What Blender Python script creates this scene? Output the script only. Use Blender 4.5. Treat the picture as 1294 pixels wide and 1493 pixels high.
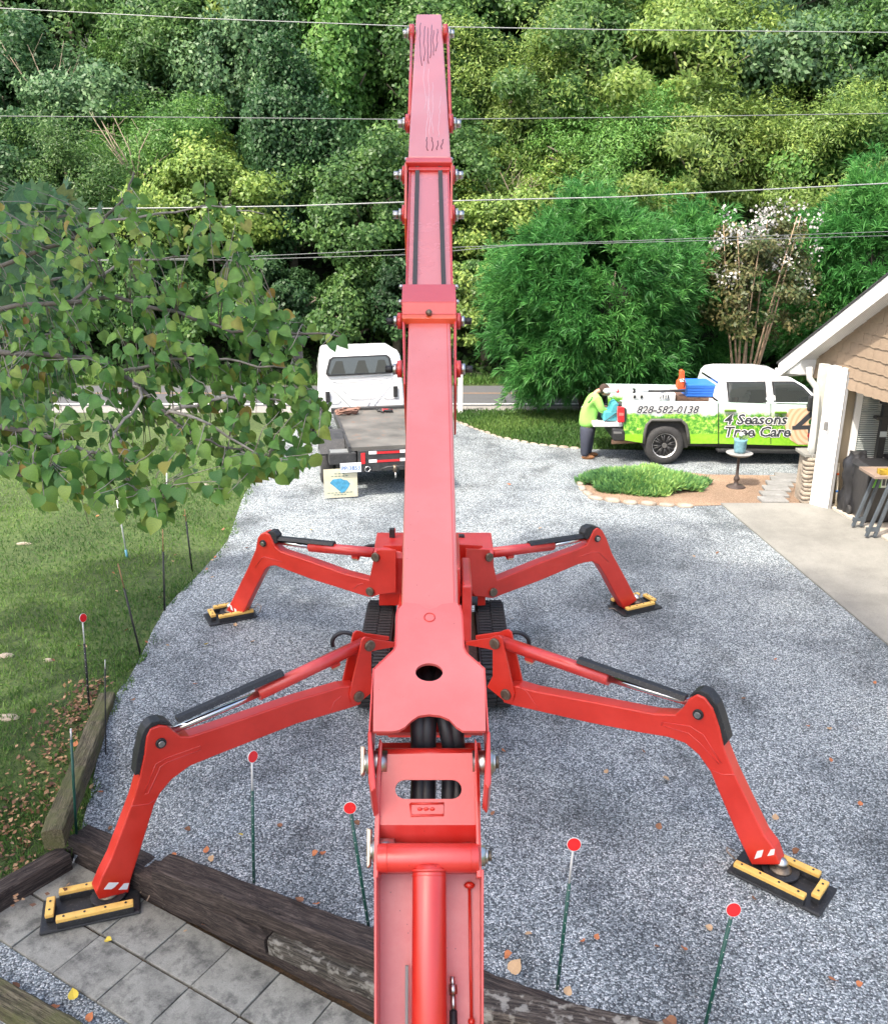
import bpy, bmesh, math, random
import numpy as np
from mathutils import Vector, Matrix
random.seed(7); rng = np.random.default_rng(7)
R = math.radians
for o in list(bpy.data.objects): bpy.data.objects.remove(o)
SC = bpy.context.scene
COL = SC.collection

# ---------------------------------------------------------------- camera, sky, sun, exposure
CAM_H, PITCH, FPX = 5.3, 18.8, 1300.0
cam_data = bpy.data.cameras.new('camera'); cam = bpy.data.objects.new('camera', cam_data); COL.objects.link(cam)
cam.location = (0, 0, CAM_H); cam.rotation_euler = (R(90 - PITCH), 0, 0)
cam_data.sensor_fit = 'HORIZONTAL'; cam_data.sensor_width = 36; cam_data.lens = 36 * FPX / 1294
cam_data.clip_start = 0.05; cam_data.clip_end = 1500
SC.camera = cam

SUN_VEC = Vector((-1.0, -1.0, 2.15)).normalized()       # towards the sun: behind and left of the camera
world = bpy.data.worlds.new('World'); SC.world = world; world.use_nodes = True
wn = world.node_tree; wn.nodes.clear()
sky = wn.nodes.new('ShaderNodeTexSky'); sky.sky_type = 'NISHITA'; sky.sun_disc = False
sky.sun_elevation = math.asin(SUN_VEC.z); sky.sun_rotation = R(225)
sky.air_density = 1.0; sky.dust_density = 5.0; sky.ozone_density = 0.2
bg = wn.nodes.new('ShaderNodeBackground'); bg.inputs['Strength'].default_value = 0.15
wo = wn.nodes.new('ShaderNodeOutputWorld')
wn.links.new(sky.outputs[0], bg.inputs[0]); wn.links.new(bg.outputs[0], wo.inputs[0])

sd = bpy.data.lights.new('sun', 'SUN'); sd.energy = 2.25; sd.angle = R(1.2); sd.color = (1.0, 0.93, 0.82)
sun = bpy.data.objects.new('sun', sd); COL.objects.link(sun)
sun.rotation_euler = SUN_VEC.to_track_quat('Z', 'Y').to_euler(); sun.location = (-20, -20, 43)

SC.view_settings.view_transform = 'Standard'; SC.view_settings.look = 'None'
SC.view_settings.gamma = 1; SC.view_settings.use_curve_mapping = False
SC.view_settings.exposure = 1.6
SC.cycles.max_bounces = 6; SC.cycles.diffuse_bounces = 3; SC.cycles.glossy_bounces = 3
SC.cycles.transmission_bounces = 4; SC.cycles.transparent_max_bounces = 4
SC.cycles.caustics_reflective = False; SC.cycles.caustics_refractive = False

# ---------------------------------------------------------------- surveying helpers: where things stand
_p = R(PITCH); FW = Vector((0, math.cos(_p), -math.sin(_p))); UP = Vector((0, math.sin(_p), math.cos(_p)))
EYE = Vector((0, 0, CAM_H))
def ray(px, py): return FW + Vector((1, 0, 0)) * ((px - 647) / FPX) - UP * ((py - 746.5) / FPX)
def G(px, py, z=0.0):                                   # point at height z
    r = ray(px, py); return EYE + r * ((z - CAM_H) / r.z)
def PY(px, py, Y):                                      # point on the plane y = Y
    r = ray(px, py); return EYE + r * (Y / r.y)
def PD(px, py, d): return EYE + ray(px, py) * d         # point at depth d
def PP(px, py, p0, n):                                  # point on a plane
    r = ray(px, py); return EYE + r * ((p0 - EYE).dot(n) / r.dot(n))
def zz(s, ox, oy, pts): return [(x / s + ox, y / s + oy) for x, y in pts]

# ---------------------------------------------------------------- scene helpers
WL = {}                                                 # world location of every built object
def link(o, parent=None):
    COL.objects.link(o)
    if parent is not None:
        o.parent = parent; o.location = -WL[parent.name] if parent.name in WL else (0, 0, 0)
    WL[o.name] = Vector((0, 0, 0))
    return o
def tag(o, label=None, cat=None, group=None, kind=None):
    if label: o['label'] = label
    if cat: o['category'] = cat
    if group: o['group'] = group
    if kind: o['kind'] = kind
    return o
def thing(name, label, cat, loc=(0, 0, 0), group=None):
    o = bpy.data.objects.new(name, None); COL.objects.link(o); o.location = loc
    o.empty_display_size = .2
    WL[o.name] = Vector(loc)
    return tag(o, label, cat, group)
def copy_tree(o, parent=None):
    c = o.copy(); COL.objects.link(c)
    if parent: c.parent = parent
    for ch in list(o.children): copy_tree(ch, c)
    return c
def move(o, loc, rz=0, sc=None, rot=None):
    o.location = loc; o.rotation_euler = rot if rot else (0, 0, rz)
    if sc: o.scale = sc if hasattr(sc, '__len__') else (sc, sc, sc)
    return o

class MB:
    def __init__(s): s.v = []; s.f = []; s.sm = []
    def add(s, vs, fs, smooth=False):
        n = len(s.v); s.v += [tuple(v) for v in vs]; s.f += [tuple(i + n for i in f) for f in fs]; s.sm += [smooth] * len(fs); return s
    def box(s, c, size, rot=None):
        c = Vector(c); hx, hy, hz = size[0] / 2, size[1] / 2, size[2] / 2
        M = rot.to_matrix() if hasattr(rot, 'to_matrix') else (rot if rot is not None else Matrix.Identity(3))
        vs = [c + M @ Vector((x * hx, y * hy, z * hz)) for x in (-1, 1) for y in (-1, 1) for z in (-1, 1)]
        return s.add(vs, [(0, 1, 3, 2), (4, 6, 7, 5), (0, 4, 5, 1), (2, 3, 7, 6), (0, 2, 6, 4), (1, 5, 7, 3)])
    def bx(s, x0, x1, y0, y1, z0, z1): return s.box(((x0 + x1) / 2, (y0 + y1) / 2, (z0 + z1) / 2), (x1 - x0, y1 - y0, z1 - z0))
    def prism(s, pts, vec):                             # planar outline swept along vec
        n = len(pts); vec = Vector(vec); a = [Vector(p) for p in pts]; b = [p + vec for p in a]
        return s.add(a + b, [tuple(range(n)), tuple(range(2 * n - 1, n - 1, -1))] + [(i, i + n, (i + 1) % n + n, (i + 1) % n) for i in range(n)])
    def tube(s, pts, r, n=10, cap=True, smooth=True):
        pts = [Vector(p) for p in pts]; m = len(pts); rs = r if hasattr(r, '__len__') else [r] * m
        vs = []; prev = None
        for i, p in enumerate(pts):
            t = (pts[min(i + 1, m - 1)] - pts[max(i - 1, 0)]).normalized()
            if prev is None:
                u = t.orthogonal().normalized()
            else:
                u = (prev - t * prev.dot(t)); u = u.normalized() if u.length > 1e-6 else t.orthogonal().normalized()
            prev = u; w = t.cross(u)
            vs += [p + (u * math.cos(a) + w * math.sin(a)) * rs[i] for a in [2 * math.pi * k / n for k in range(n)]]
        fs = [(i * n + k, i * n + (k + 1) % n, (i + 1) * n + (k + 1) % n, (i + 1) * n + k) for i in range(m - 1) for k in range(n)]
        s.add(vs, fs, smooth)
        if cap:
            b = len(s.v) - len(vs)
            s.f += [tuple(b + k for k in range(n - 1, -1, -1)), tuple(b + (m - 1) * n + k for k in range(n))]; s.sm += [False, False]
        return s
    def cyl(s, a, b, r, n=16, r2=None): return s.tube([a, b], [r, r if r2 is None else r2], n)
    def ball(s, c, r, nu=14, nv=9, sc=(1, 1, 1), noise=0):
        c = Vector(c); vs = [c + Vector((0, 0, r * sc[2]))]
        for j in range(1, nv):
            for i in range(nu):
                a = math.pi * j / nv; b = 2 * math.pi * i / nu; k = r * (1 + random.uniform(-noise, noise))
                vs.append(c + Vector((k * sc[0] * math.sin(a) * math.cos(b), k * sc[1] * math.sin(a) * math.sin(b), k * sc[2] * math.cos(a))))
        vs.append(c - Vector((0, 0, r * sc[2])))
        fs = [(0, 1 + i, 1 + (i + 1) % nu) for i in range(nu)]
        for j in range(nv - 2):
            for i in range(nu): fs.append((1 + j * nu + i, 1 + (j + 1) * nu + i, 1 + (j + 1) * nu + (i + 1) % nu, 1 + j * nu + (i + 1) % nu))
        L = len(vs) - 1; fs += [(L, L - nu + (i + 1) % nu, L - nu + i) for i in range(nu)]
        return s.add(vs, fs, True)
    def build(s, name, m, parent=None, bevel=0, seg=2, solid=None, warp=None):
        me = bpy.data.meshes.new(name)
        vs = [tuple(warp(Vector(v))) for v in s.v] if warp else s.v
        me.from_pydata(vs, [], s.f); me.validate()
        bm = bmesh.new(); bm.from_mesh(me); bmesh.ops.recalc_face_normals(bm, faces=bm.faces); bm.to_mesh(me); bm.free()
        if len(me.polygons) == len(s.sm): me.polygons.foreach_set('use_smooth', s.sm)
        if m: me.materials.append(m)
        o = bpy.data.objects.new(name, me); link(o, parent)
        if bevel:
            b = o.modifiers.new('bevel', 'BEVEL'); b.width = bevel; b.segments = seg; b.limit_method = 'ANGLE'; b.angle_limit = R(35)
            b.harden_normals = False
        return o

def sheet(name, pts, m, z=None, parent=None, kind=None):
    from mathutils.geometry import tessellate_polygon
    vs = [Vector((p[0], p[1], (p[2] if len(p) > 2 else 0) if z is None else z)) for p in pts]
    tr = tessellate_polygon([vs])
    me = bpy.data.meshes.new(name); me.from_pydata([tuple(v) for v in vs], [], [tuple(t) for t in tr])
    bm = bmesh.new(); bm.from_mesh(me); bmesh.ops.recalc_face_normals(bm, faces=bm.faces)
    for f in bm.faces:
        if f.normal.z < 0: f.normal_flip()
    bm.to_mesh(me); bm.free(); me.materials.append(m)
    o = link(bpy.data.objects.new(name, me), parent)
    if kind: o['kind'] = kind
    return o
def text(name, s, size, loc, rot, m, parent, extrude=.002, offset=0, shear=0, align='CENTER', sx=1):
    c = bpy.data.curves.new(name, 'FONT'); c.body = s; c.size = size; c.extrude = extrude; c.offset = offset; c.shear = shear
    c.align_x = align; c.align_y = 'CENTER'; c.materials.append(m); c.resolution_u = 2
    tmp = bpy.data.objects.new(name, c); COL.objects.link(tmp); dg = bpy.context.evaluated_depsgraph_get()
    me = bpy.data.meshes.new_from_object(tmp.evaluated_get(dg)); me.name = name; bpy.data.objects.remove(tmp); bpy.data.curves.remove(c)
    if not me.materials: me.materials.append(m)
    o = link(bpy.data.objects.new(name, me), parent)
    o.location = Vector(o.location) + Vector(loc); o.rotation_euler = rot; o.scale = (sx, 1, 1)
    return o

# ---------------------------------------------------------------- materials
def nt(name):
    m = bpy.data.materials.new(name); m.use_nodes = True; t = m.node_tree
    return m, t, t.nodes['Principled BSDF']
def N(t, kind, **kw):
    n = t.nodes.new(kind)
    for k, v in kw.items():
        if k in n.inputs: n.inputs[k].default_value = v
        else: setattr(n, k, v)
    return n
def ramp(t, fac, stops):
    r = t.nodes.new('ShaderNodeValToRGB'); e = r.color_ramp.elements
    while len(e) < len(stops): e.new(.5)
    for q, (p, c) in zip(e, stops): q.position = p; q.color = (*c, 1) if len(c) == 3 else c
    if fac is not None: t.links.new(fac, r.inputs[0])
    return r
def coords(t, kind='Object', scale=(1, 1, 1)):
    c = N(t, 'ShaderNodeTexCoord'); mp = N(t, 'ShaderNodeMapping'); mp.inputs['Scale'].default_value = scale
    t.links.new(c.outputs[kind], mp.inputs[0]); return mp.outputs[0]
def mixc(t, f, a, b, mode='MIX'):
    m = t.nodes.new('ShaderNodeMix'); m.data_type = 'RGBA'; m.blend_type = mode
    for k, v in ((0, f), (6, a), (7, b)):
        if hasattr(v, 'links'): t.links.new(v, m.inputs[k])
        else: m.inputs[k].default_value = v if k == 0 else ((*v, 1) if len(v) == 3 else v)
    return m.outputs[2]
def bump(t, h, strength, dist, bsdf):
    b = N(t, 'ShaderNodeBump'); b.inputs['Strength'].default_value = strength; b.inputs['Distance'].default_value = dist
    t.links.new(h, b.inputs['Height']); t.links.new(b.outputs[0], bsdf.inputs['Normal']); return b
def plain(name, col, rough=.5, metal=0, var=.12, scale=6, bmp=0, coat=0, dirt=None, spec=.5):
    m, t, b = nt(name); co = coords(t)
    n = N(t, 'ShaderNodeTexNoise', Scale=scale, Detail=6.0, Roughness=.6); t.links.new(co, n.inputs[0])
    lo = tuple(c * (1 - var) for c in col); hi = tuple(min(1, c * (1 + var)) for c in col)
    r = ramp(t, n.outputs[0], [(.3, lo), (.7, hi)]); out = r.outputs[0]
    if dirt:
        n2 = N(t, 'ShaderNodeTexNoise', Scale=scale * 4, Detail=8.0, Roughness=.7); t.links.new(co, n2.inputs[0])
        rr = ramp(t, n2.outputs[0], [(.56, (0, 0, 0)), (.72, (1, 1, 1))]); out = mixc(t, rr.outputs[0], out, dirt)
    t.links.new(out, b.inputs['Base Color'])
    rn = ramp(t, n.outputs[0], [(.3, (rough * .85,) * 3), (.7, (min(1, rough * 1.2),) * 3)]); t.links.new(rn.outputs[0], b.inputs['Roughness'])
    b.inputs['Metallic'].default_value = metal; b.inputs['Coat Weight'].default_value = coat; b.inputs['Coat Roughness'].default_value = .15
    b.inputs['Specular IOR Level'].default_value = spec
    if bmp: bump(t, n.outputs[0], bmp, .01, b)
    return m
def leafmat(name, dark, mid, light, trans=.3, rough=.45, vary=.12):
    m, t, b = nt(name); a = N(t, 'ShaderNodeAttribute'); a.attribute_name = 'tint'
    r = ramp(t, a.outputs['Fac'], [(0, dark), (.5, mid), (1, light)])
    oi = N(t, 'ShaderNodeObjectInfo'); hs = N(t, 'ShaderNodeHueSaturation')
    mr = N(t, 'ShaderNodeMapRange'); mr.inputs[3].default_value = 1 - vary; mr.inputs[4].default_value = 1 + vary; t.links.new(oi.outputs['Random'], mr.inputs[0])
    t.links.new(mr.outputs[0], hs.inputs['Value']); t.links.new(r.outputs[0], hs.inputs['Color'])
    t.links.new(hs.outputs[0], b.inputs['Base Color']); b.inputs['Roughness'].default_value = rough; b.inputs['Specular IOR Level'].default_value = .35
    tr = N(t, 'ShaderNodeBsdfTranslucent'); t.links.new(hs.outputs[0], tr.inputs[0]); mx = N(t, 'ShaderNodeMixShader'); mx.inputs[0].default_value = trans
    t.links.new(b.outputs[0], mx.inputs[1]); t.links.new(tr.outputs[0], mx.inputs[2])
    t.links.new(mx.outputs[0], t.nodes['Material Output'].inputs[0]); return m

def red_paint(name, col=(.60, .014, .008), dust_sheen=.2, rough=.32, coat=.7, fade_sheen=.03):
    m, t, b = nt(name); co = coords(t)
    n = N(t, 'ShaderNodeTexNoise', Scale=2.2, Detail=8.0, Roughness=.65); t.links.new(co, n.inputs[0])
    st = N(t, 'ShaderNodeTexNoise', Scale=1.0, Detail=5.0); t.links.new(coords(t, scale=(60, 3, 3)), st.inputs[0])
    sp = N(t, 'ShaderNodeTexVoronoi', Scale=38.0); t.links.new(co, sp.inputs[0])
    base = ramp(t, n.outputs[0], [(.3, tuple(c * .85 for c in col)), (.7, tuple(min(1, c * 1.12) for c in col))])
    dm = ramp(t, n.outputs[0], [(.45, (0, 0, 0)), (.8, (dust_sheen,) * 3)])
    c0 = mixc(t, fade_sheen, base.outputs[0], (.80, .32, .25)); c1 = mixc(t, dm.outputs[0], c0, (.62, .30, .28))  # dust and chalky fading, plus sky sheen painted into the base colour
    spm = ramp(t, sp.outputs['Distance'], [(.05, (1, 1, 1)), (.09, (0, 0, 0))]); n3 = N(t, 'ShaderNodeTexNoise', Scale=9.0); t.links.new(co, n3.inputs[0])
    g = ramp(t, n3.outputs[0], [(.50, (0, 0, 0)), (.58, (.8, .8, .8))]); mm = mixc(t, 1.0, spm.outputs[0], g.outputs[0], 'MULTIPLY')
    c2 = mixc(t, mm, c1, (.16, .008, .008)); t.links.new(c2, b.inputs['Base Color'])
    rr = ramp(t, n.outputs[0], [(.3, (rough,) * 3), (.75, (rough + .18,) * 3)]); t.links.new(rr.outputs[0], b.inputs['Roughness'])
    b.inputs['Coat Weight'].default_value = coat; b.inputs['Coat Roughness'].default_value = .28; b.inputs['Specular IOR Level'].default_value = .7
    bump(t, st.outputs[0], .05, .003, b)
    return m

RED = red_paint('red_paint'); RED2 = red_paint('red_paint_leg', (.62, .022, .008), .05, .38, .5, 0)
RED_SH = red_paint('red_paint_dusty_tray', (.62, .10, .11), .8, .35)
BLACK = plain('black_plastic', (.02, .021, .023), .5, var=.3, scale=14, dirt=(.10, .095, .085))
RUBBER = plain('rubber', (.03, .03, .031), .75, var=.3, scale=20, dirt=(.13, .125, .115), bmp=.3)
STEEL = plain('steel', (.55, .54, .52), .32, 1, var=.2, scale=20)
DKSTEEL = plain('worn_steel', (.20, .16, .12), .45, .8, var=.35, scale=30)
CHROME = plain('chrome_rod', (.7, .7, .7), .15, 1, var=.05)
YEL = plain('yellow_rail', (.78, .48, .12), .55, var=.15, scale=12, dirt=(.35, .24, .10))
WHITE = plain('white_paint', (.80, .81, .80), .4, var=.04, scale=3)
WTRIM = plain('white_trim', (.78, .78, .76), .5, var=.05, scale=4, dirt=(.6, .6, .57))
GLASS, t, b = nt('dark_glass'); b.inputs['Base Color'].default_value = (.02, .03, .03, 1); b.inputs['Roughness'].default_value = .04; b.inputs['Specular IOR Level'].default_value = .9

def gravel_mat():
    m, t, b = nt('gravel'); co = coords(t)
    wn_ = N(t, 'ShaderNodeTexNoise', Scale=30.0, Detail=2.0); t.links.new(co, wn_.inputs[0])
    cow = mixc(t, .02, co, wn_.outputs['Color'], 'ADD')
    v = N(t, 'ShaderNodeTexVoronoi', Scale=70.0); v.feature = 'F1'; v.inputs['Randomness'].default_value = 1; t.links.new(cow, v.inputs[0])
    v2 = N(t, 'ShaderNodeTexVoronoi', Scale=120.0); t.links.new(cow, v2.inputs[0])
    sep = N(t, 'ShaderNodeSeparateColor'); t.links.new(v.outputs['Color'], sep.inputs[0])
    r = ramp(t, sep.outputs[0], [(0, (.09, .108, .115)), (.3, (.22, .255, .265)), (.62, (.40, .45, .46)), (.86, (.62, .67, .67)), (1, (.86, .89, .88))])
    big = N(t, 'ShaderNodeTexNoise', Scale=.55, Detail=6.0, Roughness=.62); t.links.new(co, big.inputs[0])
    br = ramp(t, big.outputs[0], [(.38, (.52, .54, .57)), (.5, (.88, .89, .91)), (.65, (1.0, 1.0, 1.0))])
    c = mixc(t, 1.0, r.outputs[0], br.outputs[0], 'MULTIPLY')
    gap = ramp(t, v.outputs['Distance'], [(.45, (1, 1, 1)), (.75, (.30, .30, .32))]); c = mixc(t, 1.0, c, gap.outputs[0], 'MULTIPLY')
    tan = N(t, 'ShaderNodeTexNoise', Scale=2.3, Detail=5.0, Roughness=.7); t.links.new(co, tan.inputs[0])
    tr_ = ramp(t, tan.outputs[0], [(.62, (0, 0, 0)), (.78, (.35, .35, .35))]); c = mixc(t, tr_.outputs[0], c, (.30, .26, .20))
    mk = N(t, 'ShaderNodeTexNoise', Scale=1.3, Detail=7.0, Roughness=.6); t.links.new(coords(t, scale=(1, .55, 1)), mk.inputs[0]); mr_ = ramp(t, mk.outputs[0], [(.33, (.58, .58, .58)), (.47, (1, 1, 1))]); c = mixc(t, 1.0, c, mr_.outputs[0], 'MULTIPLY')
    t.links.new(c, b.inputs['Base Color']); b.inputs['Roughness'].default_value = .8
    inv = N(t, 'ShaderNodeMath', operation='SUBTRACT'); inv.inputs[0].default_value = 1; t.links.new(v.outputs['Distance'], inv.inputs[1])
    ad = N(t, 'ShaderNodeMath', operation='MULTIPLY_ADD'); t.links.new(sep.outputs[1], ad.inputs[0]); ad.inputs[1].default_value = .8; t.links.new(inv.outputs[0], ad.inputs[2])
    bump(t, ad.outputs[0], .9, .012, b); return m
GRAVEL = gravel_mat()
def soil_mat(name, a, bcol, c3, sc=9):
    m, t, b = nt(name); co = coords(t)
    n = N(t, 'ShaderNodeTexNoise', Scale=float(sc), Detail=9.0, Roughness=.75); t.links.new(co, n.inputs[0])
    n2 = N(t, 'ShaderNodeTexNoise', Scale=.7, Detail=4.0); t.links.new(co, n2.inputs[0])
    r = ramp(t, n.outputs[0], [(.3, a), (.5, bcol), (.7, c3)])
    r2 = ramp(t, n2.outputs[0], [(.4, (.75, .75, .75)), (.6, (1, 1, 1))])
    t.links.new(mixc(t, 1.0, r.outputs[0], r2.outputs[0], 'MULTIPLY'), b.inputs['Base Color']); b.inputs['Roughness'].default_value = .95
    bump(t, n.outputs[0], .8, .03, b); return m
LAWN = soil_mat('lawn', (.032, .045, .014), (.06, .10, .024), (.12, .15, .042), 14)
HILL = soil_mat('hillside_soil', (.010, .013, .006), (.018, .026, .010), (.03, .045, .015), 3)
MULCH = soil_mat('tan_mulch', (.13, .08, .05), (.30, .20, .13), (.48, .36, .26), 40)
SOIL = soil_mat('leafy_soil', (.05, .035, .02), (.12, .08, .045), (.24, .14, .07), 25)
ASPH = plain('asphalt', (.085, .088, .092), .85, var=.25, scale=40)
def concrete_mat(name, col, sc=2.0, stain=(.12, .12, .11), speck=.5, lo=.47):
    m, t, b = nt(name); co = coords(t)
    n = N(t, 'ShaderNodeTexNoise', Scale=sc, Detail=10.0, Roughness=.7); t.links.new(co, n.inputs[0])
    f = N(t, 'ShaderNodeTexNoise', Scale=90.0, Detail=3.0); t.links.new(co, f.inputs[0])
    oi = N(t, 'ShaderNodeObjectInfo'); ad = N(t, 'ShaderNodeVectorMath', operation='ADD'); 
    t.links.new(co, ad.inputs[0]); t.links.new(oi.outputs['Location'], ad.inputs[1])
    n3 = N(t, 'ShaderNodeTexNoise', Scale=5.0, Detail=9.0, Roughness=.72); t.links.new(ad.outputs[0], n3.inputs[0])
    r = ramp(t, n.outputs[0], [(.35, tuple(c * .7 for c in col)), (.6, col)])
    s = ramp(t, n3.outputs[0], [(lo, (0, 0, 0)), (lo + .16, (.85, .85, .85))]); c = mixc(t, s.outputs[0], r.outputs[0], stain)
    sk = N(t, 'ShaderNodeTexNoise', Scale=30.0, Detail=8.0, Roughness=.8); t.links.new(ad.outputs[0], sk.inputs[0]); sq = ramp(t, sk.outputs[0], [(.58, (0, 0, 0)), (.68, (speck,) * 3)]); c = mixc(t, sq.outputs[0], c, tuple(q * .7 for q in stain))
    fr = ramp(t, f.outputs[0], [(.3, (.8, .8, .8)), (.7, (1.1, 1.1, 1.1))]); c = mixc(t, 1.0, c, fr.outputs[0], 'MULTIPLY')
    t.links.new(c, b.inputs['Base Color']); b.inputs['Roughness'].default_value = .85; bump(t, f.outputs[0], .25, .003, b); return m
PAVER = concrete_mat('paver_concrete', (.30, .30, .265), 3.0, (.085, .085, .078))
CONC = concrete_mat('driveway_concrete', (.25, .245, .22), .8, (.17, .165, .15), .15, .56)
STONE = concrete_mat('field_stone', (.40, .34, .27), 6.0, (.18, .15, .12))
def wood_mat(name, a, bcol, moss=None, lichen=None):
    m, t, b = nt(name); co = coords(t, scale=(1.6, 22, 22)); co2 = coords(t)
    n = N(t, 'ShaderNodeTexNoise', Scale=2.5, Detail=9.0, Roughness=.7); t.links.new(co, n.inputs[0])
    r = ramp(t, n.outputs[0], [(.34, tuple(c * .25 for c in a)), (.5, a), (.66, bcol)]); c = r.outputs[0]
    ck = N(t, 'ShaderNodeTexNoise', Scale=1.2, Detail=3.0); t.links.new(coords(t, scale=(1.2, 34, 34)), ck.inputs[0]); cr_ = ramp(t, ck.outputs[0], [(.47, (1, 1, 1)), (.495, (.12, .12, .12)), (.52, (1, 1, 1))]); c = mixc(t, 1.0, c, cr_.outputs[0], 'MULTIPLY')
    sf = N(t, 'ShaderNodeTexNoise', Scale=26.0, Detail=8.0, Roughness=.8); t.links.new(co2, sf.inputs[0]); sm = ramp(t, sf.outputs[0], [(.60, (0, 0, 0)), (.70, (.6, .6, .6))]); c = mixc(t, sm.outputs[0], c, tuple(min(1, q * 2.2) for q in bcol))
    n2 = N(t, 'ShaderNodeTexNoise', Scale=3.0, Detail=8.0, Roughness=.7); t.links.new(co2, n2.inputs[0])
    if moss: s = ramp(t, n2.outputs[0], [(.42, (0, 0, 0)), (.6, (.75, .75, .75))]); c = mixc(t, s.outputs[0], c, moss)
    if lichen:
        v = N(t, 'ShaderNodeTexVoronoi', Scale=16.0); t.links.new(co2, v.inputs[0]); n4 = N(t, 'ShaderNodeTexNoise', Scale=14.0, Detail=5.0); t.links.new(co2, n4.inputs[0])
        s = ramp(t, n4.outputs[0], [(.52, (0, 0, 0)), (.64, (.75, .75, .75))]); c = mixc(t, s.outputs[0], c, lichen)
    t.links.new(c, b.inputs['Base Color']); b.inputs['Roughness'].default_value = .9; hm_ = mixc(t, .5, n.outputs[0], sf.outputs[0]); bump(t, hm_, 1.0, .03, b); return m
TIE = wood_mat('dark_timber', (.050, .036, .030), (.12, .095, .08))
TIE_GREY = wood_mat('grey_timber', (.08, .07, .055), (.20, .185, .16), lichen=(.34, .33, .29))
TIE_MOSS = wood_mat('mossy_timber', (.12, .10, .06), (.26, .23, .15), moss=(.10, .11, .035))
TIE_LICH = wood_mat('lichen_timber', (.07, .055, .045), (.20, .17, .14), lichen=(.40, .38, .33))
BARK = plain('bark', (.14, .115, .09), .9, var=.4, scale=12, bmp=.8); PBARK = plain('pale_twig', (.30, .27, .23), .8, var=.35, scale=30)
def leaf_litter_color(name, col): return plain(name, col, .7, var=.3, scale=30)
# ================================================================ THE SETTING
PZ = -.40                                               # level of the sunken paver path
lawnL = [(400, 655), (383, 682), (355, 722), (332, 788), (312, 812), (285, 842), (258, 868), (240, 888), (222, 920), (205, 958), (190, 985), (172, 1008), (150, 1060), (118, 1150), (98, 1222)]
gL = [G(*p) for p in lawnL]
tie_back = [G(95, 1232), G(252, 1252), G(545, 1356), G(710, 1428), G(975, 1498)]
gR = [G(x, y) for x, y in [(661, 613), (676, 619), (700, 628), (730, 638), (770, 646), (815, 652), (860, 655), (930, 656)]]
SK = G(80, 1232, -.28)
def sink(x, y):
    s_ = max(0, min(1, 1.25 - math.hypot(x - SK.x, y - SK.y) / 1.5)); return -.30 * s_ * s_ * (3 - 2 * s_)
def carve(o, x0=-7, x1=-.5, y0=4.2, y1=9, st=.25):
    bm = bmesh.new(); bm.from_mesh(o.data)
    for ax, a, b in ((0, x0, x1), (1, y0, y1)):
        k = a
        while k < b:
            no = (1, 0, 0) if ax == 0 else (0, 1, 0); co = (k, 0, 0) if ax == 0 else (0, k, 0)
            bmesh.ops.bisect_plane(bm, geom=bm.verts[:] + bm.edges[:] + bm.faces[:], plane_co=co, plane_no=no); k += st
    for v in bm.verts: v.co.z += sink(v.co.x, v.co.y)
    bm.to_mesh(o.data); bm.free()
def strip(name, x0, x1, y0, y1, z, m, n=1, kind='structure'):
    return sheet(name, [(x0, y0), (x1, y0), (x1, y1), (x0, y1)], m, z, kind=kind)
# base ground: one lawn sheet reaching far out (sunk where the paver path lies lower)
path_dir = (G(1190 / 4.313 + 0, 1115 / 4.313 + 1180, PZ) - G(145 / 4.313, 500 / 4.313 + 1180, PZ)); path_dir.z = 0; path_dir.normalize()
path_nrm = Vector((-path_dir.y, path_dir.x, 0))         # towards the driveway
P0 = G(145 / 4.313, 500 / 4.313 + 1180, PZ)             # joint on the dividing line
TW = .512; TN = .455
front_line = lambda t: P0 + path_dir * t + path_nrm * .47   # foot of the timber wall
# ground sheets with a hole for the sunken part
a0 = front_line(.05); a1 = front_line(14) + path_nrm * 1.2
bl0, bl1 = G(98, 1240, -.30), G(-200, 1405, -.30); bdir = (bl1 - bl0).normalized()
carve(sheet('ground', [(-300, -300), (-300, 400), (300, 400), (300, -300), (12, -300), (12, a1.y), (a1.x, a1.y), (a0.x + .1, a0.y + .1), (bl0.x - .05, bl0.y + .05), (bl1.x + bdir.x * 9, bl1.y + bdir.y * 9), (bl1.x + bdir.x * 9, -300)], LAWN, -.02, kind='structure'))
sheet('lower_ground', [(-14, -14), (14, -14), (14, 7.5), (-14, 7.5)], SOIL, PZ - .06, kind='structure')
drive = gL[::-1] + [Vector((-4.0, 21.0, 0)), Vector((-3.2, 24.95, 0)), Vector((.2, 24.95, 0))] + gR + [Vector((14, 20.2, 0)), Vector((14, 16.2, 0)), Vector((6.4, 10.25, 0)), Vector((7.5, 3, 0)), Vector((a1.x, a1.y, 0))]
# timber back line: the gravel comes up to the wall
wl = [front_line(t) + path_nrm * o_ for t, o_ in ((9, .5), (6, .45), (4, .28), (2.4, .16), (1.3, .10), (1.2, .10), (.6, .10), (.1, .10))]
drive = drive + [Vector((p.x, p.y, 0)) for p in wl]
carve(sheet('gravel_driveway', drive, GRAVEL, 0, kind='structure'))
strip('road', -120, 120, 24.95, 28.0, -.008, ASPH)
rl = strip('road_edge_line', -120, 120, 25.15, 25.29, -.004, plain('road_paint', (.62, .62, .60), .7, var=.15, scale=9))
strip('road_centre_line', -120, 120, 26.75, 26.83, -.004, plain('worn_road_paint', (.30, .17, .08), .8, var=.3, scale=9))
strip('road_shoulder', -120, 120, 24.1, 24.96, -.014, plain('shoulder_grit', (.24, .23, .21), .95, var=.35, scale=50, bmp=.5))
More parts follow.
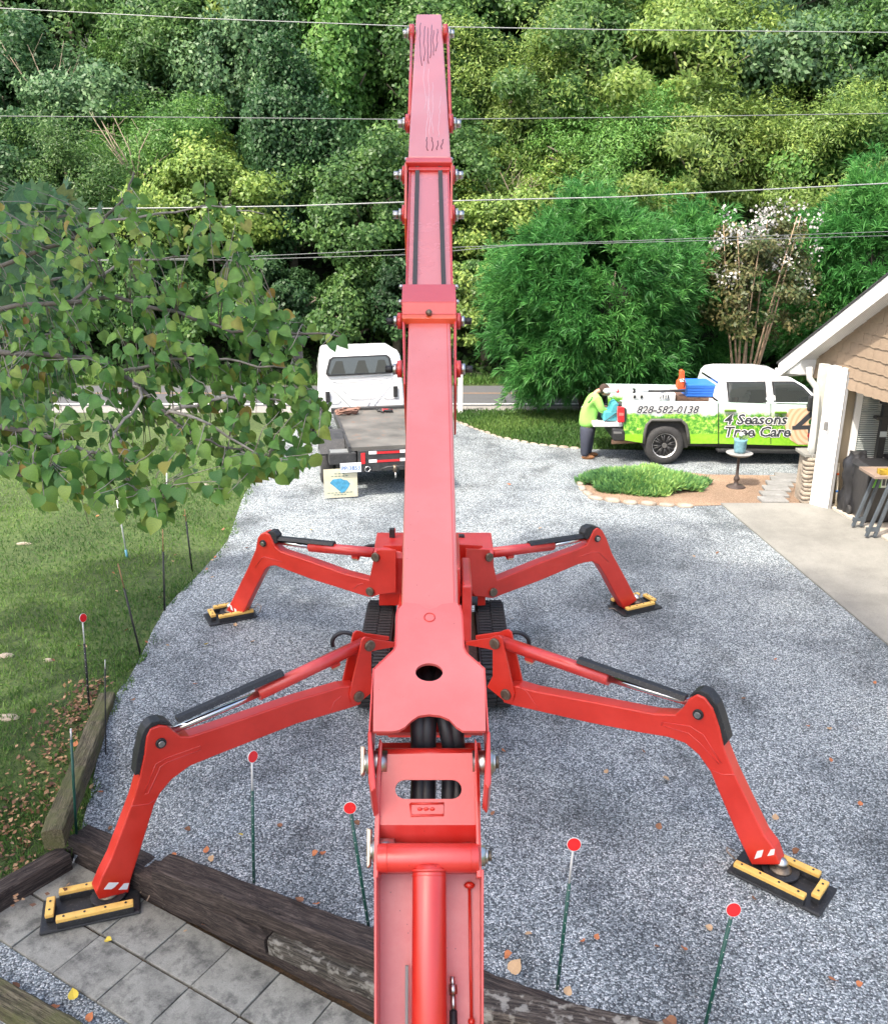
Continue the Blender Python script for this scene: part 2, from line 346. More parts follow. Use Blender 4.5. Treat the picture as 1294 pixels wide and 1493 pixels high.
# lower gravel strip beside the pavers
q0 = P0 - path_nrm * (TN + .01)
gs = [q0 - path_dir * 3, q0 + path_dir * 9, q0 + path_dir * 9 - path_nrm * 1.6, q0 - path_dir * 3 - path_nrm * 1.6]
sheet('lower_gravel_strip', gs, GRAVEL, PZ - .015, kind='structure')

# hillside behind the road
mb = MB(); nx, ny = 60, 22
vs = []
for j in range(ny + 1):
    for i in range(nx + 1):
        x = -75 + 150 * i / nx; y = 28.6 + 60 * (j / ny) ** 1.3
        z = max(0, (y - 29.2)) * .62 + (0 if j < 2 else random.uniform(-.3, .3)) - .03
        vs.append((x, y, z))
mb.add(vs, [(j * (nx + 1) + i, j * (nx + 1) + i + 1, (j + 1) * (nx + 1) + i + 1, (j + 1) * (nx + 1) + i) for j in range(ny) for i in range(nx)], True)
h = mb.build('hillside', HILL); h['kind'] = 'structure'
def hill_z(y): return max(0, y - 29.2) * .62

# paver path: every slab an object
pv = link(bpy.data.objects.new('paver_path', bpy.data.meshes.new('paver_path')))
mb = MB(); base = [P0 - path_dir * TW * 1.2 + path_nrm * (TN + .03), P0 + path_dir * 8 * TW + path_nrm * (TN + .03), P0 + path_dir * 8 * TW - path_nrm * (TN + .03), P0 - path_dir * TW * 1.2 - path_nrm * (TN + .03)]
bpy.data.objects.remove(pv); pv = sheet('paver_path', base, SOIL, PZ - .03, kind='structure')
pm = None; ang = math.atan2(path_dir.y, path_dir.x)
for row in (0, 1):
    for k in range(-1, 8):
        c = P0 + path_dir * ((k + .5) * TW) + path_nrm * ((.5 if row == 0 else -.5) * (TN + .015))
        if pm is None:
            ob = MB().box((0, 0, -.03), (TW - .010, TN - .006, .06)).build('paver', PAVER, None, bevel=.006); pm = ob
            ob.parent = pv
        else:
            ob = pm.copy(); COL.objects.link(ob); ob.parent = pv
        ob.location = (c.x, c.y, PZ + random.uniform(-.004, .006)); ob.rotation_euler = (random.uniform(-.008, .008), random.uniform(-.008, .008), ang + random.uniform(-.006, .006))

# concrete apron and garage floor
APR = [(5.23, 16.03), (5.68, 10.25), (6.3, 4.5), (9.6, 4.5), (7.42, 13.92), (7.17, 15.75), (6.84, 16.03)]
ap = MB().prism([Vector((x, y, -.05)) for x, y in APR], (0, 0, .075)).build('concrete_apron', CONC); ap['kind'] = 'structure'
gf = MB().prism([Vector((x, y, -.05)) for x, y in [(7.19, 15.78), (7.44, 13.92), (8.6, 5), (13, 5), (13, 15.95), (7.19, 15.95)]], (0, 0, .10)).build('garage_floor', concrete_mat('garage_concrete', (.55, .50, .42), 2.0, (.40, .36, .30))); gf['kind'] = 'structure'
# mulch bed
bed_px = [(843, 698), (846, 712), (862, 727), (900, 733), (950, 737), (1005, 738), (1050, 737), (1100, 737), (1178, 736), (1176, 694), (1100, 693), (1030, 692), (960, 684), (900, 681), (858, 686)]
sheet('mulch_bed', [G(x, y) for x, y in bed_px], MULCH, .006, kind='structure')

# ---------------------------------------------------------------- border timbers
def timber(name, a, b, w, h, zt, m, label, group=None, wob=.009, cat='timber'):
    a = Vector(a); b = Vector(b); a.z = b.z = 0; d = b - a; L = d.length; n = max(6, int(L / .12)); mbx = MB(); vs = []
    prof = [(-.5, -.44), (-.44, -.5), (.44, -.5), (.5, -.44), (.5, .42), (.42, .5), (.15, .51), (-.15, .49), (-.42, .5), (-.5, .42)]
    for i in range(n + 1):
        for (u, v) in prof:
            e = 0 if 0 < i < n else .01
            vs.append((L * i / n - L / 2, u * w + random.uniform(-wob, wob), v * h + random.uniform(-wob, wob) - e))
    K = len(prof); fs = [(i * K + k, i * K + (k + 1) % K, (i + 1) * K + (k + 1) % K, (i + 1) * K + k) for i in range(n) for k in range(K)]
    fs += [tuple(range(K - 1, -1, -1)), tuple(n * K + k for k in range(K))]
    o = mbx.add(vs, fs).build(name, m, bevel=.004); c = (a + b) / 2
    o.location = (c.x, c.y, zt - h / 2); o.rotation_euler = (0, 0, math.atan2(d.y, d.x))
    return tag(o, label, cat, group)
g1 = 'stacked timbers walling the sunken path'
fl = lambda t, off=0, z=0: front_line(t) + path_nrm * off
tw = .20
NF = lambda t, n, z=0: P0 + path_dir * t + path_nrm * n
timber('timber', NF(1.22, .525), NF(6.4, 1.03), .235, .17, .055, TIE, 'dark brown top timber running from beside the left front foot to behind the red arm', g1)
timber('timber', NF(.02, .60), NF(1.25, .60), .24, .17, -.17, TIE, 'short dark timber behind the left front foot, lower than the long top timber', g1)
timber('timber', NF(1.0, .56), NF(2.42, .565), .21, .155, -.118, TIE, 'dark second-course timber between the striped foot and the open joint', g1)
timber('timber', NF(2.44, .565), NF(5.6, .76), .21, .155, -.118, TIE_GREY, 'greyish split second-course timber right of the open joint', g1)
timber('timber', NF(0, .555), NF(5.6, .66), .19, .16, -.275, TIE, 'lowest dark timber resting along the edge of the pavers', g1)
timber('timber', G(690, 1456, .05), G(1010, 1520, .05), .22, .18, .07, TIE_LICH, 'weathered timber with white lichen patches at bottom centre right of the red arm')
timber('timber', G(156, 1008, .09), G(77, 1222, .0), .18, .20, .09, TIE_MOSS, 'mossy green brown timber between the lawn and the gravel', None, .008)
timber('timber', G(-80, 1345, -.26), G(96, 1243, -.26), .17, .22, -.22, TIE, 'dark timber at the left picture edge beside the paver path')
timber('timber', G(-30, 1445, PZ), G(110, 1525, PZ), .20, .16, PZ + .12, TIE_MOSS, 'green mossy timber in the bottom left corner of the picture')

# ---------------------------------------------------------------- edging stones
ORD = ['first', 'second', 'third', 'fourth', 'fifth', 'sixth', 'seventh', 'eighth', 'ninth', 'tenth', 'eleventh', 'twelfth', 'thirteenth', 'fourteenth', 'fifteenth', 'sixteenth', 'seventeenth', 'eighteenth']
def stone_row(pts, n, size, group, labels, z=.03):
    P = [G(x, y) for x, y in pts]; seg = [(P[i + 1] - P[i]).length for i in range(len(P) - 1)]; T = sum(seg)
    for k in range(n):
        s = (k + .5) / n * T; i = 0
        while i < len(seg) - 1 and s > seg[i]: s -= seg[i]; i += 1
        d = (P[i + 1] - P[i]).normalized(); c = P[i] + d * s; L = T / n * random.uniform(.82, .96); w = size * random.uniform(.85, 1.2); hh = random.uniform(.04, .07)
        mbx = MB().ball((0, 0, 0), .5, 10, 6, (1, 1, 1), .05)
        o = mbx.build('edging_stone', STONE, warp=lambda v, L=L, w=w, hh=hh: Vector((math.copysign(abs(v.x * 2) ** .6, v.x) * L / 2, math.copysign(abs(v.y * 2) ** .6, v.y) * w / 2, math.copysign(abs(v.z * 2) ** .6, v.z) * hh)))
        o.location = (c.x, c.y, z - .02); o.rotation_euler = (0, 0, math.atan2(d.y, d.x))
        tag(o, ORD[k] + ' ' + labels, 'stone', group)
stone_row([(843, 702), (850, 716), (866, 727), (905, 733), (960, 737), (1012, 739)], 9, .14, 'tan stones edging the planting bed', 'tan stone from the left end of the green planting bed edging')
stone_row([(661, 613), (676, 619), (700, 628), (730, 638), (770, 646), (815, 652), (845, 654)], 17, .08, 'stones edging the right lawn', 'small pale stone from the boom along the right lawn edging', .0)
# stepping path
sp_ = sheet('stepping_path', [G(1108, 736), G(1146, 737), G(1166, 694), G(1128, 693)], MULCH, .012, kind='structure')
slabm = concrete_mat('slab_concrete', (.27, .27, .26), 3.0, (.18, .18, .17)); sl = None
for k, (x, y) in enumerate([(1147, 696), (1141, 701.3), (1135.5, 707.6), (1131, 714.8), (1127.5, 722.8), (1126, 731)]):
    c = G(x, y)
    if sl is None: ob = MB().box((0, 0, 0), (.50, .33, .05)).build('slab', slabm, bevel=.008); sl = ob; ob.parent = sp_
    else: ob = sl.copy(); COL.objects.link(ob); ob.parent = sp_
    ob.location = (c.x, c.y, .03); ob.rotation_euler = (0, 0, R(-16 + 3.2 * k))
# ================================================================ THE SPIDER LIFT
LIFT = thing('spider_lift', 'red tracked spider lift with four spread outrigger legs and a long telescopic boom', 'aerial lift', (-.15, 9.1, 0))
Y26 = Vector((1, 0, 0))
BA = PD(625, 20, 7.7); BB = PD(626, 1060, 2.76)
BD = (BA - BB).normalized(); BNrm = Vector((1, 0, 0)).cross(BD).normalized()
if BNrm.z < 0: BNrm = -BNrm                              # boom's top normal
def BT(px, py, off=0): return PP(px, py, BB + BNrm * off, BNrm)      # point on the boom's top plane (+off)
def bbox(mbx, y0, x0a, x0b, y1, x1a, x1b, depth, off=0):           # box under the boom-top plane
    pts = [BT(x0a, y0, off), BT(x0b, y0, off), BT(x1b, y1, off), BT(x1a, y1, off)]
    return mbx.prism(pts, -BNrm * depth)
DN = -BNrm
# outer (first) section with the elbow end
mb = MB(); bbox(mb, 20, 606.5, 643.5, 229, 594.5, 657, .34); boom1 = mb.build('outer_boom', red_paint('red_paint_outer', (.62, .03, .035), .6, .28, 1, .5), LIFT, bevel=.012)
# wet streaks as slim raised runs on the outer boom
WET = plain('wet_streak', (.17, .02, .02), .2, var=.3, scale=50)
for x, y0, y1 in [(614, 33, 95), (619, 38, 88), (624, 40, 92), (628, 36, 84), (633, 44, 80), (638, 42, 74), (623, 200, 219), (629, 200, 219), (637, 205, 218), (646, 203, 217)]:
    pts = []; xx = x
    for k in range(9):
        y = y0 + (y1 - y0) * k / 8; xx += random.uniform(-1.4, 1.4); pts.append(BT(xx, y, .002))
    MB().tube(pts, .0028, 5).build('wet_streak', WET, boom1)
DRY = plain('dry_streak', (.80, .55, .56), .6, var=.15, scale=50)
for x, y0, y1 in [(620, 90, 160), (626, 100, 200), (631, 120, 195), (642, 140, 200), (624, 140, 205)]:
    pts = []; xx = x
    for k in range(12):
        y = y0 + (y1 - y0) * k / 11; xx += random.uniform(-1.6, 1.6); pts.append(BT(xx, y, .001))
    MB().tube(pts, .002, 5).build('dry_streak', DRY, boom1)
def pin(part, px, py, off, side, r=.036, L=.04, m=STEEL, tip=None, parent=LIFT, redr=None, frame='boom'):
    tip = tip or (BLACK if py > 460 else STEEL); c = BT(px, py, off); s = -1 if side < 0 else 1
    mbx = MB().cyl(c, c + Vector((s * L, 0, 0)), redr or r * 1.25, 16); a = mbx.build(part, RED, parent)
    MB().cyl(c + Vector((s * L, 0, 0)), c + Vector((s * (L + .02), 0, 0)), r * .8, 14).build('washer', m, a)
    MB().cyl(c + Vector((s * (L + .02), 0, 0)), c + Vector((s * (L + .055), 0, 0)), r * .55, 6).build('bolt_head', tip, a)
    return a
for s, x in ((-1, 604), (1, 645.5)):
    pin('pivot_pin', x, 49, -.02, s, .06, .04)
    pin('pivot_pin', 597.5 if s < 0 else 654, 180, -.06, s, .05, .03)
    a, b = BT(600.2 if s < 0 else 652.5, 40, .0), BT(596.3 if s < 0 else 656.5, 185, -.03)
    MB().cyl(a, b, .012, 8).build('levelling_rod', RED, LIFT)
    # dark chain housing beside the elbow
    pts = [BT(x0, y0, -.13) for x0, y0 in ([(599, 115), (602, 125), (600, 175), (595, 170)] if s < 0 else [(651, 110), (656, 120), (656, 175), (652, 180)])]
    MB().prism(pts, DN * .12).build('chain_guard', BLACK, LIFT)
# collar of the outer section
mb = MB(); bbox(mb, 229, 591.5, 658.5, 236, 591, 659, .36, .012); mb.build('boom_collar', RED, LIFT, bevel=.006)
mb = MB(); bbox(mb, 243, 595, 656, 247, 595, 656, .03, -.012); mb.build('wiper_bar', RED, LIFT, bevel=.004)
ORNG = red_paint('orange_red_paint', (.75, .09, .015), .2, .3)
for s, (xa, xb) in ((-1, (589.5, 593.5)), (1, (656.8, 660))):
    pts = [BT(xa, 236, .0), BT(xb, 236, .0), BT(xb - .5, 318, -.02), BT(xa - .5, 318, -.02)]
    MB().prism(pts, DN * .30).build('side_cheek', ORNG, LIFT, bevel=.006)
    for y in (255, 313): pin('pivot_pin', 590 if s < 0 else 659, y, -.07, s, .045, .015)
    for y in (232, 241, 250): MB().ball(BT(592 if s < 0 else 657.5, y, -.03), .014, 8, 5).build('bolt_head', STEEL, LIFT)
# middle section
mb = MB(); bbox(mb, 237, 598, 654, 420, 592, 660, .24, -.03)
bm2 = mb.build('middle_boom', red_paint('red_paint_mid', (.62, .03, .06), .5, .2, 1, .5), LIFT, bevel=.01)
for x0, x1 in (((605.5, 611.5), (601, 607.5)), ((638, 644), (643.5, 650))):
    mb = MB(); bbox(mb, 232, x0[0], x0[1], 418, x1[0], x1[1], .012, -.016); mb.build('wear_strip', plain('worn_strip', (.06, .055, .053), .75, var=.3, scale=40), bm2)
for x0, x1 in (((596, 598), (591, 593)), ((652, 654.5), (658, 660.5))):
    mb = MB(); bbox(mb, 248, x0[0], x0[1], 418, x1[0], x1[1], .25, -.022); mb.build('edge_rail', RED, bm2)
# sleeve head: sloped cap, front band, rim and cheeks
mb = MB(); q = [BT(586.5, 414, .03), BT(663.5, 414, .03), BT(665, 440, .06), BT(585.3, 440, .06)]; mb.prism(q, DN * .03)
q = [BT(585.3, 440, .06), BT(665, 440, .06), BT(665, 458, .025), BT(585.6, 458, .025)]; mb.prism(q, DN * .04)
slv = mb.build('sleeve_cap', RED, LIFT, bevel=.004)
mb = MB(); bbox(mb, 458, 585.6, 665, 464, 585.8, 664.8, .035, .025); mb.build('rim', ORNG, slv, bevel=.004)
mb = MB(); bbox(mb, 464, 594, 656, 469.5, 594, 656, .03, .0); mb.build('wiper', plain('dark_wiper', (.10, .04, .035), .7, var=.3, scale=30), slv)
MB().ball(BT(625, 455.5, .04), .016, 8, 5).build('bolt_head', DKSTEEL, slv)
for s, (xa, xb, xc, xd) in ((-1, (585.5, 589.8, 591, 587)), (1, (661, 665.2, 666, 662.2))):
    pts = [BT(xa, 440, .01), BT(xb, 440, .01), BT(xc + (0 if s < 0 else -.5), 560, -.0), BT(xd + (0 if s > 0 else .8), 560, -.0)]
    ck = MB().prism(pts, DN * .30).build('sleeve_cheek', RED, LIFT, bevel=.012)
    for y in (468, 538): pin('pivot_pin', 586 if s < 0 else 664.5, y, -.03, s, .032, .022)
    for y, xx in ((418, 584.5 if s < 0 else 665), (440, 583.5 if s < 0 else 666)): MB().ball(BT(xx, y, .0), .013, 8, 5).build('bolt_head', STEEL, LIFT)
# inner section: the long pink-red box nearest the basket
mb = MB(); bbox(mb, 469, 595, 656.5, 905, 584.5, 668, .22, -.004)
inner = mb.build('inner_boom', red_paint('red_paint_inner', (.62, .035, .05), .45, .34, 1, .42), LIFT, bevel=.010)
mb = MB(); bbox(mb, 469, 650.6, 651.4, 880, 661.5, 662.3, .002, -.002); mb.build('weld_seam', RED2, inner)

# boom head: wide top plate with hole and arched mouth (outline in the boom-top plane)
def plate(name, outline, holes, off, th, m, parent, T=BT, bev=.004, nrm=None):
    """flat plate with round holes, cut from a real outline and swept for thickness"""
    from mathutils.geometry import delaunay_2d_cdt
    nrm = nrm or BNrm; O = T(626, 1000, off); ux = Vector((1, 0, 0)); uy = nrm.cross(ux)
    loops = [[T(x, y, off) for x, y in outline]] + [[T(x, y, off) for x, y in hl] for hl in holes]
    pts2 = []; edges = []
    for lp in loops:
        n0 = len(pts2)
        for p in lp: d = p - O; pts2.append(Vector((d.dot(ux), d.dot(uy))))
        edges += [(n0 + i, n0 + (i + 1) % len(lp)) for i in range(len(lp))]
    v2, e2, f2, *_ = delaunay_2d_cdt(pts2, edges, [], 0, 1e-5)
    def inside(c, lp):
        r = False; n = len(lp)
        for i in range(n):
            a, b_ = lp[i], lp[(i + 1) % n]
            if (a.y > c.y) != (b_.y > c.y) and c.x < (b_.x - a.x) * (c.y - a.y) / (b_.y - a.y) + a.x: r = not r
        return r
    l2 = []; k = 0
    for lp in loops: l2.append(pts2[k:k + len(lp)]); k += len(lp)
    keep = []
    for f in f2:
        c = sum((v2[i] for i in f), Vector((0, 0))) / len(f)
        if inside(c, l2[0]) and not any(inside(c, h_) for h_ in l2[1:]): keep.append(tuple(f))
    top = [O + ux * v.x + uy * v.y for v in v2]
    me = bpy.data.meshes.new(name); me.from_pydata([tuple(v) for v in top], [], keep)
    bm = bmesh.new(); bm.from_mesh(me); r = bmesh.ops.extrude_face_region(bm, geom=bm.faces[:])
    bmesh.ops.translate(bm, verts=[g for g in r['geom'] if isinstance(g, bmesh.types.BMVert)], vec=-nrm * th)
    bmesh.ops.recalc_face_normals(bm, faces=bm.faces); bm.to_mesh(me); bm.free(); me.materials.append(m)
    return link(bpy.data.objects.new(name, me), parent)
def ell(cx, cy, rx, ry, n=28): return [(cx + rx * math.cos(2 * math.pi * k / n), cy + ry * math.sin(2 * math.pi * k / n)) for k in range(n)]
hp = zz(4.267, 480, 740, [(458, 600), (470, 590), (560, 600), (590, 622), (625, 632), (665, 622), (700, 600), (790, 590), (812, 620), (828, 660), (838, 880), (870, 925), (965, 1010), (972, 1390), (830, 1390), (790, 1365), (745, 1318), (690, 1295), (620, 1287), (555, 1296), (510, 1325), (470, 1365), (430, 1386), (385, 1393), (272, 1393), (276, 1010), (400, 885), (414, 850), (418, 680), (430, 630)])
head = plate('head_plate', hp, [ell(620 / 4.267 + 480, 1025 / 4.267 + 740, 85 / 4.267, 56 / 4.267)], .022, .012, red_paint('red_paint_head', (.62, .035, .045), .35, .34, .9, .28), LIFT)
for s in (-1, 1):                                       # folded side walls of the head
    ol = zz(4.267, 480, 740, [(425, 605), (412, 670), (408, 860), (395, 885), (268, 1005), (255, 1200), (243, 1395)]) if s < 0 else zz(4.267, 480, 740, [(818, 605), (830, 670), (840, 870), (858, 905), (968, 1000), (980, 1200), (992, 1395)])
    ins = [(x - s * 2.2, y) for x, y in ol]
    for i in range(len(ol) - 1):
        MBs = MB().prism([BT(*ol[i], .024), BT(*ins[i], .024), BT(*ins[i + 1], .024), BT(*ol[i + 1], .024)], DN * (.20 if i > 2 else .23))
        MBs.build('side_wall', RED, LIFT)
    # fork ears reaching to the jib pivot
    o2 = [BT(x, y, .02) for x, y in ([(536, 1066), (541, 1066), (548, 1148), (541, 1155), (537, 1140)] if s < 0 else [(710, 1066), (714.5, 1066), (716, 1140), (712, 1150), (705, 1142)])]
    MB().prism(o2, DN * .16).build('fork_ear', RED, LIFT, bevel=.004)
MB().tube([BT(626, 900, .023) + Vector((1, 0, 0)) * .018 * math.cos(a) + BD * .018 * math.sin(a) for a in np.linspace(0, 2 * math.pi, 20)], .0022, 6).build('weld_ring', RED2, head)
JA = PD(625, 1105, 2.80); JB = PD(626, 1493, 2.50); JD = (JB - JA).normalized(); JN = Vector((1, 0, 0)).cross(JD).normalized()
if JN.y > 0: JN = -JN
def JT(px, py, off=0): return PP(px, py, JA + JN * off, JN)
# hoses inside the head
HOSE = plain('black_hose', (.018, .020, .024), .45, var=.3, scale=20)
for x0, x1, x2, r in ((612, 611, 612, .030), (622, 623, 622, .030), (640, 648, 655, .026), (650, 664, 667, .024)):
    pts = [BT(x0, 960, -.12), BT(x0, 1010, -.10), BT(x1, 1050, -.08), BT(x2, 1085, -.16), JT(x2, 1110, -.12), JT(x2, 1150, -.12), JT(x2 - 3, 1215, -.12), JT(x2 - 6, 1262, -.10)]
    MB().tube(pts, r, 10).build('hose', HOSE, LIFT)
mb = MB(); bbox(mb, 965, 552, 700, 1068, 548, 704, .02, -.26); mb.build('head_floor', RED2, LIFT)
mb = MB(); bbox(mb, 1083, 552, 700, 1100, 550, 702, .10, -.20); mb.build('cross_brace', RED2, LIFT)

# ---- jib (from the pivot down towards the basket)
def jbox(mbx, y0, x0a, x0b, y1, x1a, x1b, depth, off=0):
    return mbx.prism([JT(x0a, y0, off), JT(x0b, y0, off), JT(x1b, y1, off), JT(x1a, y1, off)], -JN * depth)
jp = zz(3.156, 460, 1020, [(320, 252), (735, 246), (740, 310), (745, 560), (742, 578), (292, 578), (290, 560), (305, 330)])
sh = [(365 + 46 - 46 * math.cos(a), 414 - 44 * math.sin(a)) for a in np.linspace(-math.pi / 2, math.pi / 2, 9)] + [(628 + 44 * math.sin(a), 414 - 44 * math.cos(a)) for a in np.linspace(0, math.pi, 9)]
jpl = plate('jib_head_plate', jp, [zz(3.156, 460, 1020, sh)], .0, .012, RED, LIFT, T=JT, nrm=JN)
fr = zz(3.156, 460, 1020, [(435, 480), (590, 478), (588, 532), (440, 535), (435, 480)])
MB().tube([JT(x, y, .002) for x, y in fr], .0035, 6).build('weld_bead', RED2, jpl)
for k_ in range(3): MB().ball(JT(621 + k_ * 9 - 9, 1180, .001), .007, 8, 5, (1.2, .6, .9)).build('worn_stamp', RED2, jpl)
mb = MB(); mb.prism([JT(554, 1203, .0), JT(695, 1203, 0), JT(696, 1229, -.05), JT(551, 1229, -.05)], -JN * .015); mb.build('jib_lip', RED, LIFT)
for s, (x0, x1) in ((-1, (548, 555)), (1, (692, 699))):
    pts = [JT(x0 + (5 if s < 0 else 0), 1076, .035), JT(x1 + (2 if s < 0 else -4), 1082, .035), JT(x1, 1130, .02), JT(x1 - (4 if s < 0 else -3), 1280, .02), JT(x0 - (4 if s < 0 else -3), 1280, .02), JT(x0, 1130, .02)]
    MB().prism(pts, -JN * .20).build('jib_cheek', RED, LIFT, bevel=.003)
MB().cyl(JT(548, 1103, -.03), JT(700, 1103, -.03), .026, 18).build('pivot_tube', RED, LIFT)
mb = MB(); mb.cyl(JT(550, 1251, -.0), JT(698, 1251, -.0), .042, 24); ct = mb.build('cross_tube', RED, LIFT, bevel=.003)
for x in (564, 686): MB().cyl(JT(x, 1251, 0), JT(x + .8, 1251, 0), .0435, 24).build('ring', RED2, ct)
def jpin(x, y, s, r, L, parent=LIFT):
    c = JT(x, y, -.02); a = MB().cyl(c - Vector((s * .06, 0, 0)), c + Vector((s * L * .35, 0, 0)), r, 18).build('pivot_pin', STEEL, parent)
    MB().cyl(c + Vector((s * L * .35, 0, 0)), c + Vector((s * L, 0, 0)), r * .75, 18).build('washer', STEEL, a)
    MB().cyl(c + Vector((s * L, 0, 0)), c + Vector((s * (L + .012), 0, 0)), r * .5, 6).build('bolt_head', DKSTEEL, a)
jpin(537, 1112, -1, .038, .012); jpin(716, 1112, 1, .038, .012); jpin(546, 1240, -1, .035, .012); jpin(705, 1248, 1, .03, .012)
BRASS = plain('pin_retainer', (.60, .52, .40), .4, .7, var=.2, scale=30)
for (x, y0, y1) in ((528.5, 1087, 1131), (537.5, 1207, 1266)):
    MB().prism([JT(x - 3, y0, .0), JT(x + 3.5, y0 + 2, .0), JT(x + 2, y1 - 4, .0), JT(x - 3, y1, .0)], -JN * .05).build('pin_retainer', BRASS, LIFT, bevel=.004)
# tray with recessed floor, side walls, cylinder and fittings
mb = MB(); jbox(mb, 1270, 549, 700, 1900, 540, 712, .012, -.13); mb.build('tray_floor', RED_SH, LIFT)
for s, (xa, xb, xc, xd) in ((-1, (545, 549, 552, 547.5)), (1, (701.5, 705, 706.5, 703))):
    mb = MB(); mb.prism([JT(xa, 1268, .02), JT(xb, 1268, .02), JT(xb + (1 if s < 0 else -.5), 1900, .02), JT(xa + (1 if s < 0 else 1), 1900, .02)], -JN * .16); mb.build('tray_wall', RED, LIFT, bevel=.002)
mb = MB(); jbox(mb, 1264, 549, 701, 1272, 549, 701, .13, .0); mb.build('tray_end', RED2, LIFT)
cy = MB().tube([JT(625, 1262, .0), JT(625.5, 1275, .0), JT(626, 1900, .0)], [.047, .050, .050], 28).build('jib_cylinder', RED, LIFT)
MB().cyl(JT(625, 1268, 0), JT(625, 1272, 0), .054, 28).build('collar', RED, cy)
MB().cyl(JT(625, 1277, 0), JT(625, 1278, 0), .0512, 28).build('weld_ring', RED2, cy)
MB().cyl(JT(684, 1292, -.115), JT(687, 1490, -.115), .0045, 8).build('thin_rod', RED2, LIFT)
MB().ball(JT(684, 1291, -.11), .011, 8, 5, (1.6, 1, 1)).build('rod_mount', RED2, LIFT); MB().ball(JT(687, 1490, -.11), .011, 8, 5).build('rod_mount', RED2, LIFT)
mb = MB(); mb.cyl(JT(659, 1424, -.06), JT(659.5, 1438, -.06), .008, 8); mb.cyl(JT(659.5, 1436, -.06), JT(660, 1450, -.06), .013, 6); mb.cyl(JT(660, 1450, -.06), JT(660.5, 1474, -.06), .009, 8)
mb.build('hydraulic_fitting', STEEL, LIFT); MB().cyl(JT(660.5, 1474, -.06), JT(662, 1560, -.06), .012, 10).build('hose', HOSE, LIFT)
MB().prism([JT(590.5, 1408, -.06), JT(595, 1408, -.06), JT(594, 1600, -.06), JT(590, 1600, -.06)], -JN * .03).build('grey_duct', plain('grey_duct', (.20, .20, .21), .5), LIFT)

# ---- elbow, lower arm, turret, chassis
EL = BA + DN * .15; XC = -.13
for s in (-1, 1):
    MB().prism([BT(607 if s < 0 else 641, 24, -.02), BT(609 if s < 0 else 643, 24, -.02), BT(606 if s < 0 else 648, 110, -.02), BT(604 if s < 0 else 646, 110, -.02)], DN * .5).build('elbow_cheek', RED, LIFT)
low = MB(); tp = Vector((XC, 8.95, 1.55)); tq = Vector((XC, EL.y - .15, EL.z - .25)); d = (tq - tp); low.box((tp + tq) / 2, (.24, .30, d.length), d.to_track_quat('Z', 'Y')); low.build('lower_boom', RED, LIFT, bevel=.01)
MB().cyl((XC, 9.5, 1.5), (XC, 8.95, 4.4), .055, 16).build('lift_cylinder', RED, LIFT); MB().cyl((XC, 8.95, 4.4), (XC, 8.78, 5.6), .032, 14).build('cylinder_rod', CHROME, LIFT)
MB().cyl((XC, 9.05, .78), (XC, 9.05, .98), .42, 36).build('slew_ring', DKSTEEL, LIFT, bevel=.01)
tur = MB(); tur.bx(XC - .30, XC - .22, 8.6, 9.7, .98, 1.75); tur.bx(XC + .22, XC + .30, 8.6, 9.7, .98, 1.75); tur.bx(XC - .30, XC + .30, 8.6, 9.7, .981, 1.03)
tur.build('turret', RED, LIFT, bevel=.015)
MB().bx(XC + .32, XC + .42, 8.5, 9.3, .95, 1.6).build('valve_block', RED, LIFT, bevel=.02); MB().cyl((XC + .30, 9.0, 1.2), (XC + .50, 9.0, 1.2), .05, 12).build('motor', BLACK, LIFT)
ch = MB(); ch.bx(-.55, .27, 7.5, 10.6, .42, .78); ch.build('chassis', RED2, LIFT, bevel=.02)
# rear housing
hz = Y26
def YP(x, y, Y=10.15): return PY(x, y, Y)
hl = MB(); top = [YP(540, 806), YP(718, 806)]
z1 = YP(600, 803).z; z0 = YP(600, 866).z; zb = YP(600, 884).z; xl = YP(545, 830).x; xr = YP(719, 830).x
prof = [(10.15, z0), (10.15, z1 - .10), (10.18, z1 - .03), (10.25, z1), (10.75, z1 + .02), (10.75, z0)]
for a, b in ((xl, XC - .26), (XC + .26, xr)):
    q = MB().prism([Vector((a, y, z)) for y, z in prof], (b - a, 0, 0)).build('rear_housing', RED, LIFT, bevel=.012)
    MB().bx(a + .05 if a < -.5 else a + .06, b if a < -.5 else b - .09, 10.17, 10.6, zb, z0 - .002).build('lower_skirt', RED2, q, bevel=.006)
MB().bx(XC - .26, XC + .26, 10.3, 10.7, z0, z1 - .02).build('rear_bridge', RED2, LIFT)
lc = YP(697, 856, 10.14); lt = MB().cyl(lc, lc + Vector((0, .02, 0)), .085, 24).build('round_socket', BLACK, LIFT)
MB().prism([YP(695, 848, 10.125), YP(701, 848, 10.125), YP(703, 865, 10.125), YP(697, 865, 10.125)], (0, .01, 0)).build('pale_tag', plain('cream_tag', (.75, .65, .42), .5), lt)
for y in (849, 860): MB().ball(YP(674, y, 10.13), .022, 8, 5).build('bolt_head', BRASS, LIFT)
for x0, m_ in ((571.5, 772),): 
    MB().box((YP(573, 787, 10.6) + Vector((0, 0, 0))), (.06, .05, .30)).build('control_lever', RED2, LIFT); MB().box(YP(571.5, 777, 10.6), (.07, .07, .12)).build('lever_grip', BLACK, LIFT, bevel=.01)
MB().box(YP(672, 790, 10.6), (.08, .06, .20)).build('control_lever', BLACK, LIFT, bevel=.01)
MB().tube([YP(545, 806, 10.5) + Vector((.14 * math.cos(a) - .02, 0, .10 * math.sin(a))) for a in np.linspace(0, math.pi, 12)], .022, 8).build('hose', HOSE, LIFT)
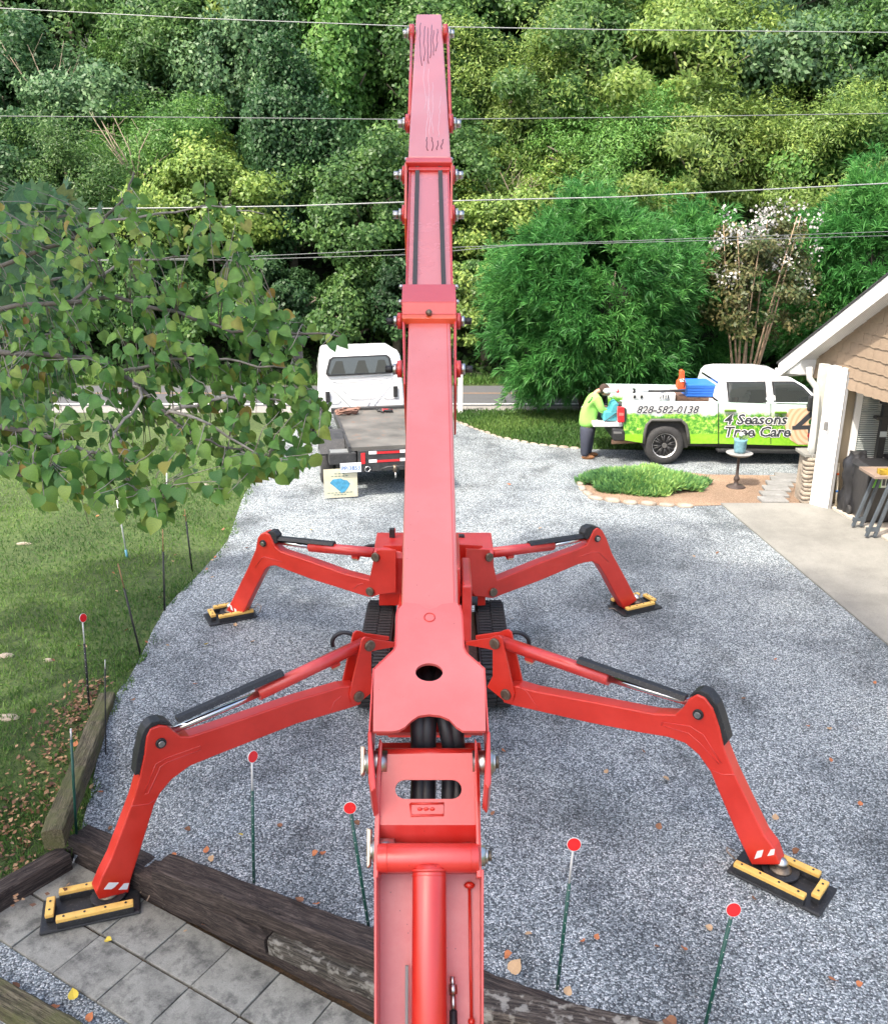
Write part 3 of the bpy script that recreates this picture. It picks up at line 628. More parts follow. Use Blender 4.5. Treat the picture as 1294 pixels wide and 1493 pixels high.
# tracks
def track(cx):
    y0, y1, r, w = 8.85, 10.45, .24, .36; path = []
    for k in range(13): a = math.pi * (.5 + k / 12); path.append((y0 + r * math.cos(a), r + .02 + r * math.sin(a)))
    for k in range(13): a = math.pi * (1.5 + k / 12); path.append((y1 + r * math.cos(a), r + .02 + r * math.sin(a)))
    core = MB().prism([Vector((cx - w / 2, y, z)) for y, z in path], (w, 0, 0)).build('rubber_track', RUBBER, LIFT)
    # lugs all round the belt
    per = []; n = len(path)
    for i in range(n):
        a, b = Vector(path[i]), Vector(path[(i + 1) % n]); L = (b - a).length; k = 0
        m_ = max(1, round(L / .075))
        for k in range(m_): per.append((a + (b - a) * ((k + .5) / m_), (b - a).normalized()))
    me = None
    for i, (p, t_) in enumerate(per):
        for sd_ in (-1, 1):
            if me is None:
                lg = MB().box((0, 0, 0), (.155, .042, .03)).build('track_lug', RUBBER, core, bevel=.006); me = lg
            else: lg = me.copy(); COL.objects.link(lg)
            lg.location = (cx + sd_ * .082 - WL[LIFT.name].x * 0, p.x + (.018 if sd_ > 0 else -.018) * t_.x, p.y + (.018 if sd_ > 0 else -.018) * t_.y)
            lg.rotation_euler = (math.atan2(t_.y, t_.x), 0, 0)
            nrm_ = Vector((t_.y, -t_.x)); lg.location.y += nrm_.x * .012; lg.location.z += nrm_.y * .012
    for y in np.linspace(y0, y1, 6): MB().cyl((cx - .19, y, .17), (cx + .19, y, .17), .09, 16).build('track_roller', DKSTEEL, core)
    return core
track(-.80); track(.58)
MB().bx(-.62, .40, 8.8, 10.4, .18, .42).build('undercarriage', DKSTEEL, LIFT, bevel=.02)

# ---- outriggers
def outline_leg(face, lo, up, pad, padz, hl_=.75, th=.14, barrel=None, guard=None, cap=None, bracket=None, weld=None, stripe=None, sticker=None, cylr=.062, fold=None):
    M_ = G(*lo, hl_); Pd = G(*pad, padz); d = Vector((Pd.x - M_.x, Pd.y - M_.y, 0)).normalized(); n = Vector((-d.y, d.x, 0))
    if n.dot(EYE - M_) < 0: n = -n
    T = lambda x, y, off=0: PP(x, y, M_ + n * off, n)
    leg = MB().prism([T(x, y, th / 2) for x, y in face], -n * th).build('outrigger_leg', RED2, LIFT, bevel=.012)
    # pivot pins
    for (x, y) in (lo, up):
        c = T(x, y, th / 2 + .02); p_ = MB().cyl(c - n * .03, c + n * .03, .055, 20).build('pivot_pin', DKSTEEL, leg, bevel=.006)
        MB().cyl(c + n * .03, c + n * .045, .026, 6).build('bolt_head', DKSTEEL, p_) if False else None
    if bracket:
        for off in (th / 2 + .022, -th / 2 - .002):
            MB().prism([T(x, y, th / 2 + .022) - n * (th / 2 + .022 - off) for x, y in bracket], -n * .02).build('bracket_plate', RED2, LIFT, bevel=.003)
    kx, ky = cap[0]; kc = T(kx, ky, th / 2); MB().cyl(kc - n * .01, kc + n * .022, .045, 18).build('knee_pin', BLACK, leg); MB().cyl(kc + n * .02, kc + n * .034, .027, 16).build('bolt_head', STEEL, leg)
    # black guard around the back of the knee
    MB().prism([T(x, y, th / 2 - .012) for x, y in cap[1]], -n * (th - .02)).build('knee_guard', BLACK, leg, bevel=.008)
    b0, b1 = T(*barrel[0], 0), T(*barrel[1], 0); cyl_ = MB().cyl(b0, b1, cylr, 22).build('hydraulic_cylinder', RED, leg)
    k0 = T(*barrel[2], 0); MB().cyl(b1 - (b1 - b0).normalized() * .02, k0, .032, 14).build('cylinder_rod', CHROME, leg)
    g0, g1_ = T(*guard[0], 0), T(*guard[1], 0); gd = (g1_ - g0); upv = gd.normalized().cross(n); upv = upv if upv.z > 0 else -upv
    MB().prism([g0 + upv * .015 + n * .055, g0 + upv * .055 + n * .03, g0 + upv * .055 - n * .03, g0 + upv * .015 - n * .055], gd).build('cylinder_guard', BLACK, leg, bevel=.006)
    vb = b0 + (b1 - b0) * .30; MB().box(vb - upv * (cylr + .012), (.09, .06, .035), (b1 - b0).to_track_quat('X', 'Z')).build('valve_block', RED2, cyl_); MB().box(vb - upv * (cylr + .04), (.07, .05, .03), (b1 - b0).to_track_quat('X', 'Z')).build('valve_fitting', BRASS, cyl_)
    for ww in (weld or []): MB().tube([T(x, y, th / 2 + .001) for x, y in ww], .004, 6).build('weld_bead', RED, leg)
    for q in (stripe or []): MB().prism([T(x, y, th / 2 + .003) for x, y in q], -n * .002).build('reflective_stripe', WHITE, leg)
    for q in (fold or []): MB().prism([T(x, y, th / 2) + n * .0 - n * f_ for x, y, f_ in q], d * .003).build('side_decal', YEL, leg)
    # ball foot and disc
    f0 = G(*pad, padz); MB().cyl(f0 + Vector((0, 0, .055)), f0 + Vector((0, 0, .075)), .15, 28).build('foot_plate', BLACK, leg, bevel=.004)
    MB().tube([f0 + Vector((0, 0, .075)), f0 + Vector((0, 0, .085)), f0 + Vector((0, 0, .11))], [.09, .085, .05], 20).build('foot_socket', DKSTEEL, leg)
    MB().ball(f0 + Vector((0, 0, .13)), .055, 14, 9).build('ball_joint', STEEL, leg)
    return leg
# right front
F_FR = zz(2.041, 660, 900, [(150, 255), (185, 265), (400, 314), (560, 345), (640, 358), (690, 376), (730, 410), (765, 460), (790, 520), (850, 660), (888, 738), (972, 738), (955, 690), (925, 650), (880, 558), (835, 465), (805, 390), (792, 330), (772, 272), (748, 240), (725, 230), (702, 243), (682, 272), (660, 290), (600, 288), (430, 255), (240, 220), (190, 205), (160, 205), (145, 230)])
capFR = zz(2.041, 660, 900, [(700, 238), (715, 222), (735, 218), (760, 228), (785, 262), (800, 305), (818, 370), (805, 385), (795, 345), (780, 290), (755, 245), (732, 233), (712, 236)])
brFR = zz(6.81, 670, 880, [(60, 378), (300, 345), (345, 325), (385, 320), (415, 345), (540, 900), (520, 975), (480, 990), (430, 960), (270, 830), (325, 720), (325, 465), (270, 450), (60, 412)])
st = zz(8.09, 1060, 1180, [(350, 495), (425, 480), (400, 565), (315, 590)]), zz(8.09, 1060, 1180, [(510, 478), (560, 470), (548, 540), (468, 555)])
outline_leg(F_FR, (738, 1012), (722, 938), (1136, 1278), 0, barrel=((728, 935), (888, 990), (1008, 1025)), guard=((843, 966), (1000, 1022)), cap=((1018, 1041), capFR), bracket=brFR,
    weld=[zz(2.041, 660, 900, [(620, 322), (622, 312), (705, 325), (745, 350), (770, 390), (798, 435)]), zz(2.041, 660, 900, [(628, 324), (700, 345), (735, 375), (790, 437)]), zz(6.81, 670, 880, [(600, 830), (670, 880), (720, 960), (775, 1040)]), zz(2.041, 660, 900, [(770, 455), (800, 468), (838, 468)])], stripe=st)
# left front
F_FL = zz(2.311, 0, 980, [(1215, 110), (1180, 122), (1000, 175), (720, 285), (640, 318), (580, 362), (540, 410), (520, 450), (480, 580), (440, 705), (434, 745), (335, 768), (322, 745), (345, 690), (375, 630), (420, 510), (450, 430), (470, 360), (487, 280), (494, 220), (507, 192), (540, 180), (565, 183), (588, 202), (610, 218), (640, 218), (720, 192), (1000, 95), (1150, 50), (1200, 45), (1225, 75)])
capFL = zz(2.311, 0, 980, [(455, 350), (462, 290), (478, 215), (490, 190), (510, 170), (540, 163), (565, 168), (585, 185), (560, 180), (535, 177), (510, 188), (497, 212), (488, 270), (470, 350), (466, 345)])
brFL = [(1259 - x, y + 2) for x, y in brFR]
stl = zz(4.313, 0, 1180, [(685, 462), (748, 462), (722, 490), (700, 505), (652, 505)]), zz(4.313, 0, 1180, [(780, 468), (812, 465), (800, 505), (745, 508)])
outline_leg(F_FL, (522, 1015), (538, 941), (160, 1313), PZ + .0, barrel=((530, 938), (376, 1012), (250, 1066)), guard=((412, 984), (258, 1053)), cap=((234, 1083), capFL), bracket=brFL,
    weld=[zz(2.311, 0, 980, [(488, 405), (525, 310), (560, 290), (675, 248), (675, 262), (560, 305), (540, 320), (500, 408), (488, 412)]), zz(2.311, 0, 980, [(440, 452), (500, 445), (530, 425)]), zz(2.311, 0, 980, [(1110, 140), (1125, 100), (1150, 80)])], stripe=stl)
# right rear
F_RR = zz(3.081, 660, 560, [(150, 950), (165, 962), (200, 955), (400, 880), (560, 812), (590, 803), (625, 798), (655, 812), (690, 868), (730, 945), (770, 1012), (828, 972), (770, 860), (715, 760), (690, 692), (672, 658), (650, 645), (632, 658), (618, 690), (605, 722), (560, 742), (400, 800), (200, 880), (170, 890), (150, 915)])
capRR = zz(3.081, 660, 560, [(590, 670), (600, 648), (625, 638), (652, 642), (670, 655), (650, 648), (632, 655), (622, 675), (605, 700), (590, 690)])
brRR = zz(3.081, 660, 560, [(60, 740), (165, 745), (180, 800), (205, 920), (200, 955), (175, 962), (100, 950), (60, 900)])
outline_leg(F_RR, (718, 863), (712, 812), (926, 884), 0, th=.14, barrel=((716, 806), (805, 795), (855, 784)), guard=((770, 796), (858, 783)), cap=((870, 785), capRR), bracket=brRR, cylr=.065,
    weld=[zz(3.081, 660, 560, [(570, 775), (620, 755), (655, 755), (700, 800)])])
# left rear
F_RL = zz(4.044, 280, 760, [(1080, 425), (1060, 446), (1040, 448), (1000, 437), (700, 342), (560, 290), (490, 262), (455, 266), (430, 285), (385, 370), (300, 545), (270, 572), (200, 528), (235, 465), (330, 270), (372, 170), (385, 100), (402, 76), (430, 66), (455, 78), (472, 110), (490, 152), (520, 178), (560, 192), (700, 238), (900, 310), (1040, 345), (1085, 380)])
capRL = zz(4.044, 280, 760, [(440, 66), (455, 58), (480, 62), (500, 88), (500, 130), (482, 135), (470, 100), (455, 76)])
brRL = zz(4.044, 280, 760, [(1090, 170), (1200, 170), (1200, 420), (1100, 432), (1060, 448), (1030, 430), (1035, 390), (1070, 220)])
outline_leg(F_RL, (540, 862), (548, 812), (337, 897), 0, th=.14, barrel=((547, 806), (452, 797), (405, 790)), guard=((488, 796), (398, 787)), cap=((384, 792), capRL), bracket=brRL, cylr=.065,
    weld=[zz(4.044, 280, 760, [(370, 275), (410, 215), (425, 210), (530, 238)]), zz(4.044, 280, 760, [(950, 400), (975, 375), (1010, 365)])],
    stripe=[zz(4.044, 280, 760, [(220, 492), (232, 498), (242, 530), (228, 520)]), zz(4.044, 280, 760, [(248, 512), (260, 520), (268, 552), (252, 545)])])
# hose loops at the front brackets
for s, x in ((-1, 503), (1, 752)):
    c = PD(x, 938, 8.9); MB().tube([c + Vector((.13 * math.cos(a), 0, .12 * math.sin(a))) for a in np.linspace(-.3, math.pi + .3, 14)], .022, 8).build('hose', HOSE, LIFT)
MB().bx(-.60, .33, 7.62, 7.80, .45, .78).build('front_crossmember', RED2, LIFT, bevel=.015)

# ---- outrigger pads: separate trays under the feet
def pad(px, a_px, b_px, z, L, W, label, openend=1):
    a, b = G(*a_px, z), G(*b_px, z); d = b - a; rz = math.atan2(d.y, d.x); c = G(*px, z)
    t_ = thing('outrigger_pad', label, 'outrigger pad', (0, 0, 0), 'outrigger pads under the feet')
    tr = MB(); tr.bx(-L / 2, L / 2, -W / 2, W / 2, 0, .03); tr.build('tray', BLACK, t_, bevel=.02)
    for s in (-1, 1):
        MB().bx(-L / 2 + .05, L / 2 - .14, s * W / 2 - .03 - s * .035, s * W / 2 + .03 - s * .035, .03, .085).build('rail_base', BLACK, t_, bevel=.006)
        r_ = MB().bx(-L / 2 + .05, L / 2 - .14, s * W / 2 - .032 - s * .035, s * W / 2 + .032 - s * .035, .087, .125).build('yellow_rail', YEL, t_, bevel=.007)
        for k in range(4): MB().cyl((-L / 2 + .11 + k * (L - .31) / 3, s * W / 2 - s * .035, .124), (-L / 2 + .11 + k * (L - .31) / 3, s * W / 2 - s * .035, .129), .010, 8).build('bolt', BLACK, r_)
    MB().bx(L / 2 - .115, L / 2 - .05, -W / 2 + .10, W / 2 - .10, .03, .085).build('rail_base', BLACK, t_, bevel=.006)
    e_ = MB().bx(L / 2 - .117, L / 2 - .048, -W / 2 + .09, W / 2 - .09, .087, .125).build('yellow_rail', YEL, t_, bevel=.007)
    for s in (-1, 1): MB().cyl((L / 2 - .082, s * (W / 2 - .15), .124), (L / 2 - .082, s * (W / 2 - .15), .129), .010, 8).build('bolt', BLACK, e_)
    MB().tube([(-L / 2, -.03, .03), (-L / 2 - .07, -.05, .09), (-L / 2 - .10, .02, .07), (-L / 2 - .05, .08, .02)], .006, 6).build('rope_handle', plain('rope', (.30, .22, .16), .9), t_)
    t_.location = (c.x, c.y, z); t_.rotation_euler = (0, 0, rz)
pad((1138, 1286), (1080, 1262), (1180, 1310), .002, .78, .40, 'black pad with yellow rails under the right front outrigger foot on gravel')
pad((134, 1325), (195, 1312), (75, 1338), PZ + .004, .80, .40, 'black pad with yellow rails lying on the concrete pavers at lower left')
pad((336, 899), (362, 893), (310, 903), .002, .66, .40, 'black pad with yellow rails under the rear left foot near the lawn')
pad((925, 886), (900, 892), (952, 880), .002, .66, .40, 'black pad with yellow rails under the rear right outrigger foot')
# ================================================================ PICKUP
PYY = 18.8
def S(x, y, Y=PYY): return PY(x, y, Y)
z7 = lambda pts: zz(2.73, 820, 500, pts); z7b = lambda pts: zz(5.392, 820, 520, pts)
def wrap_mat():
    m, t, b = nt('tree_photo_wrap'); tc = N(t, 'ShaderNodeTexCoord'); sp = N(t, 'ShaderNodeSeparateXYZ'); t.links.new(tc.outputs['Object'], sp.inputs[0])
    zt, zbt = S(905, 588).z, S(905, 652).z
    mr = N(t, 'ShaderNodeMapRange'); mr.inputs[1].default_value = zbt; mr.inputs[2].default_value = zt; t.links.new(sp.outputs['Z'], mr.inputs[0])
    n = N(t, 'ShaderNodeTexNoise', Scale=3.2, Detail=9.0, Roughness=.72); t.links.new(tc.outputs['Object'], n.inputs[0])
    ad = N(t, 'ShaderNodeMath', operation='MULTIPLY_ADD'); t.links.new(n.outputs[0], ad.inputs[0]); ad.inputs[1].default_value = .42; ad.inputs[2].default_value = -.21
    ds = N(t, 'ShaderNodeMath', operation='ADD'); t.links.new(mr.outputs[0], ds.inputs[0]); t.links.new(ad.outputs[0], ds.inputs[1])
    n2 = N(t, 'ShaderNodeTexNoise', Scale=11.0, Detail=9.0, Roughness=.8); t.links.new(tc.outputs['Object'], n2.inputs[0])
    trees = ramp(t, n2.outputs[0], [(.34, (.01, .07, .015)), (.48, (.07, .30, .03)), (.56, (.30, .55, .06)), (.68, (.75, .85, .35))])
    lawn = ramp(t, n2.outputs[0], [(.3, (.16, .44, .015)), (.7, (.34, .66, .05))])
    sky_ = ramp(t, mr.outputs[0], [(.7, (.80, .86, .84)), (1, (.62, .80, .72))])
    up = ramp(t, ds.outputs[0], [(.71, (0, 0, 0)), (.80, (1, 1, 1))]); lo = ramp(t, mr.outputs[0], [(.29, (1, 1, 1)), (.32, (0, 0, 0))])
    c = mixc(t, up.outputs[0], trees.outputs[0], sky_.outputs[0]); c = mixc(t, lo.outputs[0], c, lawn.outputs[0])
    t.links.new(c, b.inputs['Base Color']); b.inputs['Roughness'].default_value = .3; b.inputs['Coat Weight'].default_value = .5; return m
WRAP = wrap_mat()
CARW = plain('white_car_paint', (.80, .81, .82), .25, var=.02, coat=.8)
LINER = plain('bed_liner', (.03, .03, .03), .8, var=.3, scale=30)
PICK = thing('pickup_truck', 'white crew-cab pickup in a green tree-service wrap parked behind the planting bed', 'pickup truck', (6.5, 19.7, 0))
BW = 1.98; YN, YF = PYY, PYY + BW
def side_panel(name, pts, Y, th, m, parent=PICK, bevel=.0, dy=1):
    return MB().prism([S(x, y) for x, y in pts] if Y == PYY else [Vector((S(x, y).x, Y, S(x, y).z)) for x, y in pts], (0, th * dy, 0)).build(name, m, parent, bevel=bevel)
arch = [(322, 400), (325, 360), (334, 325), (352, 306), (470, 306), (490, 325), (498, 365), (500, 400)]
bed = z7([(226, 230), (618, 236), (618, 402), (500, 402)] + arch[::-1][1:] + [(243, 388), (243, 340), (240, 235)])
side_panel('bed_side', bed, PYY, .07, WRAP, bevel=.012)
side_panel('bed_side', bed, YF - .07, .07, WRAP)
SWZ = S(900, 652).z
# wheel arch lip and black liner
al = [S(x, y) for x, y in z7(arch)]; MB().tube([p + Vector((0, -.015, 0)) for p in al], .035, 8).build('arch_flare', plain('flare_grey', (.07, .07, .065), .6), PICK)
side_panel('inner_arch', z7([(322, 420), (325, 345), (350, 300), (475, 300), (500, 345), (500, 420)]), PYY + .08, .5, LINER)
cabp = z7([(619, 236), (1015, 236), (1090, 262), (1240, 275), (1262, 300), (1262, 404), (1180, 408), (1175, 350), (1150, 315), (1060, 315), (1035, 350), (1030, 408), (980, 412), (619, 402)])
cab_l = side_panel('cab_side', cabp, PYY, .10, WRAP, bevel=.012); side_panel('cab_side', cabp, YF - .10, .10, WRAP)
x_bf = S(*z7([(619, 236)])[0]).x; zr = S(*z7([(619, 236)])[0]).z
x_hood = S(*z7([(1015, 236)])[0]).x; x_nose = S(*z7([(1262, 300)])[0]).x
# belt-level body: hood, nose, floor and bed
q = MB().prism([Vector((x_hood - .1, YN + .1, zr - .02)), Vector((x_hood + .55, YN + .1, zr - .14)), Vector((x_nose - .1, YN + .1, zr - .22)), Vector((x_nose, YN + .1, zr - .45)), Vector((x_nose, YN + .1, .55)), Vector((x_hood - .1, YN + .1, .55))], (0, BW - .2, 0)).build('hood', CARW, PICK, bevel=.04)
MB().bx(x_bf, x_hood, YN + .1, YF - .1, .45, .75).build('cab_floor', BLACK, PICK)
x_t = S(*z7([(243, 340)])[0]).x
MB().bx(x_t, x_bf, YN + .07, YF - .07, .72, .80).build('bed_floor', LINER, PICK); MB().bx(x_bf - .06, x_bf + .0, YN + .07, YF - .07, .80, zr - .01).build('bed_front', CARW, PICK)
MB().bx(x_t, x_bf, YF - .42, YF - .07, .80, 1.0).build('wheel_box', LINER, PICK)
# greenhouse with a tapered warp
zb = zr - .01; zroof = S(*z7([(750, 137)])[0]).z
def tap(v):
    k = max(0, min(1, (v.z - zb) / (zroof - zb))); yc = (YN + YF) / 2; v = v.copy(); v.y = yc + (v.y - yc) * (1 - .17 * k); return v
gh = z7([(x, 236 - (236 - y) * .80) for x, y in [(621, 236), (640, 142), (655, 120), (690, 112), (860, 113), (925, 124), (975, 160), (1035, 238)]])
MB().prism([S(x, y) + Vector((0, .02, 0)) for x, y in gh], (0, BW - .04, 0)).build('cab', CARW, PICK, bevel=.05, seg=3, warp=tap)
def win(name, pts, parent=PICK, m=None, off=-.004, th=.012):
    return MB().prism([S(x, y) + Vector((0, off, 0)) for x, y in z7([(x_, 240 - (240 - y_) * .88) for x_, y_ in pts])], (0, th, 0)).build(name, m or WGL, parent, warp=tap, bevel=.004)
WGL, t, b = nt('cab_window_glass'); b.inputs['Base Color'].default_value = (.03, .035, .035, 1); b.inputs['Roughness'].default_value = .03; b.inputs['Specular IOR Level'].default_value = 1.0; b.inputs['Coat Weight'].default_value = 1
win('window_trim', [(658, 148), (816, 146), (816, 245), (660, 240)], m=BLACK, off=.012, th=.01)
w1 = win('side_window', [(666, 153), (810, 151), (810, 241), (664, 236)])
win('window_trim', [(840, 146), (930, 146), (965, 170), (992, 205), (1000, 250), (842, 246)], m=BLACK, off=.012, th=.01)
w2 = win('side_window', [(848, 152), (927, 152), (958, 175), (985, 208), (992, 246), (848, 242)])
MB().prism([S(x, y) + Vector((0, .06, 0)) for x, y in z7([(985, 184), (1030, 232), (1035, 236), (992, 186)])], (0, BW - .12, 0)).build('windshield', WGL, PICK, warp=tap)
MB().bx(x_bf + .06, x_bf + .075, YN + .35, YF - .35, zb + .14, zroof - .16).build('rear_window', WGL, PICK)
# seams, handles, rocker, step
for x in (619, 826): MB().prism([S(*p) + Vector((0, -.003, 0)) for p in z7([(x, 240), (x + 3, 240), (x + 3, 402), (x, 402)])], (0, .004, 0)).build('door_seam', BLACK, PICK)
for x, y in ((665, 268), (865, 276)): MB().box(S(*z7([(x, y)])[0]) + Vector((0, -.03, 0)), (.26, .05, .05)).build('door_handle', plain('green_handle', (.10, .22, .02), .4), PICK, bevel=.015)
MB().prism([S(x, y) + Vector((0, -.08, 0)) for x, y in z7([(612, 420), (985, 425), (985, 440), (612, 432)])], (0, .2, 0)).build('side_step', BLACK, PICK, bevel=.02)
MB().prism([S(x, y) + Vector((0, .05, 0)) for x, y in z7([(500, 400), (1030, 405), (1030, 425), (500, 412)])], (0, .1, 0)).build('rocker', BLACK, PICK)
# side mirror
MB().box(S(*z7([(978, 232)])[0]) + Vector((0, -.22, 0)), (.20, .12, .34)).build('side_mirror', BLACK, PICK, bevel=.04); MB().box(S(*z7([(975, 248)])[0]) + Vector((0, -.1, 0)), (.06, .22, .06)).build('mirror_arm', BLACK, PICK)
# lamps, bumper, exhaust
REDL, t, b = nt('red_lens'); b.inputs['Base Color'].default_value = (.62, .01, .015, 1); b.inputs['Roughness'].default_value = .12; b.inputs['Coat Weight'].default_value = 1
tl = MB().prism([S(x, y) + Vector((0, -.02, 0)) for x, y in z7b([(432, 392), (480, 395), (500, 410), (500, 485), (490, 515), (432, 520), (428, 450)])], (0, .1, 0)).build('tail_light', REDL, PICK, bevel=.02)
MB().prism([S(x, y) + Vector((0, -.024, 0)) for x, y in z7b([(440, 440), (478, 440), (478, 462), (440, 462)])], (0, .01, 0)).build('light_band', plain('pale_red_lens', (.85, .16, .14), .2), tl)
MB().prism([S(x, y) + Vector((0, -.026, 0)) for x, y in z7b([(482, 396), (500, 410), (500, 485), (490, 515), (481, 515)])], (0, .01, 0)).build('lens_edge', BLACK, tl)
MB().prism([S(x, y) + Vector((0, -.02, 0)) for x, y in z7b([(392, 568), (482, 575), (490, 600), (488, 660), (400, 662), (390, 640)])], (0, BW + .0, 0)).build('rear_bumper', BLACK, PICK, bevel=.03)
MB().prism([S(x, y) + Vector((0, -.024, 0)) for x, y in z7b([(398, 585), (462, 588), (462, 603), (398, 603)])], (0, .02, 0)).build('bumper_step', plain('grey_plastic', (.16, .16, .16), .5), PICK)
MB().cyl(S(*z7b([(405, 700)])[0]) + Vector((0, .35, 0)), S(*z7b([(640, 690)])[0]) + Vector((0, .35, 0)), .055, 14).build('exhaust_pipe', plain('rusty_pipe', (.32, .20, .13), .6, .4, var=.3), PICK)
# tailgate lowered: white inner face seen edge on
tgz = S(*z7b([(440, 555)])[0]).z; xg = S(*z7b([(245, 550)])[0]).x
tg = MB().bx(xg, x_t - .01, YN + .10, YF - .10, tgz - .02, tgz + .07).build('tailgate', CARW, PICK, bevel=.02)
MB().bx(xg + .15, x_t - .2, YN + .35, YF - .35, tgz + .071, tgz + .085).build('tailgate_liner', BLACK, tg)
# wheels
def wheel(cx, cz, r, parent, Y=PYY - .02, w=.28, lug=8):
    ty = MB(); prof = [(.62, .0), (.66, -.01), (.90, -.012), (.97, .02), (1.0, .06)]; vs = []
    ring = [(p * r, Y + o) for p, o in prof] + [(p * r, Y + w - o) for p, o in prof[::-1]]
    n = 40; K = len(ring)
    for i in range(n):
        a = 2 * math.pi * i / n
        for (rr, yy) in ring: vs.append((cx + rr * math.cos(a), yy, cz + rr * math.sin(a)))
    ty.add(vs, [(i * K + k, ((i + 1) % n) * K + k, ((i + 1) % n) * K + (k + 1) % K, i * K + (k + 1) % K) for i in range(n) for k in range(K)], True)
    W_ = ty.build('wheel', RUBBER, parent)
    rim = MB(); rr = []
    for i in range(n):
        a = 2 * math.pi * i / n
        for f, o in ((.66, .0), (.60, .005), (.575, .06)): rr.append((cx + f * r * math.cos(a), Y + o, cz + f * r * math.sin(a)))
    rim.add(rr, [(i * 3 + k, ((i + 1) % n) * 3 + k, ((i + 1) % n) * 3 + k + 1, i * 3 + k + 1) for i in range(n) for k in (0, 1)], True); rim.build('rim', plain('machined_rim', (.78, .78, .78), .35, .6), W_)
    sp = MB(); sp.cyl((cx, Y + .06, cz), (cx, Y + .16, cz), r * .6, 30); sp.build('rim_back', BLACK, W_)
    for k in range(lug):
        a = 2 * math.pi * k / lug + .2; d = Vector((math.cos(a), 0, math.sin(a))); c = Vector((cx, Y + .035, cz))
        for da in (-.14, .14):
            d2 = Vector((math.cos(a + da), 0, math.sin(a + da))); MB().tube([c + d * r * .12, c + d2 * r * .57], .022, 6).build('spoke', BLACK, W_)
    MB().cyl((cx, Y + .0, cz), (cx, Y + .06, cz), r * .13, 18).build('hub_cap', plain('hub', (.10, .10, .10), .35), W_)
    return W_
wc = S(*z7b([(798, 702)])[0]); wheel(wc.x, max(.43, 0.43), .43, PICK)
wheel(S(*z7([(1105, 402)])[0]).x, .43, .43, PICK)
for x in (wc.x, S(*z7([(1105, 402)])[0]).x):
    MB().cyl((x, YF - .28, .43), (x, YF, .43), .43, 30).build('wheel', RUBBER, PICK)
MB().cyl((wc.x, YN + .2, .43), (wc.x, YF - .2, .43), .09, 12).build('axle', BLACK, PICK)
# lettering and logo on the wrap
OUT = plain('dark_red_outline', (.12, .02, .02), .4, var=.05); LW = plain('letter_white', (.85, .86, .86), .4, var=.03); LD = plain('letter_dark', (.05, .055, .065), .4, var=.1)
def sign(s, px, py, size, sx=1, sh=.22):
    c = S(px, py); rot = (R(90), 0, 0)
    text('lettering_outline', s, size, c + Vector((0, -.004, 0)), rot, OUT, PICK, .0005, size * .085, sh, sx=sx)
    text('lettering_outline', s, size, c + Vector((0, -.007, 0)), rot, LW, PICK, .0005, size * .066, sh, sx=sx)
    text('lettering', s, size, c + Vector((0, -.010, 0)), rot, LD, PICK, .0005, size * .02, sh, sx=sx)
sign('828-582-0138', 972, 597.5, .225, 1.04, .25)
sign('4 Seasons', 1101, 612, .315, 1.08, .12); sign('Tree Care', 1103, 630, .315, 1.08, .12)
# wood-slice emblem with a large 4
def ringed():
    m, t, b = nt('wood_slice_print'); tc = N(t, 'ShaderNodeTexCoord'); mp = N(t, 'ShaderNodeMapping'); c = S(*z7([(1000, 330)])[0]); mp.inputs['Location'].default_value = (-c.x, 0, -c.z)
    t.links.new(tc.outputs['Object'], mp.inputs[0]); w = N(t, 'ShaderNodeTexWave', Scale=3.0, Distortion=1.2, Detail=2.0); w.wave_type = 'RINGS'; w.rings_direction = 'Y'; t.links.new(mp.outputs[0], w.inputs[0])
    r = ramp(t, w.outputs[0], [(.2, (.66, .40, .24)), (.6, (.80, .56, .38))]); t.links.new(r.outputs[0], b.inputs['Base Color']); b.inputs['Roughness'].default_value = .35; return m
sl_pts = z7([(900, 262), (1010, 255), (1010, 404), (935, 404), (905, 385), (888, 350), (880, 315), (888, 285)])
MB().prism([S(x, y) + Vector((0, -.006, 0)) for x, y in sl_pts], (0, .004, 0)).build('wood_slice_print', ringed(), PICK)
for pts in ([(912, 340), (985, 272), (1005, 262), (1005, 280), (940, 338)], [(912, 330), (1000, 326), (1000, 342), (912, 345)], [(975, 335), (988, 335), (988, 392), (975, 392)]):
    MB().prism([S(x, y) + Vector((0, -.010, 0)) for x, y in z7(pts)], (0, .003, 0)).build('large_numeral', LD, PICK)
MB().cyl(S(*z7([(987, 313)])[0]) + Vector((0, -.014, 0)), S(*z7([(987, 313)])[0]) + Vector((0, -.011, 0)), .055, 16).build('green_emblem', plain('emblem_green', (.05, .22, .05), .5), PICK)
MB().cyl(S(*z7([(984, 368)])[0]) + Vector((0, -.014, 0)), S(*z7([(984, 368)])[0]) + Vector((0, -.011, 0)), .065, 16).build('red_emblem', plain('emblem_red', (.35, .02, .02), .5), PICK)

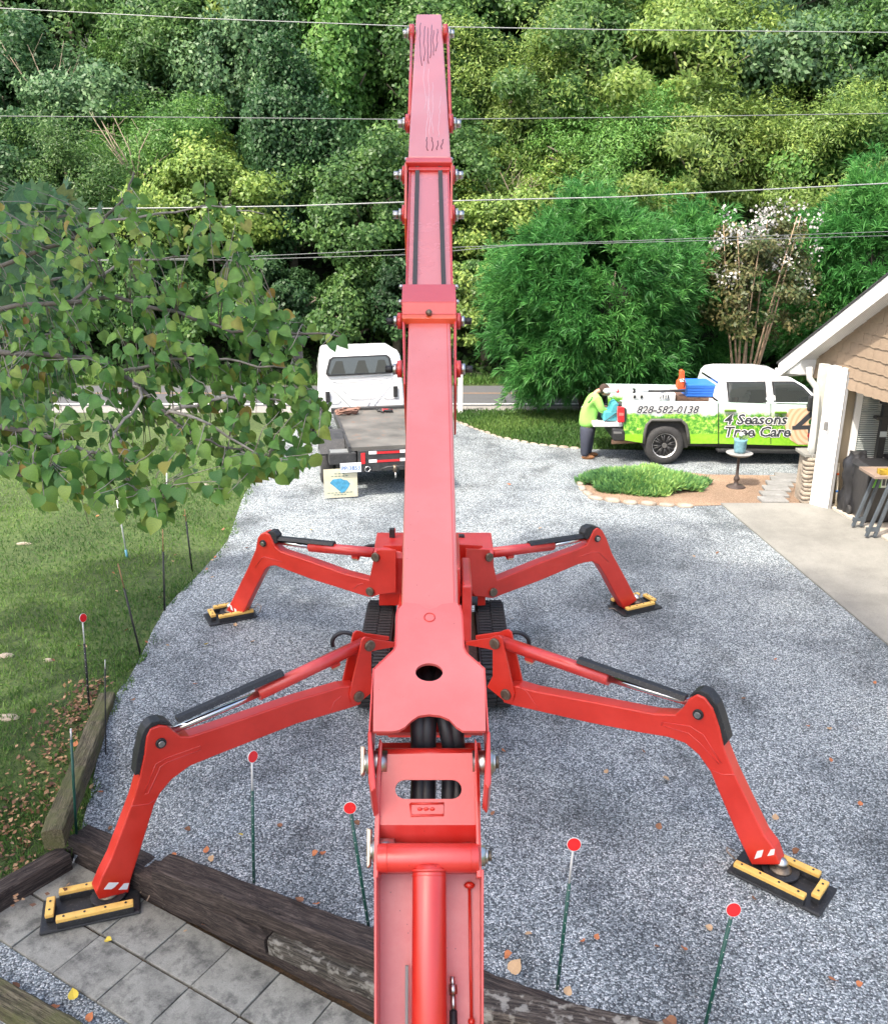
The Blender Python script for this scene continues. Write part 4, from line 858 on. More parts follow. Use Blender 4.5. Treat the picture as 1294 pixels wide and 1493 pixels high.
# ---- load in the bed
Yb = PYY + .5
def SB(x, y, Y=Yb): return PY(*z7b([(x, y)])[0], Y)
BLUE = plain('blue_plastic', (.03, .16, .55), .45, var=.08, scale=8)
bc = thing('storage_crate', 'bright blue ribbed plastic crate standing in the pickup bed', 'crate', SB(1085, 330))
a, c2 = SB(970, 318), SB(1200, 225); 
MB().bx(a.x, c2.x, Yb, Yb + .7, a.z - .02, c2.z).build('crate_body', BLUE, bc, bevel=.02)
for k in range(4): z = a.z + .03 + k * (c2.z - a.z - .06) / 3.5; MB().bx(a.x - .01, c2.x + .01, Yb - .02, Yb, z, z + .025).build('rib', BLUE, bc)
MB().bx(a.x, c2.x, Yb - .03, Yb + .73, c2.z - .03, c2.z + .02).build('crate_lid', BLUE, bc, bevel=.01)
a, c2 = SB(905, 345), SB(1190, 312); tb = MB().bx(a.x, c2.x, Yb, Yb + .8, .80, c2.z).build('plank_box', wood_mat('brown_box', (.16, .09, .06), (.25, .15, .10))); tag(tb, 'low brown wooden box beneath the blue crate in the pickup bed', 'box')
a, c2 = SB(492, 345), SB(890, 288); wb = thing('tool_box', 'long white tool box lying along the pickup bed', 'tool box', SB(650, 330)); MB().bx(a.x, c2.x, Yb, Yb + .35, .80, c2.z).build('box_body', WTRIM, wb, bevel=.02)
for x in (565, 620): MB().box(SB(x, 315, Yb - .01), (.05, .02, .06)).build('latch', BLACK, wb)
jug = thing('white_container', 'small white vented container between the tool box and the brown box', 'container', SB(790, 320)); c = SB(790, 318, Yb - .12); MB().ball(c, .15, 16, 10, (1.0, .6, .75)).build('container_body', WHITE, jug)
for k in range(4): MB().box(c + Vector((-.08 + .055 * k, -.085, .03)), (.02, .02, .08)).build('vent_slot', BLACK, jug)
po = thing('pole_saw', 'long white and black pole saw laid across the pickup bed', 'pole saw', SB(660, 270, Yb - .1))
ys = Yb - .15; p0, p1, p2, p3 = SB(350, 268, ys), SB(440, 270, ys), SB(670, 270, ys), SB(960, 268, ys)
MB().cyl(p1, p2, .028, 12).build('white_pole', WHITE, po); MB().cyl(p2, p3, .026, 12).build('black_pole', BLACK, po); MB().cyl(p0, p1, .045, 12, .03).build('saw_head', WTRIM, po); MB().cyl(SB(425, 270, ys), SB(440, 270, ys), .04, 10).build('red_collar', REDL, po); MB().ball(p0, .075, 12, 7, (1.2, .6, .8)).build('cap', WHITE, po); MB().box(SB(560, 268, ys), (.05, .08, .10)).build('clamp', BLACK, po)
csw = thing('chainsaw', 'orange chainsaw standing upright in front of the blue crate', 'chainsaw', SB(930, 240)); OR = plain('orange_plastic', (.80, .10, .03), .45, var=.15, scale=20)
MB().prism([SB(x, y, Yb - .05) for x, y in [(898, 240), (905, 190), (922, 180), (925, 115), (940, 103), (957, 112), (960, 180), (968, 200), (965, 255), (905, 258)]], (0, .14, 0)).build('saw_body', OR, csw, bevel=.015); MB().prism([SB(x, y, Yb - .06) for x, y in [(918, 178), (952, 172), (958, 195), (925, 200)]], (0, .02, 0)).build('white_label', WHITE, csw); MB().tube([SB(x, y, Yb - .1) for x, y in [(935, 180), (955, 185), (962, 215), (950, 245)]], .012, 8).build('handle', BLACK, csw)
ex = MB().tube([SB(835, 345), SB(836, 245)], .012, 6); ex.ball(SB(836, 243), .03, 8, 6); tag(ex.build('bed_whip', WTRIM), 'thin upright rod with a white knob in the pickup bed', 'rod')
TEAL = plain('teal_plastic', (.07, .34, .40), .45, var=.1, scale=8)
cb = thing('cooler', 'teal cooler with its lid open on the lowered tailgate', 'cooler', SB(375, 490)); a, c2 = SB(315, 518, PYY + .25), SB(432, 425, PYY + .25); MB().bx(a.x, c2.x, PYY + .2, PYY + .62, tgz + .09, c2.z).build('cooler_body', TEAL, cb, bevel=.03)
MB().prism([SB(x, y, PYY + .2) for x, y in [(372, 440), (395, 375), (425, 358), (440, 372), (432, 425), (415, 440)]], (0, .42, 0)).build('cooler_lid', TEAL, cb, bevel=.02); MB().tube([SB(x, y, PYY + .18) for x, y in [(330, 510), (370, 480), (425, 440)]], .01, 6).build('strap', BLACK, cb)

# ================================================================ PERSON
def skin(name, verts, edges, radii, m, parent, root=0, sub=2):
    me = bpy.data.meshes.new(name); me.from_pydata([tuple(v) for v in verts], edges, []); o = bpy.data.objects.new(name, me); link(o, parent)
    sk = o.modifiers.new('skin', 'SKIN'); sk.use_smooth_shade = True; me.skin_vertices if me.skin_vertices else None
    for i, r in enumerate(radii):
        sv = me.skin_vertices[0].data[i]; sv.radius = (r, r) if not hasattr(r, '__len__') else r; sv.use_root = (i == root)
    ss = o.modifiers.new('sub', 'SUBSURF'); ss.levels = sub; ss.render_levels = sub; me.materials.append(m)
    dg = bpy.context.evaluated_depsgraph_get(); me2 = bpy.data.meshes.new_from_object(o.evaluated_get(dg)); o.modifiers.clear(); o.data = me2; me2.name = name
    for p in me2.polygons: p.use_smooth = True
    return o
HY = PYY + .55
def H(x, y, dy=0): p = PY(*z7b([(x, y)])[0], HY); return Vector((p.x, HY + dy, p.z))
gz0 = .0
MAN = thing('person', 'person in a lime green long-sleeved shirt and dark trousers bending over the open tailgate', 'person', (H(190, 780).x, HY, 0))
SKN = plain('skin', (.45, .24, .16), .6, var=.1, scale=10); SHIRT = plain('lime_shirt', (.28, .62, .12), .85, var=.12, scale=5, bmp=.4); TROU = plain('dark_trousers', (.035, .04, .06), .9, var=.25, scale=6, bmp=.4); SHOE = plain('brown_boot', (.22, .10, .04), .7, var=.2)
hip, wst, chs, nck, hd = H(200, 545), H(200, 480), H(228, 350), H(272, 268), H(322, 262)
V = [hip, wst, chs, nck, hd]; Ed = [(0, 1), (1, 2), (2, 3), (3, 4)]; RA = [.10, .12, .11, .055, .055]
def chain(start, pts, rs):
    i = start
    for p, r in zip(pts, rs): V.append(p); RA.append(r); Ed.append((i, len(V) - 1)); i = len(V) - 1
    return i
fz = Vector((0, 0, 0))
for s in (-1, 1):
    k = chain(0, [H(196 + 12 * s, 600, .10 * s), H(190 + 18 * s, 690, .11 * s), H(182 + 18 * s, 775, .11 * s), H(215 + 18 * s, 797, .11 * s)], [.11, .075, .05, .045])
    e = chain(2, [H(262 if s < 0 else 250, 320, .20 * s), H(292 if s < 0 else 300, 405, .24 * s), H(350 if s < 0 else 355, 418 if s < 0 else 408, .16 * s)], [.075, .05, .034])
    for q in range(5):                                  # five fingers curled over the cooler rim
        b_ = V[e]; o_ = Vector((.03, (-.034 + .017 * q), .0)); L = (.055, .075, .08, .072, .055)[q] if q != 0 or True else 0
        chain(e, [b_ + o_ + Vector((.035, 0, -.005)), b_ + o_ + Vector((.035 + L * .6, 0, -.02)), b_ + o_ + Vector((.035 + L * .8, 0, -.05))], [.011, .010, .008])
bodyo = skin('body', V, Ed, RA, SKN, MAN)
# head shape joined to the body surface object as a part of its mesh
bm = bmesh.new(); bm.from_mesh(bodyo.data)
hm = MB(); hc = hd + Vector((.03, 0, -.0)); hm.ball(hc, .115, 20, 14, (.95, .78, 1.08)); hm.ball(hc + Vector((.095, 0, -.075)), .026, 8, 6, (1.2, .8, 1)); hm.ball(hc + Vector((.06, 0, -.10)), .045, 10, 7, (1.2, .9, .7))
for s in (-1, 1): hm.ball(hc + Vector((0, s * .09, -.01)), .028, 8, 6, (1, .4, 1.2))
tmp = bpy.data.meshes.new('tmp'); P_ = hm; tmp.from_pydata(P_.v, [], P_.f); bm.from_mesh(tmp); bm.to_mesh(bodyo.data); bm.free()
for p in bodyo.data.polygons: p.use_smooth = True
MB().ball(hc + Vector((-.022, 0, .022)), .121, 20, 12, (.95, .82, 1.0)).build('hair', plain('dark_hair', (.05, .03, .022), .9, var=.4, scale=40, bmp=.6), MAN)
for s in (-1, 1): MB().ball(hc + Vector((.085, s * .035, -.045)), .012, 8, 6).build('eye', BLACK, MAN)
sv = [H(197, 562), H(196, 500), H(205, 430), H(228, 350), H(276, 274), H(262, 322, -.20), H(290, 400, -.25), H(335, 415, -.18), H(250, 322, .20), H(296, 400, .24), H(338, 408, .17)]
skin('shirt', sv, [(0, 1), (1, 2), (2, 3), (3, 4), (3, 5), (5, 6), (6, 7), (3, 8), (8, 9), (9, 10)], [.205, .215, .21, .185, .125, .11, .085, .062, .11, .085, .062], SHIRT, MAN)
sv = [H(196, 552), H(197, 520)] ; ev = [(0, 1)]; rv = [.205, .17]
for s in (-1, 1):
    b0 = len(sv); sv += [H(194 + 14 * s, 610, .10 * s), H(190 + 20 * s, 690, .115 * s), H(184 + 20 * s, 775, .115 * s)]; rv += [.15, .115, .09]; ev += [(0, b0), (b0, b0 + 1), (b0 + 1, b0 + 2)]
skin('trousers', sv, ev, rv, TROU, MAN)
for s in (-1, 1):
    f = H(212 + 20 * s, 798, .115 * s); MB().ball(Vector((f.x, f.y, max(.045, f.z))), .15, 14, 8, (1.0, .36, .36)).build('boot', SHOE, MAN)
# dark tree emblem on the back of the shirt
MB().tube([H(187, 345, -.205), H(205, 330, -.21), H(222, 300, -.20)], .016, 6).build('shirt_print', plain('shirt_print', (.04, .18, .05), .8), MAN)

# ================================================================ FLATBED TRUCK
FT0 = Vector((-1.18, 16.55, 0)); yaw = R(11.5)
FT = thing('flatbed_truck', 'white cab flatbed truck with a dirty empty deck parked tail-on behind the red boom', 'truck', FT0)
RM = Matrix.Rotation(yaw, 3, 'Z')
def L(v): return RM @ v + FT0
DK = plain('deck_steel', (.10, .097, .088), .7, .0, var=.5, scale=1.6, dirt=(.16, .085, .055)); FBLK = plain('truck_black', (.035, .036, .038), .55, var=.3, scale=9, dirt=(.12, .11, .10))
TW_ = dict(warp=L)
MB().bx(-.60, 1.0, 0, 3.35, .93, 1.0).build('deck', DK, FT, **TW_)
MB().bx(-.65, -.60, -.01, 3.35, .88, 1.02).build('deck_rail', FBLK, FT, **TW_); MB().bx(1.0, 1.06, -.01, 3.35, .88, 1.02).build('deck_rail', FBLK, FT, **TW_)
MB().bx(-.48, 1.06, -.06, -.012, .52, .94).build('tail_panel', FBLK, FT, bevel=.01, **TW_)
for x in (-.05, .62):
    pass
for z in (.865, .70):
    MB().bx(-.12, .33, -.068, -.062, z, z + .045).build('reflector_red', REDL, FT, **TW_); MB().bx(-.27, -.12, -.068, -.062, z, z + .06).build('reflector_white', WHITE, FT, **TW_); MB().bx(.33, .45, -.068, -.062, z, z + .06).build('reflector_white', WHITE, FT, **TW_)
MB().bx(-.42, -.34, -.075, -.062, .68, .90).build('tail_light', REDL, FT, bevel=.01, **TW_); MB().bx(.52, .62, -.075, -.062, .68, .90).build('tail_light', REDL, FT, bevel=.01, **TW_)
MB().bx(-1.02, -.50, -.02, .28, .68, .90).build('step_box', FBLK, FT, bevel=.015, **TW_); MB().bx(-.99, -.53, .0, .26, .902, .915).build('step_tread', plain('tread_grey', (.18, .19, .19), .6), FT, **TW_)
MB().tube([L(Vector(p)) for p in [(-.05, -.08, .56), (.08, -.14, .62), (.35, -.14, .62), (.5, -.08, .56)]], .018, 8).build('hitch_hoop', FBLK, FT)
MB().cyl(L(Vector((.22, -.12, .52))), L(Vector((.22, -.12, .64))), .045, 12).build('pintle_hook', DKSTEEL, FT); MB().tube([L(Vector(p)) for p in [(.22, -.14, .52), (.22, -.2, .46), (.22, -.14, .40)]], .02, 8).build('hitch_hook', STEEL, FT)
for x in (-.30, .62): MB().tube([L(Vector((x + .05 * math.cos(a), -.08, .58 + .05 * math.sin(a)))) for a in np.linspace(0, 6.28, 13)], .012, 6).build('chain_ring', STEEL, FT)
MB().bx(-.55, .8, .1, 6.2, .55, .80).build('frame_rail', FBLK, FT, **TW_)
# licence plate and mud flap
pl = MB().bx(-.82, -.42, -.075, -.065, .53, .72).build('licence_plate', plain('plate_white', (.70, .74, .78), .4, var=.05), FT, bevel=.004, **TW_)
pb = plain('plate_blue', (.10, .20, .45), .5); text('plate_number', 'PP-3853', .115, L(Vector((-.62, -.079, .615))), (R(90), 0, yaw), pb, pl, .001, 0, 0, sx=.95)
fl_ = MB().bx(-1.14, -.50, -.03, -.015, .03, .60).build('mud_flap', plain('cream_flap', (.62, .58, .42), .7, var=.12, scale=6, dirt=(.45, .42, .32)), FT, **TW_)
sc = [(-.20, .05), (-.14, .12), (.02, .13), (.06, .10), (.13, .09), (.19, .02), (.15, -.06), (.10, -.12), (.03, -.17), (-.04, -.10), (-.12, -.02)]
MB().prism([L(Vector((-.83 + x, -.034, .28 + z))) for x, z in sc], RM @ Vector((0, .002, 0))).build('state_shape_print', plain('map_blue', (.06, .28, .45), .6, var=.3, scale=20), fl_)
fb = plain('flap_text', (.20, .26, .22), .7)
for z, w, n_ in ((.50, .22, 3), (.45, .34, 5), (.12, .50, 7), (.08, .26, 4)):
    for k in range(n_): MB().bx(-.83 - w / 2 + w * k / n_, -.83 - w / 2 + w * (k + .72) / n_, -.034, -.031, z, z + .018).build('flap_lettering', fb, fl_, **TW_)
# wheels
def truck_wheel(x, y, r=.45, w=.26):
    W_ = MB().cyl((x - w / 2, y, r), (x + w / 2, y, r), r, 36).build('wheel', RUBBER, FT, bevel=.05, warp=L)
    MB().cyl((x - w / 2 - .01, y, r), (x - w / 2 + .02, y, r), r * .55, 24).build('rim', STEEL, W_, warp=L); MB().cyl((x - w / 2 - .06, y, r), (x - w / 2 + .02, y, r), r * .2, 16).build('hub', STEEL, W_, warp=L)
for x in (-1.0, -.72, .66, .92): truck_wheel(x, 1.15)
truck_wheel(-1.1, 5.6); truck_wheel(1.15, 5.6)
MB().prism([Vector((-1.16, y, z)) for y, z in [(.55, .72), (.72, .96), (1.15, 1.03), (1.58, .96), (1.75, .72), (1.78, .76), (1.60, 1.0), (1.15, 1.07), (.70, 1.0), (.52, .76)]], (.50, 0, 0)).build('rear_fender', FBLK, FT, warp=L)
# cab
def cabwarp(v):
    v = v.copy(); v.z = v.z if v.z < 1.6 else 1.6 + (v.z - 1.6) * .68; v.x = .02 + (v.x - .02) * (1 - .085 * max(0, v.y - 3.45)); k = max(0, min(1, (v.z - 1.7) / .65)); v.x = .02 + (v.x - .02) * (1 - .13 * k); v.y += .10 * k * (1 if v.y < 4 else -1); return L(v)
cb_ = MB().prism([Vector((-1.02, y, z)) for y, z in [(3.42, .95), (3.42, 2.2), (3.46, 2.48), (3.62, 2.60), (4.9, 2.60), (5.35, 1.85), (6.6, 1.62), (6.75, 1.0), (5.9, .80), (3.42, .80)]], (2.04, 0, 0)).build('cab', CARW, FT, bevel=.09, seg=4, warp=cabwarp)
rw = MB().prism([Vector((x, 3.40, z)) for x, z in [(-.74, 1.84), (.70, 1.87), (.76, 1.95), (.74, 2.40), (.66, 2.48), (-.68, 2.46), (-.76, 2.38), (-.80, 1.93)]], (0, .03, 0)).build('window_gasket', BLACK, FT, bevel=.01, warp=cabwarp)
MB().prism([Vector((x, 3.392, z)) for x, z in [(-.70, 1.90), (.66, 1.92), (.70, 1.98), (.68, 2.36), (.62, 2.43), (-.64, 2.41), (-.70, 2.35), (-.74, 1.97)]], (0, .006, 0)).build('rear_window', WGL, FT, warp=cabwarp)
SEAT = plain('grey_seat', (.035, .04, .038), .8)
for x0 in (-.52, .02, .50): MB().prism([Vector((x, 3.388, z)) for x, z in [(x0 - .17, 1.92 + x0 * .01), (x0 + .17, 1.92), (x0 + .12, 2.15), (x0 + .09, 2.32), (x0 - .07, 2.32), (x0 - .11, 2.15)]], (0, .002, 0)).build('seat_back', SEAT, rw, warp=cabwarp)
LG = plain('pressed_groove', (.20, .23, .25), .5, var=.05)
def groove(pts): MB().tube([cabwarp(Vector((x, 3.418, z))) for x, z in pts], .006, 5, smooth=True).build('pressed_rib', LG, FT)
fx = lambda x, y: ((x - 575) / 5.974 / 65 + .02 - .055, 2.5 - (y - 150) / 5.974 / 62)
for g in ([(255, 430), (510, 705), (545, 705)], [(870, 440), (690, 695), (660, 700)], [(300, 428), (860, 405)], [(345, 455), (375, 485), (795, 465), (820, 440)], [(400, 515), (455, 570), (495, 535), (685, 528), (725, 555), (765, 505)], [(485, 600), (510, 622), (685, 620), (705, 600)], [(535, 655), (570, 695), (635, 695), (660, 650)], [(268, 652), (385, 652), (408, 628)], [(785, 612), (805, 630), (920, 628)], [(270, 725), (430, 720), (470, 702)], [(735, 690), (790, 705), (930, 708)]): groove([fx(*p) for p in g])
for x, y in ((295, 595), (890, 570)):
    gx, gz_ = fx(x, y); MB().box((gx, 3.41, gz_), (.10, .03, .25)).build('cab_vent', BLACK, FT, bevel=.01, warp=cabwarp)
MB().box(L(Vector((-1.32, 4.6, 2.25))), (.22, .10, .55), RM).build('wing_mirror', BLACK, FT, bevel=.03); MB().cyl(L(Vector((-1.32, 4.6, 2.45))), L(Vector((-.9, 4.7, 2.5))), .02, 8).build('mirror_arm', BLACK, FT)
MB().tube([L(Vector((.86, 3.38, 2.05))), L(Vector((1.02, 3.2, 1.75))), L(Vector((1.12, 3.1, 1.2)))], .055, 10).build('exhaust_stack', FBLK, FT)
MB().bx(-.7, 1.0, 3.25, 3.40, .95, 1.06).build('headboard', FBLK, FT, **TW_)
rp = thing('rope_heap', 'heap of brown rope and chain on the flatbed deck against the cab', 'rope', L(Vector((-.35, 2.9, 1.0)))); RP = plain('brown_rope', (.22, .12, .09), .9, var=.4, scale=30)
for k in range(7):
    c = Vector((-.38 + random.uniform(-.12, .12), 2.95 + random.uniform(-.12, .12), 1.03 + k * .012)); rr = random.uniform(.10, .22)
    MB().tube([L(c + Vector((rr * math.cos(a) * 1.3, rr * .6 * math.sin(a), .02 * math.sin(3 * a)))) for a in np.linspace(0, 5.8, 16)], .018, 6).build('rope_coil', RP, rp)
r2 = thing('strap_pile', 'small red and dark strap pile on the right of the flatbed deck', 'strap', L(Vector((.45, 3.0, 1.0))))
for k in range(4): MB().tube([L(Vector((.35 + random.uniform(-.05, .3), 2.85 + random.uniform(0, .3), 1.02 + .02 * random.random())) + RM.inverted() @ Vector((0, 0, 0))) for _ in range(5)], .02, 6).build('strap', REDL if k == 1 else FBLK, r2)
# white post by the road
wp = MB().box((PY(671, 575, 24.1).x, 24.1, .62), (.13, .13, 1.28)).build('white_post', WTRIM, bevel=.01); tag(wp, 'white square post beside the road behind the red boom', 'post')

# ================================================================ GARAGE
GAR = thing('garage', 'garage corner with tan scalloped shingle gable, white trim and open bay at the right edge', 'garage', (7.2, 15.9, 0))
FA = Vector((7.17, 15.75, 0)); FB = Vector((7.41, 13.92, 0)); fd = (FB - FA).normalized(); fn = Vector((-abs(fd.y), -abs(fd.x) * .0 + -fd.x, 0)).normalized()
fn = Vector((fd.y, -fd.x, 0)); fn = fn if fn.x < 0 else -fn
def F(x, y, off=0): return PP(x, y, FA + fn * off, fn)
TAN = plain('tan_wall', (.36, .30, .21), .8, var=.06, scale=3, dirt=(.36, .29, .20)); SHG = plain('tan_shingle', (.29, .215, .15), .8, var=.16, scale=7, bmp=.3)
# corner column with stepped trim
colx = [G(1179, 736), G(1196, 741), G(1206, 743)]; HC = 2.62
c0, c1, c2 = [Vector((p.x, p.y, 0)) for p in colx]
MB().prism([c0, c1, c1 + Vector((.25, .22, 0)), c0 + Vector((.25, .25, 0))], (0, 0, HC)).build('column_face', WTRIM, GAR, bevel=.006)
MB().prism([c1 + Vector((.0, -.0, 0)), c2, c2 + Vector((.12, .2, 0)), c1 + Vector((.1, .2, 0))], (0, 0, HC)).build('column_trim', WTRIM, GAR, bevel=.004)
MB().prism([c2 + Vector((.01, .0, 0)), c2 + Vector((.05, -.02, 0)), c2 + Vector((.10, .10, 0)), c2 + Vector((.04, .12, 0))], (0, 0, HC - .05)).build('door_track', plain('track_grey', (.30, .30, .30), .5, .5), GAR)
k0 = PP(1205.5, 620, c1, Vector((-.6, -.8, 0)).normalized()); MB().box(k0 + Vector((-.05, -.06, 0)), (.07, .04, .16), Matrix.Rotation(R(-40), 3, 'Z')).build('keypad', plain('keypad_grey', (.16, .16, .155), .5), GAR, bevel=.008)
# stone base behind the column, one object per stone
sb = MB().bx(6.80, 7.05, 16.12, 16.50, 0, .92).build('stone_pier', STONE, GAR); stp = None
for r_ in range(11):
    for k in range(2):
        o_ = MB().ball((0, 0, 0), .5, 8, 6, (1, 1, 1), .06).build('stone', STONE, None, warp=lambda v, w=random.uniform(.17, .24): Vector((math.copysign(abs(v.x * 2) ** .5, v.x) * w / 2, math.copysign(abs(v.y * 2) ** .5, v.y) * .12, math.copysign(abs(v.z * 2) ** .6, v.z) * .046)))
        o_.parent = sb; o_.location = (6.84 + k * .19 + random.uniform(-.02, .02), 16.10 + random.uniform(-.015, .015), .045 + r_ * .083)
MB().bx(6.70, 7.1, 16.0, 16.5, .92, .98).build('stone_cap', CONC, GAR, bevel=.01)
MB().bx(6.86, 7.02, 16.16, 16.32, .98, 2.62).build('upper_post', plain('grey_trim', (.55, .55, .50), .6), GAR)
# downspout
zf = lambda pts: [PY(x, y, 16.05) for x, y in zz(5.74, 1160, 520, pts)]
MB().tube(zf([(110, 90), (112, 180), (165, 250), (172, 340), (140, 700), (122, 860)]), .055, 8).build('downspout', plain('spout_grey', (.62, .62, .58), .5, var=.05), GAR)
# gable wall of individual shingles in the facade plane
eL = F(1187, 548); slope_pt = F(1294, 455); zb_ = 2.42
E0 = F(1190, 520); E1 = F(1294, 452)
def fs(p): return (p - FA).dot(fd)                       # distance along the facade
s0 = fs(F(1187, 545)); kz = .61; zE = 3.29 + kz * s0
zb_ = F(1189, 548).z; ridge = s0 + 4.2
FP = lambda s, z, off=0: FA + fd * s + fn * off + Vector((0, 0, z))
wall = MB().prism([FP(s0, zb_ + .02), FP(ridge, zb_ + .02), FP(ridge, zE + kz * (ridge - s0)), FP(s0, zE)], -fn * .10).build('gable_wall', TAN, GAR)
CO = .205; shp = None; ws = .24; nsh = 0
for r_ in range(14):
    z0_ = zb_ - .03 + r_ * CO; s = s0 - .02 + (r_ % 2) * ws / 2
    while s < ridge - .1:
        if z0_ + .05 < zE + kz * (s + ws - s0) and nsh < 290:
            if shp is None:
                pr = [(-.5, 0), (-.38, -.008), (-.2, -.014), (.1, -.012), (.35, -.003), (.5, -.002), (.5, 1.15), (-.5, 1.15)]
                o_ = MB().prism([Vector((x * (ws - .004), 0, z * (CO if z > 0 else 1))) for x, z in pr], (0, .016, 0)).build('shingle', SHG); shp = o_
            else: o_ = shp.copy(); COL.objects.link(o_)
            o_.parent = wall; p = FP(s + ws / 2, z0_ + random.uniform(-.006, .006), .022 + .004 * random.random()) - WL[wall.name]
            o_.location = p; o_.rotation_euler = (R(-5), 0, math.atan2(fd.y, fd.x)); nsh += 1
            # the sloped cut of the roof hides the shingle tops
        s += ws
# header underside and inner lining
MB().prism([FP(s0, zb_ - .01, -.0), FP(ridge, zb_ - .01, 0), FP(ridge, zb_ - .01, -.25), FP(s0, zb_ - .01, -.25)], (0, 0, .12)).build('header', WTRIM, GAR)
# roof: soffit, barge board, shingled deck
OV = .32; RS = -1.86 - s0
def RPt(s, off, dz=0): return FP(s, zE + kz * (s - s0) + dz, off)
SOF = plain('soffit_white', (.74, .74, .72), .6, var=.03)
sofp = MB().prism([RPt(s0 + RS + .1, OV), RPt(ridge, OV), RPt(ridge, -.05), RPt(s0 + RS + .1, -.05)], (0, 0, .02)).build('soffit', SOF, GAR)
for k in range(12): MB().prism([RPt(s0 + RS + .1, OV - .04 * k - .003, -.002), RPt(ridge, OV - .04 * k - .003, -.002), RPt(ridge, OV - .04 * k - .009, -.002), RPt(s0 + RS + .1, OV - .04 * k - .009, -.002)], (0, 0, .004)).build('soffit_groove', plain('soffit_shadow', (.5, .5, .49), .6) if k == 0 else bpy.data.materials['soffit_shadow'], sofp)
MB().prism([RPt(s0 + RS, OV, -.03), RPt(ridge, OV, -.03), RPt(ridge, OV, .27), RPt(s0 + RS, OV, .27)], fn * .03).build('barge_board', WTRIM, GAR)
ROOF = plain('dark_roofing', (.04, .04, .042), .9, var=.3, scale=40, bmp=.4)
MB().prism([RPt(s0 + RS - .05, OV + .05, .272), RPt(ridge, OV + .05, .272), RPt(ridge, -5, .272), RPt(s0 + RS - .05, -5, .272)], (0, 0, .035)).build('roof', ROOF, GAR)
# eave return box, gutter and fascia along the side
MB().prism([FP(s0 + RS + .12, zb_ + .02, OV - .01), FP(s0 + .0, zb_ + .02, OV - .01), FP(s0 + .0, zE + .0, OV - .01), FP(s0 + RS + .12, zE + kz * RS + .10, OV - .01)], -fn * (OV + .1)).build('eave_return', WTRIM, GAR, bevel=.005)
MB().prism([FP(s0 + RS - .12, zE + kz * RS + .02, OV + .02), FP(s0 + RS + .0, zE + kz * RS - .0, OV + .02), FP(s0 + RS + .0, zE + kz * RS + .15, OV + .02), FP(s0 + RS - .14, zE + kz * RS + .15, OV + .02)], -fn * 5).build('gutter', WTRIM, GAR, bevel=.01)
# side wall towards the pickup, interior walls
MB().prism([Vector((7.15, 15.98, 0)), Vector((12.5, 15.98, 0)), Vector((12.5, 16.12, 0)), Vector((7.15, 16.12, 0))], (0, 0, 3.0)).build('side_wall', TAN, GAR)
MB().bx(12.4, 12.5, 5, 16, 0, 3).build('back_wall', TAN, GAR); MB().prism([FP(s0, 2.75, -.02), FP(s0 + 9, 2.75, -.02), FP(s0 + 9, 2.75, -5.2), FP(s0, 2.75, -5.2)], (0, 0, .05)).build('ceiling', SOF, GAR)
# interior window with blinds in the side wall
yw = 15.96
a = PY(1245, 560, yw); b_ = PY(1238, 715, yw); wx0 = PY(1247, 640, yw).x; wx1 = wx0 + 1.5; wz1 = 2.36; wz0 = .95
MB().bx(wx0 - .12, wx0, yw - .05, yw, wz0 - .1, wz1 + .1).build('window_jamb', WTRIM, GAR, bevel=.005); MB().bx(wx1, wx1 + .12, yw - .05, yw, wz0 - .1, wz1 + .1).build('window_jamb', WTRIM, GAR, bevel=.005); MB().bx(wx0, wx1, yw - .06, yw, wz0 - .1, wz0).build('window_sill', WTRIM, GAR, bevel=.005); MB().bx(wx0, wx1, yw - .05, yw, wz1, wz1 + .1).build('window_head', WTRIM, GAR)
wpn = MB().bx(wx0, wx1, yw - .012, yw - .004, wz0, wz1).build('window_pane', plain('pane_grey', (.20, .24, .23), .08, var=.1, spec=1), GAR)
BL = plain('blind_slat', (.50, .53, .51), .5, var=.06); s_ = None
for k in range(34):
    z = wz0 + .03 + k * (wz1 - wz0 - .05) / 34
    if s_ is None: o_ = MB().box((0, 0, 0), (1.46, .022, .004)).build('blind_slat', BL, None); s_ = o_
    else: o_ = s_.copy(); COL.objects.link(o_)
    o_.parent = wpn; o_.location = ((wx0 + wx1) / 2, yw - .028, z); o_.rotation_euler = (R(32), 0, 0)
# ---- things in the open bay
Yg = 15.35
def GB(x, y, Y=Yg): return PY(*zz(5.74, 1160, 520, [(x, y)])[0], Y)
BAG = plain('black_cover', (.022, .022, .024), .38, var=.4, scale=7, bmp=.5)
gc = MB(); vs = []; nl, na = 14, 24; cx, cyy = GB(462, 1000).x + .17, 15.55
for i in range(nl + 1):
    z = .05 + (1.14 - .05) * i / nl
    for k in range(na):
        a = 2 * math.pi * k / na; r = (.24 + .03 * math.sin(5 * a + i * .5) + .02 * math.sin(9 * a - i)) * (1 if i < nl - 1 else .75) * (1.0 + .08 * math.sin(i * .8)); vs.append((cx + r * math.cos(a) * .85, cyy + r * math.sin(a) * .8, z + (0 if i else -.04) + .02 * math.sin(3 * a)))
gc.add(vs, [(i * na + k, i * na + (k + 1) % na, (i + 1) * na + (k + 1) % na, (i + 1) * na + k) for i in range(nl) for k in range(na)] , True); gc.add(vs[-na:], [tuple(range(na))])
tag(gc.build('covered_grill', BAG), 'wrinkled black cover hanging over a tall grill beside the tan garage wall', 'grill cover')
bn = thing('wheelie_bin', 'black wheeled bin with a green and white sticker in the garage bay', 'bin', (GB(600, 1100).x, 15.1, 0))
bx_ = GB(590, 1100, 15.05).x + .17
